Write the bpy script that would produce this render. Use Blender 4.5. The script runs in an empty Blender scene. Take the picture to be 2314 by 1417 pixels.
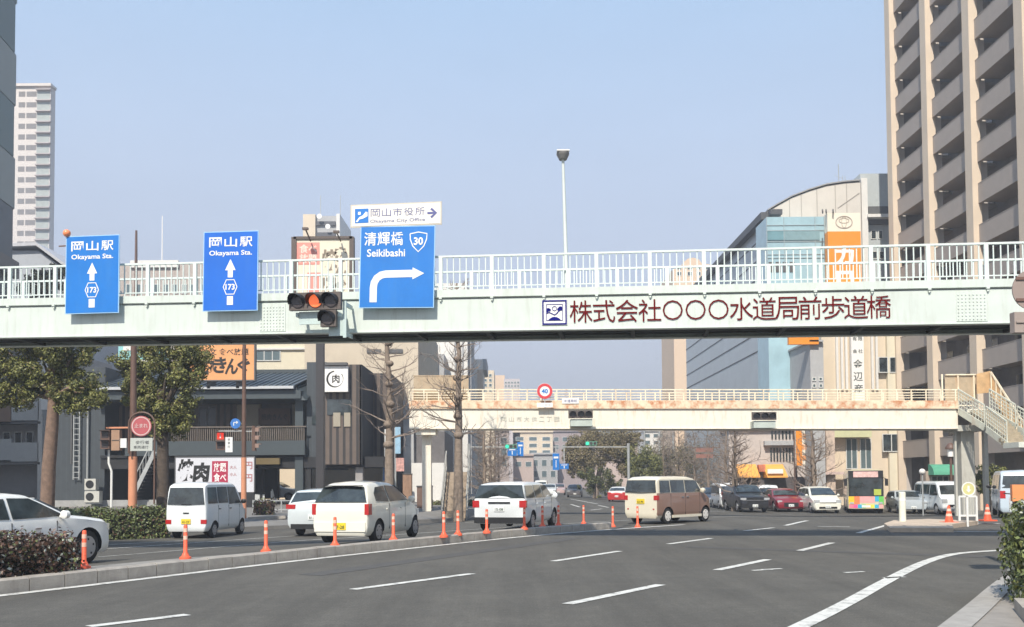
import bpy, bmesh, math, random
import numpy as np
from mathutils import Vector, Matrix
random.seed(7); RNG = np.random.default_rng(11)
SC = bpy.context.scene
COL = SC.collection
V = Vector
# ------------------------------------------------------------------ camera, sky, sun
FPX, W0, H0, PPX, PPY = 2200.0, 2314.0, 1417.0, 1157.0, 1000.0
EYE = V((0, 0, 1.6))
PITCH, ROLL = math.radians(2.16), 0.007
cd = bpy.data.cameras.new('camera'); cam = bpy.data.objects.new('camera', cd); COL.objects.link(cam)
cd.sensor_width = 36.0; cd.lens = 36.0 * FPX / W0
cd.shift_y = (PPY - H0 / 2) / W0
cd.clip_end = 9000; cd.clip_start = 0.1
CM = Matrix.Rotation(math.pi / 2 + PITCH, 3, 'X') @ Matrix.Rotation(-ROLL, 3, 'Z')
cam.matrix_world = Matrix.Translation(EYE) @ CM.to_4x4()
SC.camera = cam
SUN_EL, SUN_AZ = math.radians(46), math.radians(16)      # light travels 16 deg to the right of straight ahead
sd = V((math.sin(SUN_AZ) * math.cos(SUN_EL), math.cos(SUN_AZ) * math.cos(SUN_EL), -math.sin(SUN_EL)))
sl = bpy.data.lights.new('sun', 'SUN'); sl.energy = 4.1; sl.angle = math.radians(0.6); sl.color = (1.0, 0.93, 0.82)
so = bpy.data.objects.new('sun', sl); COL.objects.link(so)
so.rotation_euler = sd.to_track_quat('-Z', 'Y').to_euler(); so.location = (0, -20, 60)
wd = bpy.data.worlds.new('World'); SC.world = wd; wd.use_nodes = True
wn = wd.node_tree; sky = wn.nodes.new('ShaderNodeTexSky'); sky.sky_type = 'NISHITA'; sky.sun_disc = False
sky.sun_elevation = SUN_EL; sky.sun_rotation = math.atan2(-sd.x, -sd.y)
sky.air_density = 1.0; sky.dust_density = 2.0; sky.ozone_density = 2.6; sky.altitude = 0
# hazy spring air: the clear-sky model veiled by pale elevation-dependent haze
_tc = wn.nodes.new('ShaderNodeTexCoord'); _sp = wn.nodes.new('ShaderNodeSeparateXYZ'); wn.links.new(_tc.outputs['Generated'], _sp.inputs[0])
_cr = wn.nodes.new('ShaderNodeValToRGB'); wn.links.new(_sp.outputs['Z'], _cr.inputs[0])
_e = _cr.color_ramp.elements
SKY = [(0.0, (3.25, 3.25, 3.60)), (.12, (3.50, 3.66, 4.25)), (.30, (3.35, 3.95, 5.0)), (.50, (2.60, 3.80, 5.4)), (1.0, (1.4, 2.5, 4.5))]
while len(_e) < len(SKY): _e.new(.5)
for _i, (_p, _c) in enumerate(SKY): _e[_i].position = _p; _e[_i].color = (*_c, 1)
_mx = wn.nodes.new('ShaderNodeMix'); _mx.data_type = 'RGBA'; _mx.inputs[0].default_value = .88
_nz = wn.nodes.new('ShaderNodeTexNoise'); _nz.inputs['Scale'].default_value = 2.2; _nz.inputs['Detail'].default_value = 5
_mp = wn.nodes.new('ShaderNodeMapping'); _mp.inputs['Scale'].default_value = (1, 1, 3.5); wn.links.new(_tc.outputs['Generated'], _mp.inputs[0]); wn.links.new(_mp.outputs[0], _nz.inputs['Vector'])
_mr = wn.nodes.new('ShaderNodeMapRange'); _mr.inputs[1].default_value = .3; _mr.inputs[2].default_value = .7; _mr.inputs[3].default_value = .97; _mr.inputs[4].default_value = 1.04; wn.links.new(_nz.outputs[0], _mr.inputs[0])
_mm = wn.nodes.new('ShaderNodeMix'); _mm.data_type = 'RGBA'; _mm.blend_type = 'MULTIPLY'; _mm.inputs[0].default_value = 1
wn.links.new(sky.outputs[0], _mx.inputs[6]); wn.links.new(_cr.outputs[0], _mx.inputs[7]); wn.links.new(_mx.outputs[2], _mm.inputs[6]); wn.links.new(_mr.outputs[0], _mm.inputs[7]); wn.links.new(_mm.outputs[2], wn.nodes['Background'].inputs[0])
wn.nodes['Background'].inputs[1].default_value = 0.125
SC.view_settings.view_transform = 'Standard'; SC.view_settings.look = 'None'
SC.view_settings.exposure = 0.56; SC.view_settings.gamma = 1.0
SC.render.engine = 'CYCLES'; SC.cycles.max_bounces = 6; SC.cycles.use_denoising = True
SC.cycles.transparent_max_bounces = 8

# ------------------------------------------------------------------ helpers
def ray(px, py): return (CM @ V(((px - PPX) / FPX, (PPY - py) / FPX, -1.0))).normalized()
def P(px, py, Y):
    d = ray(px, py); return EYE + d * (Y / d.y)
def ss(a, b, x):
    t = min(1.0, max(0.0, (x - a) / (b - a))); return t * t * (3 - 2 * t)
MEDX = ([-30, 0, 8, 13.5, 19.1, 23.6, 28.9, 33, 60, 4000], [-30, -12.4, -9.8, -7.4, -4.5, -1.7, 1.9, 5.7, 7, 7])
def medx(y): return float(np.interp(y, *MEDX))
def g(x, y):
    a = ss(34, 64, y) * (.45 + .4 * ss(0, 20, x))
    b = .4 * ss(0, 11, (medx(y) - x) * .85)
    return -(a + b - a * b / .62)
def G(px, py):
    d = ray(px, py); z = 0.0
    for _ in range(25):
        p = EYE + d * ((z - EYE.z) / d.z); z = .5 * z + .5 * g(p.x, p.y)
    return EYE + d * ((z - EYE.z) / d.z)

MATS = {}
def mat(name, col, rough=.6, metal=0.0, var=.10, scale=3.0, bump=0.0, bscale=40.0, emit=None, es=1.0, spec=.5, island=0.0, coat=0.0, dirt=0.0, dirtcol=(.2, .16, .12), dlo=.52, dmap=(2.2, 2.2, .35)):
    if name in MATS: return MATS[name]
    m = bpy.data.materials.new(name); m.use_nodes = True; nt = m.node_tree; b = nt.nodes['Principled BSDF']
    b.inputs['Roughness'].default_value = rough; b.inputs['Metallic'].default_value = metal
    b.inputs['Specular IOR Level'].default_value = spec
    if coat: b.inputs['Coat Weight'].default_value = coat; b.inputs['Coat Roughness'].default_value = .05
    c = (*col, 1)
    tc = nt.nodes.new('ShaderNodeTexCoord')
    out = None
    if var or dirt:
        n = nt.nodes.new('ShaderNodeTexNoise'); n.inputs['Scale'].default_value = scale; n.inputs['Detail'].default_value = 6; n.inputs['Roughness'].default_value = .65
        nt.links.new(tc.outputs['Object'], n.inputs['Vector'])
        r = nt.nodes.new('ShaderNodeMapRange'); r.inputs[1].default_value = .3; r.inputs[2].default_value = .7
        r.inputs[3].default_value = 1 - var; r.inputs[4].default_value = 1 + var
        nt.links.new(n.outputs[0], r.inputs[0])
        mx = nt.nodes.new('ShaderNodeMix'); mx.data_type = 'RGBA'; mx.blend_type = 'MULTIPLY'; mx.inputs[0].default_value = 1
        mx.inputs[6].default_value = c; nt.links.new(r.outputs[0], mx.inputs[7]); out = mx.outputs[2]
    if island:
        ge = nt.nodes.new('ShaderNodeNewGeometry'); r2 = nt.nodes.new('ShaderNodeMapRange'); r2.inputs[3].default_value = 1 - island; r2.inputs[4].default_value = 1 + island
        nt.links.new(ge.outputs['Random Per Island'], r2.inputs[0])
        m2 = nt.nodes.new('ShaderNodeMix'); m2.data_type = 'RGBA'; m2.blend_type = 'MULTIPLY'; m2.inputs[0].default_value = 1
        if out: nt.links.new(out, m2.inputs[6])
        else: m2.inputs[6].default_value = c
        nt.links.new(r2.outputs[0], m2.inputs[7]); out = m2.outputs[2]
    if dirt:
        mp = nt.nodes.new('ShaderNodeMapping'); mp.inputs['Scale'].default_value = dmap
        nt.links.new(tc.outputs['Object'], mp.inputs[0])
        n3 = nt.nodes.new('ShaderNodeTexNoise'); n3.inputs['Scale'].default_value = 1.6; n3.inputs['Detail'].default_value = 8; n3.inputs['Roughness'].default_value = .7
        nt.links.new(mp.outputs[0], n3.inputs['Vector'])
        r3 = nt.nodes.new('ShaderNodeMapRange'); r3.inputs[1].default_value = dlo; r3.inputs[2].default_value = dlo + .16; r3.inputs[3].default_value = 0; r3.inputs[4].default_value = dirt
        nt.links.new(n3.outputs[0], r3.inputs[0])
        m3 = nt.nodes.new('ShaderNodeMix'); m3.data_type = 'RGBA'; nt.links.new(r3.outputs[0], m3.inputs[0])
        if out: nt.links.new(out, m3.inputs[6])
        else: m3.inputs[6].default_value = c
        m3.inputs[7].default_value = (*dirtcol, 1); out = m3.outputs[2]
    if out: nt.links.new(out, b.inputs['Base Color'])
    else: b.inputs['Base Color'].default_value = c
    if bump:
        n2 = nt.nodes.new('ShaderNodeTexNoise'); n2.inputs['Scale'].default_value = bscale; n2.inputs['Detail'].default_value = 4
        nt.links.new(tc.outputs['Object'], n2.inputs['Vector'])
        bp = nt.nodes.new('ShaderNodeBump'); bp.inputs['Strength'].default_value = bump; bp.inputs['Distance'].default_value = .02
        nt.links.new(n2.outputs[0], bp.inputs['Height']); nt.links.new(bp.outputs[0], b.inputs['Normal'])
    if emit: b.inputs['Emission Color'].default_value = (*emit, 1); b.inputs['Emission Strength'].default_value = es
    MATS[name] = m; return m
def stripes(name, ca, cb, axis='X', period=.3, duty=.5, rough=.6):
    """vertical or horizontal board cladding in object space"""
    if name in MATS: return MATS[name]
    m = mat(name, ca, rough, var=0); nt = m.node_tree; b = nt.nodes['Principled BSDF']
    tc = nt.nodes.new('ShaderNodeTexCoord'); sp = nt.nodes.new('ShaderNodeSeparateXYZ'); nt.links.new(tc.outputs['Object'], sp.inputs[0])
    dv = nt.nodes.new('ShaderNodeMath'); dv.operation = 'DIVIDE'; dv.inputs[1].default_value = period; nt.links.new(sp.outputs[axis], dv.inputs[0])
    fr = nt.nodes.new('ShaderNodeMath'); fr.operation = 'FRACT'; nt.links.new(dv.outputs[0], fr.inputs[0])
    lt = nt.nodes.new('ShaderNodeMath'); lt.operation = 'LESS_THAN'; lt.inputs[1].default_value = duty; nt.links.new(fr.outputs[0], lt.inputs[0])
    mx = nt.nodes.new('ShaderNodeMix'); mx.data_type = 'RGBA'; nt.links.new(lt.outputs[0], mx.inputs[0])
    mx.inputs[6].default_value = (*ca, 1); mx.inputs[7].default_value = (*cb, 1)
    n = nt.nodes.new('ShaderNodeTexNoise'); n.inputs['Scale'].default_value = 2.5; n.inputs['Detail'].default_value = 5; nt.links.new(tc.outputs['Object'], n.inputs['Vector'])
    r = nt.nodes.new('ShaderNodeMapRange'); r.inputs[3].default_value = .75; r.inputs[4].default_value = 1.2; nt.links.new(n.outputs[0], r.inputs[0])
    m2 = nt.nodes.new('ShaderNodeMix'); m2.data_type = 'RGBA'; m2.blend_type = 'MULTIPLY'; m2.inputs[0].default_value = 1
    nt.links.new(mx.outputs[2], m2.inputs[6]); nt.links.new(r.outputs[0], m2.inputs[7]); nt.links.new(m2.outputs[2], b.inputs['Base Color'])
    return m

class MB:
    def __init__(s): s.v = []; s.f = []; s.m = []
    def add(s, vs, fs, mi=0):
        o = len(s.v); s.v += [tuple(v) for v in vs]; s.f += [tuple(i + o for i in f) for f in fs]; s.m += [mi] * len(fs); return s
    def box(s, x0, x1, y0, y1, z0, z1, mi=0):
        return s.add([(x0, y0, z0), (x1, y0, z0), (x1, y1, z0), (x0, y1, z0), (x0, y0, z1), (x1, y0, z1), (x1, y1, z1), (x0, y1, z1)],
                     [(0, 3, 2, 1), (4, 5, 6, 7), (0, 1, 5, 4), (1, 2, 6, 5), (2, 3, 7, 6), (3, 0, 4, 7)], mi)
    def obox(s, c, a, b, d, mi=0):
        c, a, b, d = V(c), V(a), V(b), V(d)
        return s.add([c - a - b - d, c + a - b - d, c + a + b - d, c - a + b - d, c - a - b + d, c + a - b + d, c + a + b + d, c - a + b + d],
                     [(0, 3, 2, 1), (4, 5, 6, 7), (0, 1, 5, 4), (1, 2, 6, 5), (2, 3, 7, 6), (3, 0, 4, 7)], mi)
    def bar(s, p, q, w, h, mi=0):
        p, q = V(p), V(q); d = q - p
        side = d.cross(V((0, 0, 1)))
        if side.length < 1e-6: side = V((1, 0, 0))
        side.normalize(); up = side.cross(d).normalized()
        return s.obox((p + q) / 2, d / 2, side * w / 2, up * h / 2, mi)
    def tube(s, pts, rad, n=8, caps=True, mi=0):
        pts = [V(p) for p in pts]; k = len(pts); rad = rad if isinstance(rad, (list, tuple)) else [rad] * k
        vs = []; fs = []; prev = None
        for i, p in enumerate(pts):
            d = (pts[min(i + 1, k - 1)] - pts[max(i - 1, 0)]).normalized()
            a = prev if prev else (V((1, 0, 0)) if abs(d.x) < .9 else V((0, 1, 0)))
            a = (a - d * a.dot(d)).normalized(); prev = a; b = d.cross(a)
            for j in range(n):
                t = 2 * math.pi * j / n; vs.append(p + (a * math.cos(t) + b * math.sin(t)) * rad[i])
        for i in range(k - 1):
            for j in range(n): fs.append((i * n + j, i * n + (j + 1) % n, (i + 1) * n + (j + 1) % n, (i + 1) * n + j))
        if caps: fs += [tuple(range(n - 1, -1, -1)), tuple((k - 1) * n + j for j in range(n))]
        return s.add(vs, fs, mi)
    def prism(s, pts, off, mi=0):
        pts = [V(p) for p in pts]; n = len(pts); off = V(off)
        return s.add(pts + [p + off for p in pts], [tuple(range(n - 1, -1, -1)), tuple(range(n, 2 * n))] + [(i, (i + 1) % n, n + (i + 1) % n, n + i) for i in range(n)], mi)
    def build(s, name, mats, parent=None, world=True, smooth=0, fixn=False):
        me = bpy.data.meshes.new(name)
        vs = s.v
        if parent is not None and world:
            L = parent['_w'] if '_w' in parent else (0, 0, 0); vs = [(x - L[0], y - L[1], z - L[2]) for x, y, z in vs]
        me.from_pydata(vs, [], s.f)
        mats = mats if isinstance(mats, (list, tuple)) else [mats]
        for m in mats: me.materials.append(m)
        if len(mats) > 1: me.polygons.foreach_set('material_index', s.m)
        if fixn:
            import bmesh
            bm = bmesh.new(); bm.from_mesh(me); bmesh.ops.recalc_face_normals(bm, faces=bm.faces); bm.to_mesh(me); bm.free()
        if smooth:
            me.polygons.foreach_set('use_smooth', [True] * len(me.polygons)); me.set_sharp_from_angle(angle=math.radians(smooth))
        me.update()
        return link(name, me, parent)
WPOS = {}
def link(name, me, parent=None):
    o = bpy.data.objects.new(name, me); COL.objects.link(o)
    if parent is not None: o.parent = parent
    return o
def tag(o, label, cat=None, group=None, kind=None):
    if label: o['label'] = label
    if cat: o['category'] = cat
    if group: o['group'] = group
    if kind: o['kind'] = kind
    return o
def thing(name, loc, label, cat, group=None, rz=0.0):
    o = bpy.data.objects.new(name, None); COL.objects.link(o); o.location = loc; o.rotation_euler = (0, 0, rz)
    o.empty_display_size = .3; WPOS[o.name] = tuple(loc); o['_w'] = [float(c) for c in loc]
    return tag(o, label, cat, group)
def copytree(o, parent=None):
    c = o.copy(); COL.objects.link(c)
    if parent is not None: c.parent = parent
    for ch in list(o.children): copytree(ch, c)
    return c
def base(px, Y):                                   # point on the ground below a picture column at depth Y
    p = P(px, 1080, Y); return V((p.x, Y, g(p.x, Y)))

_TX = {}
def textpoly(s, bold=0.0, res=3):
    k = (s, bold, res)
    if k not in _TX:
        c = bpy.data.curves.new('t', 'FONT'); c.body = s; c.resolution_u = res; c.offset = bold; c.fill_mode = 'FRONT'
        o = bpy.data.objects.new('t', c); COL.objects.link(o); bpy.context.view_layer.update()
        me = bpy.data.meshes.new_from_object(o.evaluated_get(bpy.context.evaluated_depsgraph_get()))
        vs = np.array([v.co[:2] for v in me.vertices]); fs = [tuple(p.vertices) for p in me.polygons]
        bpy.data.objects.remove(o); bpy.data.curves.remove(c); bpy.data.meshes.remove(me)
        mn, mxx = vs.min(0), vs.max(0); _TX[k] = ((vs - (mn + mxx) / 2), mxx - mn, fs)
    return _TX[k]
class Frame:
    def __init__(s, O, ax, ay): s.O, s.ax, s.ay = V(O), V(ax).normalized(), V(ay).normalized(); s.n = s.ax.cross(s.ay)
    def p(s, x, y, d=0): return s.O + s.ax * x + s.ay * y + s.n * d
    def text(s, mb, t, x, y, h=None, w=None, bold=0.0, d=.012, shear=0, rot=0):
        vs, size, fs = textpoly(t, bold)
        sy = h / size[1] if h else w / size[0]; sx = w / size[0] if w else sy
        cr, sr = math.cos(rot), math.sin(rot)
        out = []
        for a, b in vs:
            a, b = a * sx + b * sy * shear, b * sy; a, b = a * cr - b * sr, a * sr + b * cr
            out.append(s.p(x + a, y + b, d))
        mb.add(out, fs)
    def poly(s, mb, pts, d0=0, d1=.01, mi=0): mb.prism([s.p(x, y, d0) for x, y in pts], s.n * (d1 - d0), mi)
    def rect(s, mb, x0, x1, y0, y1, d0=0, d1=.01, mi=0): s.poly(mb, [(x0, y0), (x1, y0), (x1, y1), (x0, y1)], d0, d1, mi)
    def ring(s, mb, x, y, r0, r1, d0=0, d1=.012, n=32, sx=1, sy=1, mi=0):
        for i in range(n):
            a, b = 2 * math.pi * i / n, 2 * math.pi * (i + 1) / n
            s.poly(mb, [(x + r0 * math.cos(a) * sx, y + r0 * math.sin(a) * sy), (x + r1 * math.cos(a) * sx, y + r1 * math.sin(a) * sy), (x + r1 * math.cos(b) * sx, y + r1 * math.sin(b) * sy), (x + r0 * math.cos(b) * sx, y + r0 * math.sin(b) * sy)], d0, d1, mi)
    def disc(s, mb, x, y, r, d0=0, d1=.01, n=28, sx=1, sy=1, mi=0): s.poly(mb, [(x + r * sx * math.cos(2 * math.pi * i / n), y + r * sy * math.sin(2 * math.pi * i / n)) for i in range(n)], d0, d1, mi)
def thick(pts, w):
    """outline polygon of a polyline of width w"""
    L, R = [], []
    for i, (x, y) in enumerate(pts):
        a = pts[max(i - 1, 0)]; b = pts[min(i + 1, len(pts) - 1)]; dx, dy = b[0] - a[0], b[1] - a[1]; l = math.hypot(dx, dy)
        nx, ny = -dy / l * w / 2, dx / l * w / 2; L.append((x + nx, y + ny)); R.append((x - nx, y - ny))
    return L, R
def stroke(fr, mb, pts, w, d0=0, d1=.012):
    L, R = thick(pts, w)
    for i in range(len(pts) - 1): fr.poly(mb, [R[i], R[i + 1], L[i + 1], L[i]], d0, d1)

# ------------------------------------------------------------------ materials
M = dict(
 white=mat('white_paint', (.74, .74, .70), .35, var=.05, dirt=.12, dirtcol=(.45, .40, .33)),
 bridge=mat('bridge_paint', (.60, .655, .60), .42, var=.06, scale=1.2, dirt=.35, dirtcol=(.42, .44, .37), dlo=.50, dmap=(5, 5, .5)),
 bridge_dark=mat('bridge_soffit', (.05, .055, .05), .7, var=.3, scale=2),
 rail=mat('rail_paint', (.64, .70, .66), .4, var=.05),
 bridge2=mat('cream_paint_rusty', (.76, .71, .60), .5, var=.06, scale=1.0, dirt=.5, dirtcol=(.58, .38, .22), dlo=.52, dmap=(3, 3, .5)),
 rust=mat('rust_band', (.74, .60, .42), .6, var=.2, scale=2.0, dirt=1.0, dirtcol=(.52, .20, .08), dlo=.47, dmap=(1.2, 1.2, 1.2)),
 rail2=mat('cream_rail', (.80, .72, .54), .5, var=.1, dirt=.6, dlo=.50, dirtcol=(.5, .28, .14)),
 beige=mat('beige_panel', (.42, .33, .22), .6, var=.15, dirt=.4, dirtcol=(.5, .28, .14)),
 blue=mat('sign_blue', (.004, .125, .56), .45, var=.06, scale=1.5, dirt=.10, dirtcol=(.06, .20, .50), dlo=.5),
 blue2=mat('sign_blue_faded', (.006, .165, .54), .45, var=.07, scale=1.5, dirt=.14, dirtcol=(.08, .25, .50), dlo=.5),
 signwhite=mat('sign_white', (.82, .80, .76), .4, var=.02),
 signback=mat('sign_back', (.30, .31, .30), .5, var=.08),
 lightblue=mat('sign_edge', (.35, .58, .82), .4, var=.03),
 maroon=mat('maroon_lettering', (.125, .0, .001), .7, var=.05, spec=.15),
 navy=mat('navy_lettering', (.002, .004, .17), .7, var=.05, spec=.15),
 black=mat('black_plastic', (.015, .015, .016), .5, var=.1),
 tyre=mat('tyre_rubber', (.018, .018, .018), .8, var=.2),
 glass=mat('dark_glass', (.035, .045, .048), .05, var=.8, scale=1.6, spec=1.0, bump=.05, bscale=1.5),  # light and dark patches in the base colour stand in for reflections
 glassl=mat('pale_glass', (.10, .14, .15), .08, var=.2, scale=1, spec=.8),
 chrome=mat('chrome', (.55, .55, .55), .25, metal=.9, var=.05),
 hub=mat('wheel_cover', (.42, .42, .43), .35, metal=.5, var=.1),
 red=mat('lamp_red', (.45, .02, .02), .15, var=0, coat=.5),
 amber=mat('lamp_amber', (.8, .25, .03), .15, var=0),
 headl=mat('headlamp_glass', (.55, .57, .58), .1, var=.05, metal=.3),
 plate_y=mat('yellow_plate', (.80, .58, .03), .5, var=.04),
 plate_w=mat('white_plate', (.75, .76, .74), .5, var=.04),
 plate_ink=mat('plate_ink', (.02, .06, .03), .5, var=0),
 galv=mat('galvanised_steel', (.42, .43, .42), .45, metal=.3, var=.12),
 brownpole=mat('brown_pole', (.13, .075, .055), .5, var=.15),
 peach=mat('peach_pole', (.62, .27, .15), .55, var=.08, dirt=.2, dirtcol=(.3, .15, .1)),
 concrete=mat('kerb_concrete', (.34, .31, .27), .85, var=.18, scale=4, bump=.3, dirt=.35, dirtcol=(.16, .14, .12)),
 orange=mat('bollard_orange', (.80, .12, .05), .5, var=.06, dirt=.15, dirtcol=(.35, .1, .06)),
 bandpale=mat('bollard_band', (.80, .50, .38), .4, var=.04),
 trunk=mat('bark', (.22, .17, .13), .9, var=.3, scale=8, bump=.8, bscale=20),
 trunkdark=mat('bark_dark', (.085, .065, .05), .9, var=.3, scale=8, bump=.8, bscale=20),
 twig=mat('twig', (.23, .18, .145), .9, var=.3, scale=6),
 leaf=mat('leaf_green', (.175, .178, .052), .55, var=.35, scale=1.2, island=.45, spec=.4),
 leaf2=mat('leaf_dark', (.075, .085, .034), .5, var=.35, scale=1.2, island=.5, spec=.4),
 leafh=mat('hedge_leaf', (.13, .155, .055), .5, var=.3, scale=1.5, island=.5, spec=.4),
 leafr=mat('hedge_red_leaf', (.105, .055, .035), .45, var=.5, scale=1.3, island=.6, spec=.5),
 leafp=mat('pale_leaf', (.35, .36, .30), .35, var=.2, island=.3, spec=.6),
 leafo=mat('leaf_olive', (.185, .150, .06), .6, var=.3, scale=.8, island=.4),
 leafw=mat('leaf_willow', (.20, .165, .085), .7, var=.3, scale=.6, island=.35),
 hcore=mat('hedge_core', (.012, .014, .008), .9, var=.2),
)

# ------------------------------------------------------------------ ground, road, markings
def asphalt():
    m = mat('asphalt', (.115, .112, .108), .88, var=0); nt = m.node_tree; b = nt.nodes['Principled BSDF']
    tc = nt.nodes.new('ShaderNodeTexCoord')
    def nz(scale, detail, a, bb, lo, hi, vec=None):
        n = nt.nodes.new('ShaderNodeTexNoise'); n.inputs['Scale'].default_value = scale; n.inputs['Detail'].default_value = detail; n.inputs['Roughness'].default_value = .7
        nt.links.new(vec or tc.outputs['Object'], n.inputs['Vector'])
        r = nt.nodes.new('ShaderNodeMapRange'); r.inputs[1].default_value = a; r.inputs[2].default_value = bb; r.inputs[3].default_value = lo; r.inputs[4].default_value = hi
        nt.links.new(n.outputs[0], r.inputs[0]); return r.outputs[0]
    mp = nt.nodes.new('ShaderNodeMapping'); mp.inputs['Rotation'].default_value = (0, 0, math.radians(30)); mp.inputs['Scale'].default_value = (1.1, .06, 1)
    nt.links.new(tc.outputs['Object'], mp.inputs[0])
    outs = [nz(.35, 5, .3, .7, .84, 1.16), nz(2.2, 8, .3, .7, .90, 1.10), nz(45, 3, .3, .7, .62, 1.42), nz(11, 6, .3, .7, .84, 1.18), nz(1.0, 5, .35, .65, .80, 1.13, mp.outputs[0]), nz(.9, 9, .60, .68, 1.0, .82)]
    cur = None
    for o in outs:
        mm = nt.nodes.new('ShaderNodeMath'); mm.operation = 'MULTIPLY'
        if cur is None: mm.inputs[0].default_value = 1
        else: nt.links.new(cur, mm.inputs[0])
        nt.links.new(o, mm.inputs[1]); cur = mm.outputs[0]
    mx = nt.nodes.new('ShaderNodeMix'); mx.data_type = 'RGBA'; mx.blend_type = 'MULTIPLY'; mx.inputs[0].default_value = 1
    mx.inputs[6].default_value = (.086, .080, .067, 1); nt.links.new(cur, mx.inputs[7]); nt.links.new(mx.outputs[2], b.inputs['Base Color'])
    n = nt.nodes.new('ShaderNodeTexNoise'); n.inputs['Scale'].default_value = 90; nt.links.new(tc.outputs['Object'], n.inputs['Vector'])
    bp = nt.nodes.new('ShaderNodeBump'); bp.inputs['Strength'].default_value = .35; bp.inputs['Distance'].default_value = .01
    nt.links.new(n.outputs[0], bp.inputs['Height']); nt.links.new(bp.outputs[0], b.inputs['Normal'])
    return m
xs = np.concatenate([np.linspace(-400, -50, 12), np.arange(-45, 55, 1.0), np.linspace(60, 400, 12)])
ys = np.concatenate([np.linspace(-60, -8, 6), np.arange(-5, 100, 1.0), np.linspace(105, 700, 20)])
mb = MB(); nx_ = len(xs)
mb.v = [(float(x), float(y), g(x, y)) for y in ys for x in xs]
mb.f = [(j * nx_ + i, j * nx_ + i + 1, (j + 1) * nx_ + i + 1, (j + 1) * nx_ + i) for j in range(len(ys) - 1) for i in range(nx_ - 1)]; mb.m = [0] * len(mb.f)
tag(mb.build('road', asphalt(), smooth=60), None, kind='structure')
mb = MB().add([(-1400, -300, -1.3), (1400, -300, -1.3), (1400, 1800, -1.3), (-1400, 1800, -1.3)], [(0, 1, 2, 3)])
tag(mb.build('ground', mat('far_ground', (.14, .13, .115), .9, scale=.02)), None, kind='structure')

linemat = mat('road_paint', (.62, .61, .56), .7, var=.12, scale=6, dirt=.8, dirtcol=(.17, .165, .15), dlo=.50, dmap=(3, 3, 3))
def resample(pts, step=.4):
    out = []
    for a, b in zip(pts[:-1], pts[1:]):
        n = max(1, int((b - a).length / step))
        for i in range(n): out.append(a.lerp(b, i / n))
    out.append(pts[-1]); return out
def smoothpts(pts, it=2):
    for _ in range(it):
        o = [pts[0]]
        for a, b in zip(pts[:-1], pts[1:]): o += [a.lerp(b, .25), a.lerp(b, .75)]
        o.append(pts[-1]); pts = o
    return pts
def strip(mb, pts, w, dz=.008):
    pts = resample([V((p.x, p.y, 0)) for p in pts]); L, R = thick([(p.x, p.y) for p in pts], w)
    vs = [];
    for (a, b), (c, d) in zip(L, R): vs += [(a, b, g(a, b) + dz), (c, d, g(c, d) + dz)]
    mb.add(vs, [(2 * i, 2 * i + 1, 2 * i + 3, 2 * i + 2) for i in range(len(pts) - 1)])
mb = MB()
EDGE = [G(0, 1347), G(240, 1319), G(640, 1271), G(1000, 1232), G(1200, 1211), G(1380, 1197), G(1545, 1186)]
_d = (EDGE[0] - EDGE[1]).normalized()
EDGE = smoothpts([EDGE[0] + _d * 9] + EDGE)
strip(mb, EDGE, .21)
for a, b in [((797, 1333), (1067, 1297)), ((1250, 1269), (1400, 1246)), ((1510, 1230), (1607, 1217)), ((200, 1417), (424, 1390)),
             ((1282, 1366), (1493, 1322)), ((1620, 1289), (1735, 1265)), ((1807, 1245), (1880, 1227)), ((1940, 1205), (2012, 1185)),
             ((1683, 1200), (1748, 1193)), ((1775, 1188), (1824, 1177))]:
    strip(mb, [G(*a), G(*b)], .17)
strip(mb, smoothpts([G(1760, 1440), G(1900, 1372), G(2000, 1315), G(2080, 1274), G(2135, 1256), G(2180, 1249), G(2330, 1240)]), .205)
strip(mb, smoothpts([G(222, 1242), G(409, 1229), G(640, 1213), G(800, 1203), G(950, 1194)]), .10)
strip(mb, smoothpts([G(222, 1259), G(420, 1243), G(640, 1225), G(720, 1219), G(1000, 1201), G(1300, 1183), G(1420, 1176)]), .12)
strip(mb, [G(560, 1190), G(1070, 1181)], .12)
strip(mb, [G(228, 1232), G(420, 1222)], .10)
strip(mb, [G(1848, 1190), G(1920, 1191)], .14); strip(mb, [G(2120, 1201), G(2330, 1203)], .2)
strip(mb, [G(1610, 1169), G(1790, 1167)], .25); strip(mb, [G(2090, 1181), G(2260, 1184)], .3)
for x0, y0, x1, y1 in [(1290, 1128, 1350, 1139), (1352, 1142, 1375, 1147), (1335, 1153, 1360, 1150), (1290, 1140, 1310, 1146), (1500, 1158, 1580, 1161), (1580, 1156, 1640, 1155)]:
    strip(mb, [G(x0, y0), G(x1, y1)], .2)
for q in ((1700, 1290), (1722, 1288), (1908, 1295), (1998, 1307)):                      # worn scraps of old paint
    p = G(*q); strip(mb, [p, p + V((.38, .16, 0))], .11)
tag(mb.build('road_markings', linemat), None, kind='structure')
# darker resurfaced trench and patches
mb = MB()
strip(mb, [G(1560, 1236), G(2330, 1262)], .5, .004)
strip(mb, [G(700, 1300), G(1300, 1216)], .5, .004)
tag(mb.build('road_patches', mat('asphalt_patch', (.078, .075, .070), .9, var=.15, scale=5, bump=.3, bscale=80)), None, kind='structure')

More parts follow.
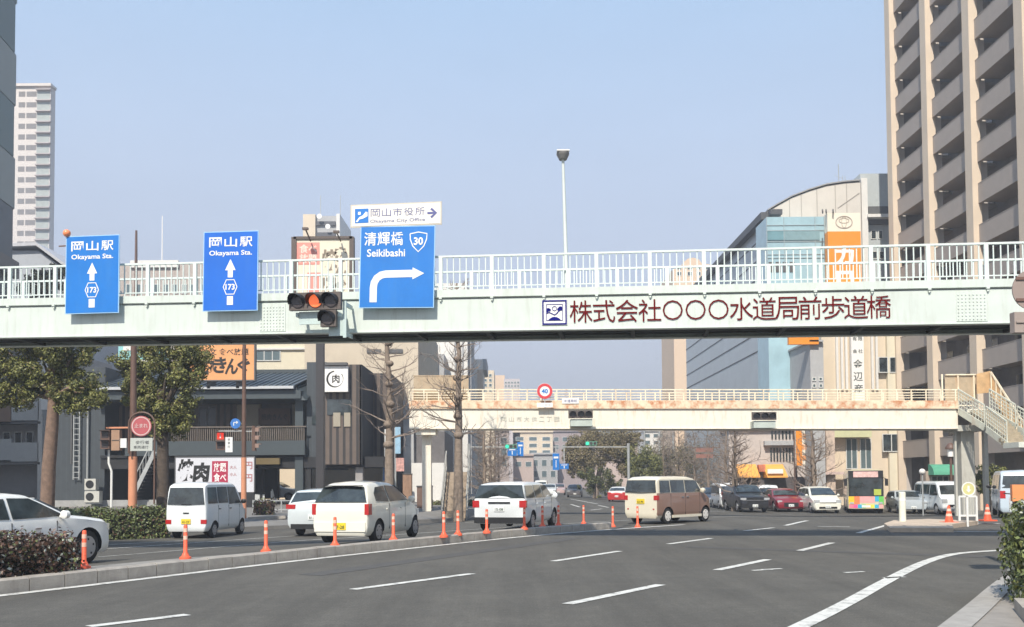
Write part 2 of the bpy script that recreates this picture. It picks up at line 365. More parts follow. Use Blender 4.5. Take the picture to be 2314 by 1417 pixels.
# median with kerb stones: kerb line = EDGE shifted to the left by .25
E2 = resample([V((p.x, p.y, 0)) for p in EDGE], .2)
cum = [0]
for a, b in zip(E2[:-1], E2[1:]): cum.append(cum[-1] + (b - a).length)
def along(s, off):
    s = min(max(s, 0), cum[-1] - .01)
    i = int(np.searchsorted(cum, s)) ; i = max(1, i)
    a, b = E2[i - 1], E2[i]; t = (s - cum[i - 1]) / max(1e-6, cum[i] - cum[i - 1]); p = a.lerp(b, t); d = (b - a).normalized()
    n = V((-d.y, d.x, 0)); p = p + n * off; return V((p.x, p.y, g(p.x, p.y))), d, n
kend = 0
best = 1e9
for i in range(0, int(cum[-1] * 10)):
    p, _, _ = along(i / 10, 0); q = G(1385, 1196); dd = (p - q).length
    if dd < best: best, kend = dd, i / 10
KW = .6; mb = MB(); s = 0
while s < kend:
    s2 = min(s + .6, kend); ca = .012
    def rowv(ss_, o0, o1, zt0, zt1):
        a, _, _ = along(ss_, o0); b, _, _ = along(ss_, o1); return a, b
    vs = []
    hj = random.uniform(-.006, .006)
    for st in (s + .008, s2 - .008):
        a0, _, _ = along(st, .20); a1, _, _ = along(st, .24); c0, _, _ = along(st, .24 + .14)
        za = g(a0.x, a0.y)
        vs += [(a0.x, a0.y, za - .1), (a0.x, a0.y, za + .19 + hj), (a1.x, a1.y, za + .215 + hj), (c0.x, c0.y, za + .215 + hj), (c0.x, c0.y, za - .1)]
    mb.add(vs, [(0, 1, 6, 5), (1, 2, 7, 6), (2, 3, 8, 7), (3, 4, 9, 8), (4, 3, 2, 1, 0), (5, 6, 7, 8, 9)]); s = s2
tag(mb.build('kerb', M['concrete'], fixn=True), None, kind='structure')
mb = MB(); vs = []; n = int(kend / .5)
for i in range(n + 1):
    st = kend * i / n; wide = 1.6 if i / n < .42 else 1.6 - 1.05 * ss(.42, .52, i / n)
    a, _, _ = along(st, .385); b, _, _ = along(st, .385 + wide * .45 + .15); z = .18
    vs += [(a.x, a.y, a.z - .1), (a.x, a.y, a.z + .20), (b.x, b.y, b.z + .18), (b.x, b.y, b.z - .15)]
mb.add(vs, [(4 * i + k, 4 * i + k + 1, 4 * i + k + 5, 4 * i + k + 4) for i in range(n) for k in range(3)] + [(4 * n, 4 * n + 1, 4 * n + 2, 4 * n + 3)])
tag(mb.build('median', mat('median_concrete', (.25, .235, .21), .9, var=.2, scale=3, bump=.3, dirt=.4, dirtcol=(.14, .13, .11)), fixn=True), None, kind='structure')

# left pavement / forecourt up to the restaurant, right corner pavement, traffic island
def slab(name, pix, zt, m, h=.15):
    pts = [G(*q) for q in pix]
    mb = MB(); mb.prism([V((p.x, p.y, g(p.x, p.y) - .3)) for p in pts], V((0, 0, h + .3)))
    return tag(mb.build(name, m, fixn=True), None, kind='structure')
pavm = mat('pavement', (.20, .19, .175), .9, var=.15, scale=2, bump=.2, dirt=.3, dirtcol=(.14, .13, .12))
mb = MB()
fx = [-60, -24, -14, -7, 1.5]
vs = []
for x in fx: vs += [(x, 37.5 + max(0, x + 14) * .9, -.6), (x, 37.5 + max(0, x + 14) * .9, -.28), (x, 60, .06), (x, 100, .1)]
mb.add(vs, [(4 * i + k, 4 * i + 4 + k, 4 * i + 5 + k, 4 * i + 1 + k) for i in range(4) for k in range(3)])
tag(mb.build('pavement', pavm, fixn=True), None, kind='structure')
slab('pavement', [(2085, 1480), (2170, 1417), (2240, 1358), (2275, 1325), (2500, 1300), (2800, 1500)], 0, mat('pavement_stone', (.27, .245, .215), .9, var=.15, scale=3, bump=.2), .02)
mb = MB()
gut = smoothpts([G(2150, 1430), G(2215, 1375), G(2262, 1330), G(2300, 1300), G(2400, 1285)]); strip(mb, gut, .30, .034)
tag(mb.build('kerb', mat('gutter_stone', (.33, .31, .28), .85, var=.15, scale=5, bump=.3)), None, kind='structure')
isl = slab('traffic_island', [(1998, 1192), (2012, 1203), (2155, 1203), (2152, 1194), (2210, 1186), (2100, 1181), (2020, 1184)], 0, mat('island_stone', (.50, .40, .30), .85, var=.2, scale=3, bump=.2), .13)

# ------------------------------------------------------------------ main footbridge
BL = P(0, 762, 24.6); BRt = P(2200, 730, 21.6)
U = BRt - BL; ULEN = U.length; Uh = U.normalized(); NB = V((-Uh.y, Uh.x, 0)).normalized()    # away from camera
def BP(s, h, d): return BL + Uh * s + V((0, 0, h)) + NB * d
S0, S1 = -9.0, ULEN + 6
def onb(px, py, d=0):
    r = ray(px, py); O = BL + NB * d; t = (O - EYE).dot(NB) / r.dot(NB); p = EYE + r * t; q = p - O
    s = (q.x * Uh.x + q.y * Uh.y) / (Uh.x ** 2 + Uh.y ** 2); return s, q.z - Uh.z * s, p
h_line = onb(1200, 671)[1]; h_top = onb(1200, 573)[1]; h_curb = onb(1200, 652)[1]
DW = 1.75
br = thing('footbridge', BL, 'long pale green footbridge spanning the whole picture with blue road signs on it', 'footbridge')
def bbox(mb, s0, s1, h0, h1, d0, d1, mi=0):
    mb.add([BP(s0, h0, d0), BP(s1, h0, d0), BP(s1, h0, d1), BP(s0, h0, d1), BP(s0, h1, d0), BP(s1, h1, d0), BP(s1, h1, d1), BP(s0, h1, d1)],
           [(0, 3, 2, 1), (4, 5, 6, 7), (0, 1, 5, 4), (1, 2, 6, 5), (2, 3, 7, 6), (3, 0, 4, 7)], mi)
mb = MB()
bbox(mb, S0, S1, 0, h_line - .015, 0, .03)                                  # web plate
bbox(mb, S0, S1, -.02, 0, -.03, .2); bbox(mb, S0, S1, -.02, 0, DW - .2, DW + .03)   # flanges
bbox(mb, S0, S1, 0, h_line - .015, DW - .03, DW)
for px in (616, 2196):                                                          # bolted splice plates
    s, _, _ = onb(px, 700); bbox(mb, s - .33, s + .33, .04, h_line - .06, -.014, 0)
for px in (616, 2196):
    s, _, _ = onb(px, 700)
    for i in range(8):
        for j in range(8):
            if i in (3, 4) and j % 8 == 9: continue
            bbox(mb, s - .29 + i * .08 - .012, s - .29 + i * .08 + .012, .09 + j * .078 - .012, .09 + j * .078 + .012, -.030, -.014)
girder_mb = mb
mb = MB()
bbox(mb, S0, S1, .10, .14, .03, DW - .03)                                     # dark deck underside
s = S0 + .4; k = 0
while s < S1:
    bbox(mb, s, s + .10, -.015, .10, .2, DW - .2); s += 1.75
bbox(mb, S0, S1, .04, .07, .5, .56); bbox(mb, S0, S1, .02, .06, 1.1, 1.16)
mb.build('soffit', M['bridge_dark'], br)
mb = MB()
bbox(mb, S0, S1, h_line + .02, h_curb, -.05, .12); bbox(mb, S0, S1, h_line - .0, h_line + .02, .0, .10)
bbox(mb, S0, S1, h_line + .02, h_curb, DW - .12, DW + .05)
bbox(mb, S0, S1, h_line + .03, h_line + .09, .12, DW - .12)
mb.build('deck', M['bridge'], br)
mb = girder_mb
s_, _, _ = onb(1229, 620); dsp = onb(1348, 620)[0] - s_; s = s_ - dsp * 20
while s < S1:
    if s > S0:
        bbox(mb, s - .02, s + .02, h_line - .075, h_line + .01, -.05, 0)          # little drain lugs below each post
        bbox(mb, s - .035, s + .035, h_line - .02, h_line + .03, -.07, 0)
    s += dsp
mb.build('girder', M['bridge'], br)
for nm, d, far in (('near', -.01, 0), ('far', DW - .03, 1)):
    mb = MB(); hr = h_top
    bbox(mb, S0, S1, hr - .045, hr, d, d + .06)
    bbox(mb, S0, S1, h_curb + .075, h_curb + .10, d + .015, d + .045)
    s = s_ - dsp * 20 + (.45 if far else 0)
    while s < S1:
        if s > S0: bbox(mb, s - .045, s + .045, h_curb, hr - .045, d, d + .06)
        for i in range(1, 8):
            t = s + dsp * i / 8
            if S0 < t < S1: bbox(mb, t - .0125, t + .0125, h_curb + .10, hr - .045, d + .02, d + .042)
        s += dsp
    tag(mb.build('railing', M['rail'], br), ('near' if not far else 'far') + ' side white railing of the footbridge')
# lettering and emblem on the girder
fr = Frame(BP(0, 0, 0), Uh, V((0, 0, 1)) - Uh * Uh.z)
mb = MB(); chars = '株式会社〇〇〇水道局前歩道橋'
for i, ch in enumerate(chars):
    px = 1313 + (1986 - 1313) * i / 13; py = 704 - (704 - 693) * i / 13
    p0 = onb(px, py, -.02)[2]; f = Frame(p0, Uh, V((0, 0, 1)))
    sc = .52 if ch != '〇' else .46
    f.text(mb, ch, 0, 0, h=sc, bold=-.003, d=.004)
mb.build('lettering', M['maroon'], br)
f = Frame(onb(1253, 706, -.02)[2], Uh, V((0, 0, 1)))
mb = MB(); e = .29
for a, b in ((e, .035), (.195, .012)):
    f.rect(mb, -a, a, a - b, a); f.rect(mb, -a, a, -a, -a + b); f.rect(mb, -a, -a + b, -a + b, a - b); f.rect(mb, a - b, a, -a + b, a - b)
f.ring(mb, -.0, .09, .045, .057, n=20); f.disc(mb, -.15, .075, .04, sy=.8); f.disc(mb, -.12, .06, .035); f.disc(mb, -.17, .03, .03, sy=.7); f.disc(mb, .14, .105, .045, sy=.8); f.disc(mb, .10, .07, .035); f.disc(mb, .165, .07, .03)
stroke(f, mb, [(-.19, -.02), (-.12, .0), (-.06, -.03), (0, -.06), (.05, -.03), (.1, .03), (.15, .06), (.19, .05)], .022)
f.poly(mb, [(-.15, -.19), (.15, -.19), (.12, -.15), (.06, -.115), (0, -.105), (-.06, -.115), (-.12, -.15)])
mb.build('emblem', M['navy'], br)
f.O = f.O
mb = MB(); f.rect(mb, -e - .01, e + .01, -e - .01, e + .01, -.006, -.001); mb.build('emblem_plate', M['signwhite'], br)

# --- hanging signs
def signframe(l, r, t, b, d):
    cx = (l[0] + r[0]) / 2; pl, pr, pt, pb = onb(*l, d)[2], onb(*r, d)[2], onb(*t, d)[2], onb(*b, d)[2]
    ax = (pr - pl).normalized(); up = pt - pb; ay = (up - ax * up.dot(ax)).normalized()
    return Frame((pl + pr) / 2, ax, ay), (pr - pl).length / 2, up.length / 2
def board(f, w, h, parent, face, edge, t=.03, rim=.02):
    mb = MB(); f.rect(mb, -w, w, -h, h, -t, -.002); mb.build('board', edge, parent)
    mb = MB(); f.rect(mb, -w + rim, w - rim, -h + rim, h - rim, -.002, .003); mb.build('sign_face', face, parent)
def hang(f, w, h, parent, d):
    mb = MB()
    for y in (-h * .62, h * .05, h * .62):
        f.rect(mb, -w * .96, w * .96, y - .03, y + .03, -.08, -.03)
    for x in (-w * .6, w * .6):
        f.rect(mb, x - .03, x + .03, -h * .8, h * .8, -.13, -.08)
        f.rect(mb, x - .03, x + .03, -h * .75, -h * .68, d - .02, -.13); f.rect(mb, x - .03, x + .03, h * .1, h * .17, d - .02, -.13)
    mb.build('bracket', M['galv'], parent)
def up_sign(l, r, t, b, label, face):
    d = -.22; f, w, h = signframe(l, r, t, b, d); o = thing('road_sign', f.O, label, 'road sign', 'blue direction signs on the footbridge')
    board(f, w, h, o, face, M['lightblue']); hang(f, w, h, o, d)
    mb = MB()
    for i, ch in enumerate('岡山駅'): f.text(mb, ch, (-.56 + .56 * i) * w, .73 * h, h=.25 * h, w=.46 * w, bold=.012, d=.008)
    f.text(mb, 'Okayama Sta.', 0, .44 * h, h=.16 * h, w=1.56 * w, bold=.018, d=.008)
    f.poly(mb, [(0, .30 * h), (-.19 * w, .02 * h), (-.09 * w, .02 * h), (-.09 * w, -.16 * h), (.09 * w, -.16 * h), (.09 * w, .02 * h), (.19 * w, .02 * h)], .003, .008)
    f.rect(mb, -.11 * w, .11 * w, -.85 * h, -.63 * h, .003, .008)
    hexp = [(.25 * w, -.40 * h), (.14 * w, -.22 * h), (-.14 * w, -.22 * h), (-.25 * w, -.40 * h), (-.14 * w, -.58 * h), (.14 * w, -.58 * h)]
    stroke(f, mb, hexp + [hexp[0]], .022, .003, .009)
    f.text(mb, '173', 0, -.40 * h, h=.15 * h, w=.34 * w, bold=.03, d=.009)
    mb.build('lettering', M['signwhite'], o); return o, f, w, h
o1, f1, w1, h1 = up_sign((148, 622), (269, 618), (205, 534), (209, 710), 'leftmost blue sign hung on the footbridge railing, straight ahead arrow, orange ball above its corner', M['blue2'])
mb = MB(); p = onb(151, 527, -.22)[2]
import bmesh
def ball(mb, c, r, n=10, sz=1, mi=0):
    vs = []; fs = []
    for i in range(n + 1):
        a = math.pi * i / n
        for j in range(2 * n): b = math.pi * j / n; vs.append((c[0] + r * math.sin(a) * math.cos(b), c[1] + r * math.sin(a) * math.sin(b), c[2] + r * sz * math.cos(a)))
    for i in range(n):
        for j in range(2 * n): k = (j + 1) % (2 * n); fs.append((i * 2 * n + j, (i + 1) * 2 * n + j, (i + 1) * 2 * n + k, i * 2 * n + k))
    mb.add(vs, fs, mi)
wl = thing('warning_light', p + V((0, 0, -.1)), 'small orange ball lamp above the corner of the leftmost blue sign', 'warning light')
ball(mb, p, .095); mb.build('lamp', mat('orange_lamp', (.85, .28, .12), .3, var=0), wl, smooth=60)
MB().tube([p + V((0, .12, -.55)), p + V((0, .12, -.02)), p + V((0, 0, -.05))], .02).bar(p + V((-.25, .12, -.30)), p + V((0.1, .12, -.28)), .03, .03).build('stem', M['brownpole'], wl)
up_sign((459, 614), (583, 611), (520, 524), (522, 704), 'blue straight ahead sign in the middle of the left half, left of the traffic light', M['blue'])
d = -.24; f, w, h = signframe((813, 604), (982, 602), (895, 512), (898, 697), d)
o3 = thing('road_sign', f.O, 'large blue sign with a bent right turn arrow and a route shield', 'road sign', 'blue direction signs on the footbridge')
board(f, w, h, o3, M['blue2'], M['lightblue']); hang(f, w, h, o3, d)
mb = MB()
for i, ch in enumerate('清輝橋'): f.text(mb, ch, (-.73 + .36 * i) * w, .69 * h, h=.33 * h, w=.33 * w, bold=.010, d=.008)
f.text(mb, 'Seikibashi', -.30 * w, .345 * h, h=.19 * h, w=1.02 * w, bold=.016, d=.008)
sh = [(.55, .80), (.78, .84), (1.01, .80), (1.0, .66), (.93, .50), (.78, .36), (.63, .50), (.56, .66)]
sh = [((a - .78) * .98 + .56, b) for a, b in sh]
stroke(f, mb, [(a * w, b * h) for a, b in sh] + [(sh[0][0] * w, sh[0][1] * h)], .024, .003, .009)
f.text(mb, '30', .56 * w, .62 * h, h=.19 * h, w=.25 * w, bold=.03, d=.009)
arc = [(-.62 * w, -.86 * h), (-.62 * w, -.50 * h), (-.60 * w, -.38 * h), (-.53 * w, -.27 * h), (-.42 * w, -.20 * h), (-.3 * w, -.175 * h), (.46 * w, -.165 * h)]
stroke(f, mb, arc, .19 * w, .003, .008)
f.poly(mb, [(.42 * w, -.31 * h), (.73 * w, -.165 * h), (.42 * w, -.02 * h)], .003, .0085)
mb.build('lettering', M['signwhite'], o3)
f, w, h = signframe((792, 489), (998, 481), (895, 459), (896, 511), d)
o4 = thing('guide_sign', f.O, 'narrow white city office sign above the large blue sign', 'guide sign')
board(f, w, h, o4, mat('aged_white', (.76, .73, .65), .5, var=.03), mat('aged_edge', (.55, .50, .42), .5), rim=.03)
mb = MB()
for x in (-.5 * w, .5 * w): f.rect(mb, x - .03, x + .03, -h * 3.2, h * .8, -.09, -.04)
mb.build('bracket', M['galv'], o4)
mb = MB()
f.rect(mb, -.90 * w, -.60 * w, -.62 * h, .62 * h, .003, .008)
mb.build('pictogram_panel', M['blue2'], o4)
mb = MB()
f.poly(mb, [(-.88 * w, -.5 * h), (-.80 * w, -.1 * h), (-.72 * w, .05 * h), (-.66 * w, .35 * h), (-.62 * w, .3 * h), (-.62 * w, -.05 * h), (-.72 * w, -.25 * h), (-.80 * w, -.3 * h), (-.84 * w, -.55 * h)], .008, .012)
f.rect(mb, -.83 * w, -.77 * w, .1 * h, .35 * h, .008, .012)
mb.build('pictogram', M['signwhite'], o4)
mb = MB()
for i, ch in enumerate('岡山市役所'): f.text(mb, ch, (-.45 + .245 * i) * w, .22 * h, h=.68 * h, w=.20 * w, bold=-.004, d=.008)
f.text(mb, 'Okayama City Office', .04 * w, -.55 * h, h=.36 * h, w=1.2 * w, bold=.0, d=.008)
stroke(f, mb, [(.69 * w, .02 * h), (.86 * w, .02 * h)], .18 * h, .003, .008)
stroke(f, mb, [(.77 * w, .40 * h), (.88 * w, .02 * h), (.77 * w, -.36 * h)], .05 * w, .003, .008)
mb.build('lettering', mat('faded_navy', (.10, .11, .28), .5, var=0), o4)

# --- traffic light on the main bridge
def traffic_light(f, sc, label, lit=None, extra=True, bracket=None, group=None, frontshade=True):
    o = thing('traffic_light', f.O, label, 'traffic light', group)
    hm = M['sig'] ; mb = MB(); f.rect(mb, -.66 * sc, .62 * sc, -.21 * sc, .21 * sc, -.14 * sc, 0)
    if extra: f.rect(mb, .12 * sc, .50 * sc, -.62 * sc, -.225 * sc, -.14 * sc, 0)
    mb.build('housing', hm, o)
    spots = [(-.43, 0, 'green'), (-.0, 0, 'amber'), (.39, 0, 'red')] + ([(.31, -.42, 'arrow')] if extra else [])
    for x, y, c in spots:
        mb = MB(); f.disc(mb, x * sc, y * sc, .155 * sc, .0, .03 * sc)
        m = M['siglit_' + lit] if lit == c else M['siglens']
        lens = mb.build('lens', m, o)
        mb = MB(); n = 14; L = .26 * sc                                  # hood, longer on top, tilted down
        a0 = math.radians(-20)
        for i in range(n):
            a, b = a0 + (math.pi - 2 * a0) * i / n, a0 + (math.pi - 2 * a0) * (i + 1) / n
            r0, r1 = .165 * sc, .18 * sc
            la, lb = L * (.35 + .65 * max(0, math.sin(a))), L * (.35 + .65 * max(0, math.sin(b)))
            pa, pb = (x * sc + r1 * math.cos(a), y * sc + r1 * math.sin(a)), (x * sc + r1 * math.cos(b), y * sc + r1 * math.sin(b))
            qa, qb = (x * sc + r0 * math.cos(a), y * sc + r0 * math.sin(a)), (x * sc + r0 * math.cos(b), y * sc + r0 * math.sin(b))
            dn = -.07 * sc; lf = -.05 * sc if extra else 0
            vs = [f.p(*pa, 0), f.p(*pb, 0), f.p(pb[0] + lf, pb[1] + dn * 0.3, lb), f.p(pa[0] + lf, pa[1] + dn * 0.3, la), f.p(*qa, 0), f.p(*qb, 0), f.p(qb[0] + lf, qb[1] + dn * 0.3, lb), f.p(qa[0] + lf, qa[1] + dn * 0.3, la)]
            mb.add(vs, [(0, 1, 2, 3), (7, 6, 5, 4), (3, 2, 6, 7), (0, 3, 7, 4), (1, 5, 6, 2)])
        mb.build('visor', M['black'], o)
    if bracket: bracket(o)
    return o
M['sig'] = mat('signal_housing', (.10, .08, .07), .6, var=.15)
M['siglens'] = mat('signal_lens_off', (.055, .045, .045), .2, var=.2, scale=20)
M['siglit_amber'] = mat('signal_amber_lit', (.6, .13, .04), .3, var=.15, scale=30, emit=(1.0, .18, .05), es=.55)
M['siglit_green'] = mat('signal_green_lit', (.02, .4, .25), .3, var=0, emit=(.05, .9, .5), es=.6)
M['siglit_red'] = mat('signal_red_lit', (.5, .03, .02), .3, var=0, emit=(1, .06, .03), es=.6)
dT = -.85; q = onb(713, 680, dT)[2]; ft = Frame(q, V((Uh.x, Uh.y, .0)).normalized(), V((0, 0, 1)))
scT = (onb(771, 680, dT)[2] - onb(654, 680, dT)[2]).length / 1.28
def br_main(o):
    mb = MB(); c = ft
    y0 = -.27
    for x in (-.5, .48):
        c.rect(mb, x - .03, x + .03, -.34, -.24, dT + .0 + .05, -.14)
    c.rect(mb, -.46, .40, -.52, -.22, -.22, -.17)
    c.rect(mb, .60, .68, -.85, .02, -.24, -.20); c.rect(mb, .25, .60, -.80, -.35, -.26, -.22)
    c.rect(mb, .62, .66, -.8, -.7, dT + .05, -.24); c.rect(mb, .62, .66, -.1, 0, dT + .05, -.24)
    mb.build('bracket', mat('bracket_paint', (.48, .58, .56), .5, var=.08, dirt=.2, dirtcol=(.3, .3, .26)), o)
traffic_light(ft, scT, 'brown traffic light with amber lit on the near footbridge beside the big blue sign', 'amber', True, br_main)

# --- lamp post on the far railing
pb = BP(onb(1281, 640, DW)[0], h_curb, DW + .08); ptop = P(1272, 352, pb.y)
lp = thing('street_lamp', pb, 'tall slim white lamp post standing up from the footbridge against the sky', 'street lamp')
MB().tube([pb + V((0, 0, -.6)), pb, pb.lerp(ptop, .35), pb.lerp(ptop, .9), ptop], [.06, .055, .05, .038, .035], 10).build('pole', M['galv'] if 0 else mat('lamp_pole', (.60, .64, .60), .4, var=.06), lp, smooth=50)
mb = MB(); vs = [];
rr = [(.03, -.10), (.09, -.09), (.12, -.02), (.14, .02), (.14, .05), (.08, .07), (0.005, .075)]
n = 14
for r_, z_ in rr:
    for j in range(n): a = 2 * math.pi * j / n; vs.append((ptop.x - .0 + r_ * 1.15 * math.cos(a), ptop.y + r_ * 1.6 * math.sin(a), ptop.z + z_ * 1.1))
mb.add(vs, [(i * n + j, i * n + (j + 1) % n, (i + 1) * n + (j + 1) % n, (i + 1) * n + j) for i in range(len(rr) - 1) for j in range(n)] + [tuple(range(n))])
mb.build('lamp_head', [mat('lamp_head_grey', (.22, .21, .20), .4)], lp, smooth=40)
MB().box(ptop.x - .16, ptop.x + .16, ptop.y - .2, ptop.y + .2, ptop.z + .07, ptop.z + .10).build('lamp_cap', M['signwhite'], lp)

# --- round sign seen from behind and signal box at the right edge
Yp = 13.5; c = P(2334, 655, Yp); pp = P(2345, 660, Yp + .15)
o = thing('road_sign', V((pp.x, pp.y, g(pp.x, pp.y))), 'round road sign seen from behind at the right edge', 'road sign')
fb = Frame(c, V((1, 0, 0)), V((0, 0, 1)))
mb = MB(); fb.disc(mb, 0, 0, .285, -.02, 0, 36); mb.build('disc', mat('sign_back_brown', (.30, .235, .205), .6, var=.06), o)
mb = MB(); fb.rect(mb, -.24, .3, .14, .18, 0, .02); fb.rect(mb, -.24, .3, -.16, -.12, 0, .02); mb.build('brace', mat('brace_brown', (.16, .09, .07), .6), o)
MB().tube([V((pp.x + .35, pp.y, g(pp.x, pp.y) - .1)), V((pp.x + .35, pp.y, 6.2))], .07, 12).build('pole', M['brownpole'], o, smooth=50)
a, b = P(2292, 705, Yp), P(2314, 751, Yp)
o = thing('traffic_light', V((a.x + .4, Yp, b.z)), 'brown signal box seen from behind at the right edge, under the round sign', 'traffic light')
MB().box(a.x, a.x + .8, Yp, Yp + .13, b.z, a.z).box(a.x + .02, a.x + .8, Yp - .02, Yp, (a.z + b.z) / 2 - .01, (a.z + b.z) / 2 + .01).build('housing', mat('box_brown', (.33, .27, .235), .6, var=.08), o)
MB().bar((a.x + .3, Yp + .07, a.z), (a.x + .3, Yp + .07, a.z + .12), .05, .05).build('bracket', M['brownpole'], o)

# ------------------------------------------------------------------ vehicles
def paint(name, col, rough=.28): return mat('paint_' + name, col, rough, var=.03, scale=2, coat=.6, dirt=.12, dirtcol=tuple(c * .7 for c in col))
def car(kind, loc, heading, label, cat, S, pm, group=None, scale=1.0):
    """S: L,W,H,belt, top profile, wheels x, r, side windows, windshield, rear window, lights ..."""
    o = thing(kind, loc, label, cat, group, rz=math.pi / 2 - heading); o.scale = (scale,) * 3; o['_w'] = [0., 0., 0.]
    L, Wd, H, belt = S['L'], S['W'], S['H'], S['belt']; w1 = Wd / 2; tum = S.get('tum', .14); zb = S.get('clear', .22)
    tx, tz = zip(*S['top'])
    def zt(x): return float(np.interp(x, tx, tz))
    def yw(z): return w1 - .01 - max(0, tum * (z - belt) / (H - belt))
    stx = sorted(set([-L / 2, -L / 2 + .03, -L / 2 + .10, L / 2, L / 2 - .05, L / 2 - .14, L / 2 - .3] + list(np.linspace(-L / 2 + .2, L / 2 - .4, 14)) + [x for x in tx if abs(x) < L / 2 - .02]))
    rings = []
    for x in stx:
        e = max(0, (abs(x) - (L / 2 - .45)) / .45); k = 1 - (.10 if x > 0 else .045) * e ** 2.2
        if abs(abs(x) - L / 2) < .001: k -= .02
        t = zt(x); bz = min(belt, t - .10); zz = min(bz, t - .07)
        rs = t - .07
        sec = [(0, zb), (w1 - .10, zb), (w1 - .02, zb + .10), (w1, zb + .22), (w1, max(zb + .24, bz - .16)), (w1 - .012, max(zb + .26, bz)), (yw(rs), max(zb + .28, rs)), (yw(rs) - .05, max(zb + .3, t - .02)), (yw(rs) - .14, t), (0, t + .025)]
        if abs(abs(x) - L / 2) < .001: sec = [(y, z + (.05 if i < 3 else 0)) for i, (y, z) in enumerate(sec)]
        rings.append([(x, y * k, z) for y, z in sec])
    ns = len(rings[0]); full = []
    for r in rings: full.append(r + [(x, -y, z) for x, y, z in reversed(r[1:-1])])
    n = len(full[0]); mb = MB(); mb.add([v for r in full for v in r], [(i * n + j, i * n + (j + 1) % n, (i + 1) * n + (j + 1) % n, (i + 1) * n + j) for i in range(len(full) - 1) for j in range(n)] + [tuple(range(n)), tuple((len(full) - 1) * n + j for j in range(n - 1, -1, -1))])
    two = S.get('two')
    body = mb.build('body', [pm, M['black']] + ([two[1]] if two else []), o, fixn=True)
    r = S['r']; cut = MB()
    for wx in S['wheels']:
        for sy in (-1, 1):
            cut.tube([(wx, sy * (w1 - .26), r + .0), (wx, sy * (w1 + .2), r)], r + .055, 24)
    co = cut.build('cutter', M['black'], None, fixn=True)
    bm_ = body.modifiers.new('b', 'BOOLEAN'); bm_.object = co; bm_.operation = 'DIFFERENCE'; bm_.solver = 'EXACT'
    par = body.parent; body.parent = None; bpy.context.view_layer.update()
    me = bpy.data.meshes.new_from_object(body.evaluated_get(bpy.context.evaluated_depsgraph_get())); body.modifiers.clear(); body.parent = par
    old = body.data
    if len(me.polygons) > 50: body.data = me; me.name = 'body'
    bpy.data.objects.remove(co)
    me = body.data; 
    if len(me.materials) < 2:
        me.materials.clear(); me.materials.append(pm); me.materials.append(M['black'])
    for p in me.polygons:
        c, nn = p.center, p.normal; mi = 0
        for wx in S['wheels']:
            if math.hypot(c.x - wx, c.z - r) < r + .09 and abs(c.y) < w1 + .01 and (abs(nn.y) < .3 or abs(c.y) < w1 - .15) and c.z > .1: mi = 1
        if c.z < zb + .02 and nn.z < -.5: mi = 1
        if two and mi == 0 and two[0](c, nn): mi = 2
        p.material_index = mi; p.use_smooth = True
    me.set_sharp_from_angle(angle=math.radians(32))
    # glass
    def sidewin(poly):
        for sy in (-1, 1):
            mb = MB(); vs = [(x, sy * (yw(z) + .003), z) for x, z in poly]; mb.prism(vs, (0, sy * .012, .002)); mb.build('side_window', M['glass'], o, fixn=True)
    for poly in S['win']: sidewin(poly)
    def cross(xa, za, xb_, zb_, inset, name, m=None, ins2=None):
        ya, yb_ = yw(za) - inset, yw(zb_) - (ins2 or inset); a = V((xa, 0, za)); b = V((xb_, 0, zb_)); d = (b - a).normalized(); nn = V((-d.z, 0, d.x)) * (1 if xa > 0 else -1)
        if (xa > 0 and nn.x < 0) or (xa < 0 and nn.x > 0): nn = -nn
        off = nn * .022 + V((0, 0, .012)); ctr = nn * .030
        A, B = a + off, b + off
        vs = [A + V((0, -ya, 0)), A + V((0, 0, 0)) + ctr, A + V((0, ya, 0)), B + V((0, yb_, 0)), B + ctr, B + V((0, -yb_, 0))]
        MB().prism(vs, nn * -.03).build(name, m or M['glass'], o, fixn=True)
    cross(*S['ws'], 'windshield'); cross(*S['rw'], 'rear_window')
    # wheels
    for wx in S['wheels']:
        for sy in (-1, 1):
            y1 = sy * (w1 - .02); y0 = sy * (w1 - .20)
            mb = MB(); mb.tube([(wx, y0, r), (wx, y0 + sy * .02, r), (wx, y1 - sy * .025, r), (wx, y1, r)], [r * .8, r, r, r * .86], 24)
            wl_ = mb.build('wheel', M['tyre'], o, fixn=True, smooth=40)
            mb = MB(); mb.tube([(wx, y1 - sy * .02, r), (wx, y1 + sy * .006, r), (wx, y1 + sy * .012, r)], [r * .66, r * .64, r * .2], 20)
            for i in range(5):
                a = 2 * math.pi * i / 5 + .3; mb.obox((wx + math.cos(a) * r * .45, y1 + sy * .008, r + math.sin(a) * r * .45), (r * .06, 0, 0), (0, .006, 0), (0, 0, r * .06), 1)
            mb.build('rim', [S.get('rim', M['hub']), M['black']], wl_, fixn=True, smooth=40)
    # lamps and plates
    for nm, m, x0, x1, y0, y1, z0, z1 in S['lamps']:
        for sy in (-1, 1):
            a, b = sorted((sy * y0, sy * y1)); MB().box(x0, x1, a, b, z0, z1).build(nm, m, o)
    for nm, m, x0, x1, y0, y1, z0, z1 in S.get('bits', []): MB().box(x0, x1, y0, y1, z0, z1).build(nm, m, o)
    # door seams cut into the body skin, and handles
    bm2 = bmesh.new(); bm2.from_mesh(me)
    for sx in S.get('seams', []):
        for sy in (-1, 1):
            q = MB().box(sx - .006, sx + .006, *sorted((sy * (w1 - .03), sy * (w1 + .003))), zb + .12, belt - .02)
            vv = [bm2.verts.new(v) for v in q.v]
            for f_ in q.f: bm2.faces.new([vv[i] for i in f_]).material_index = 1
    bm2.to_mesh(me); bm2.free()
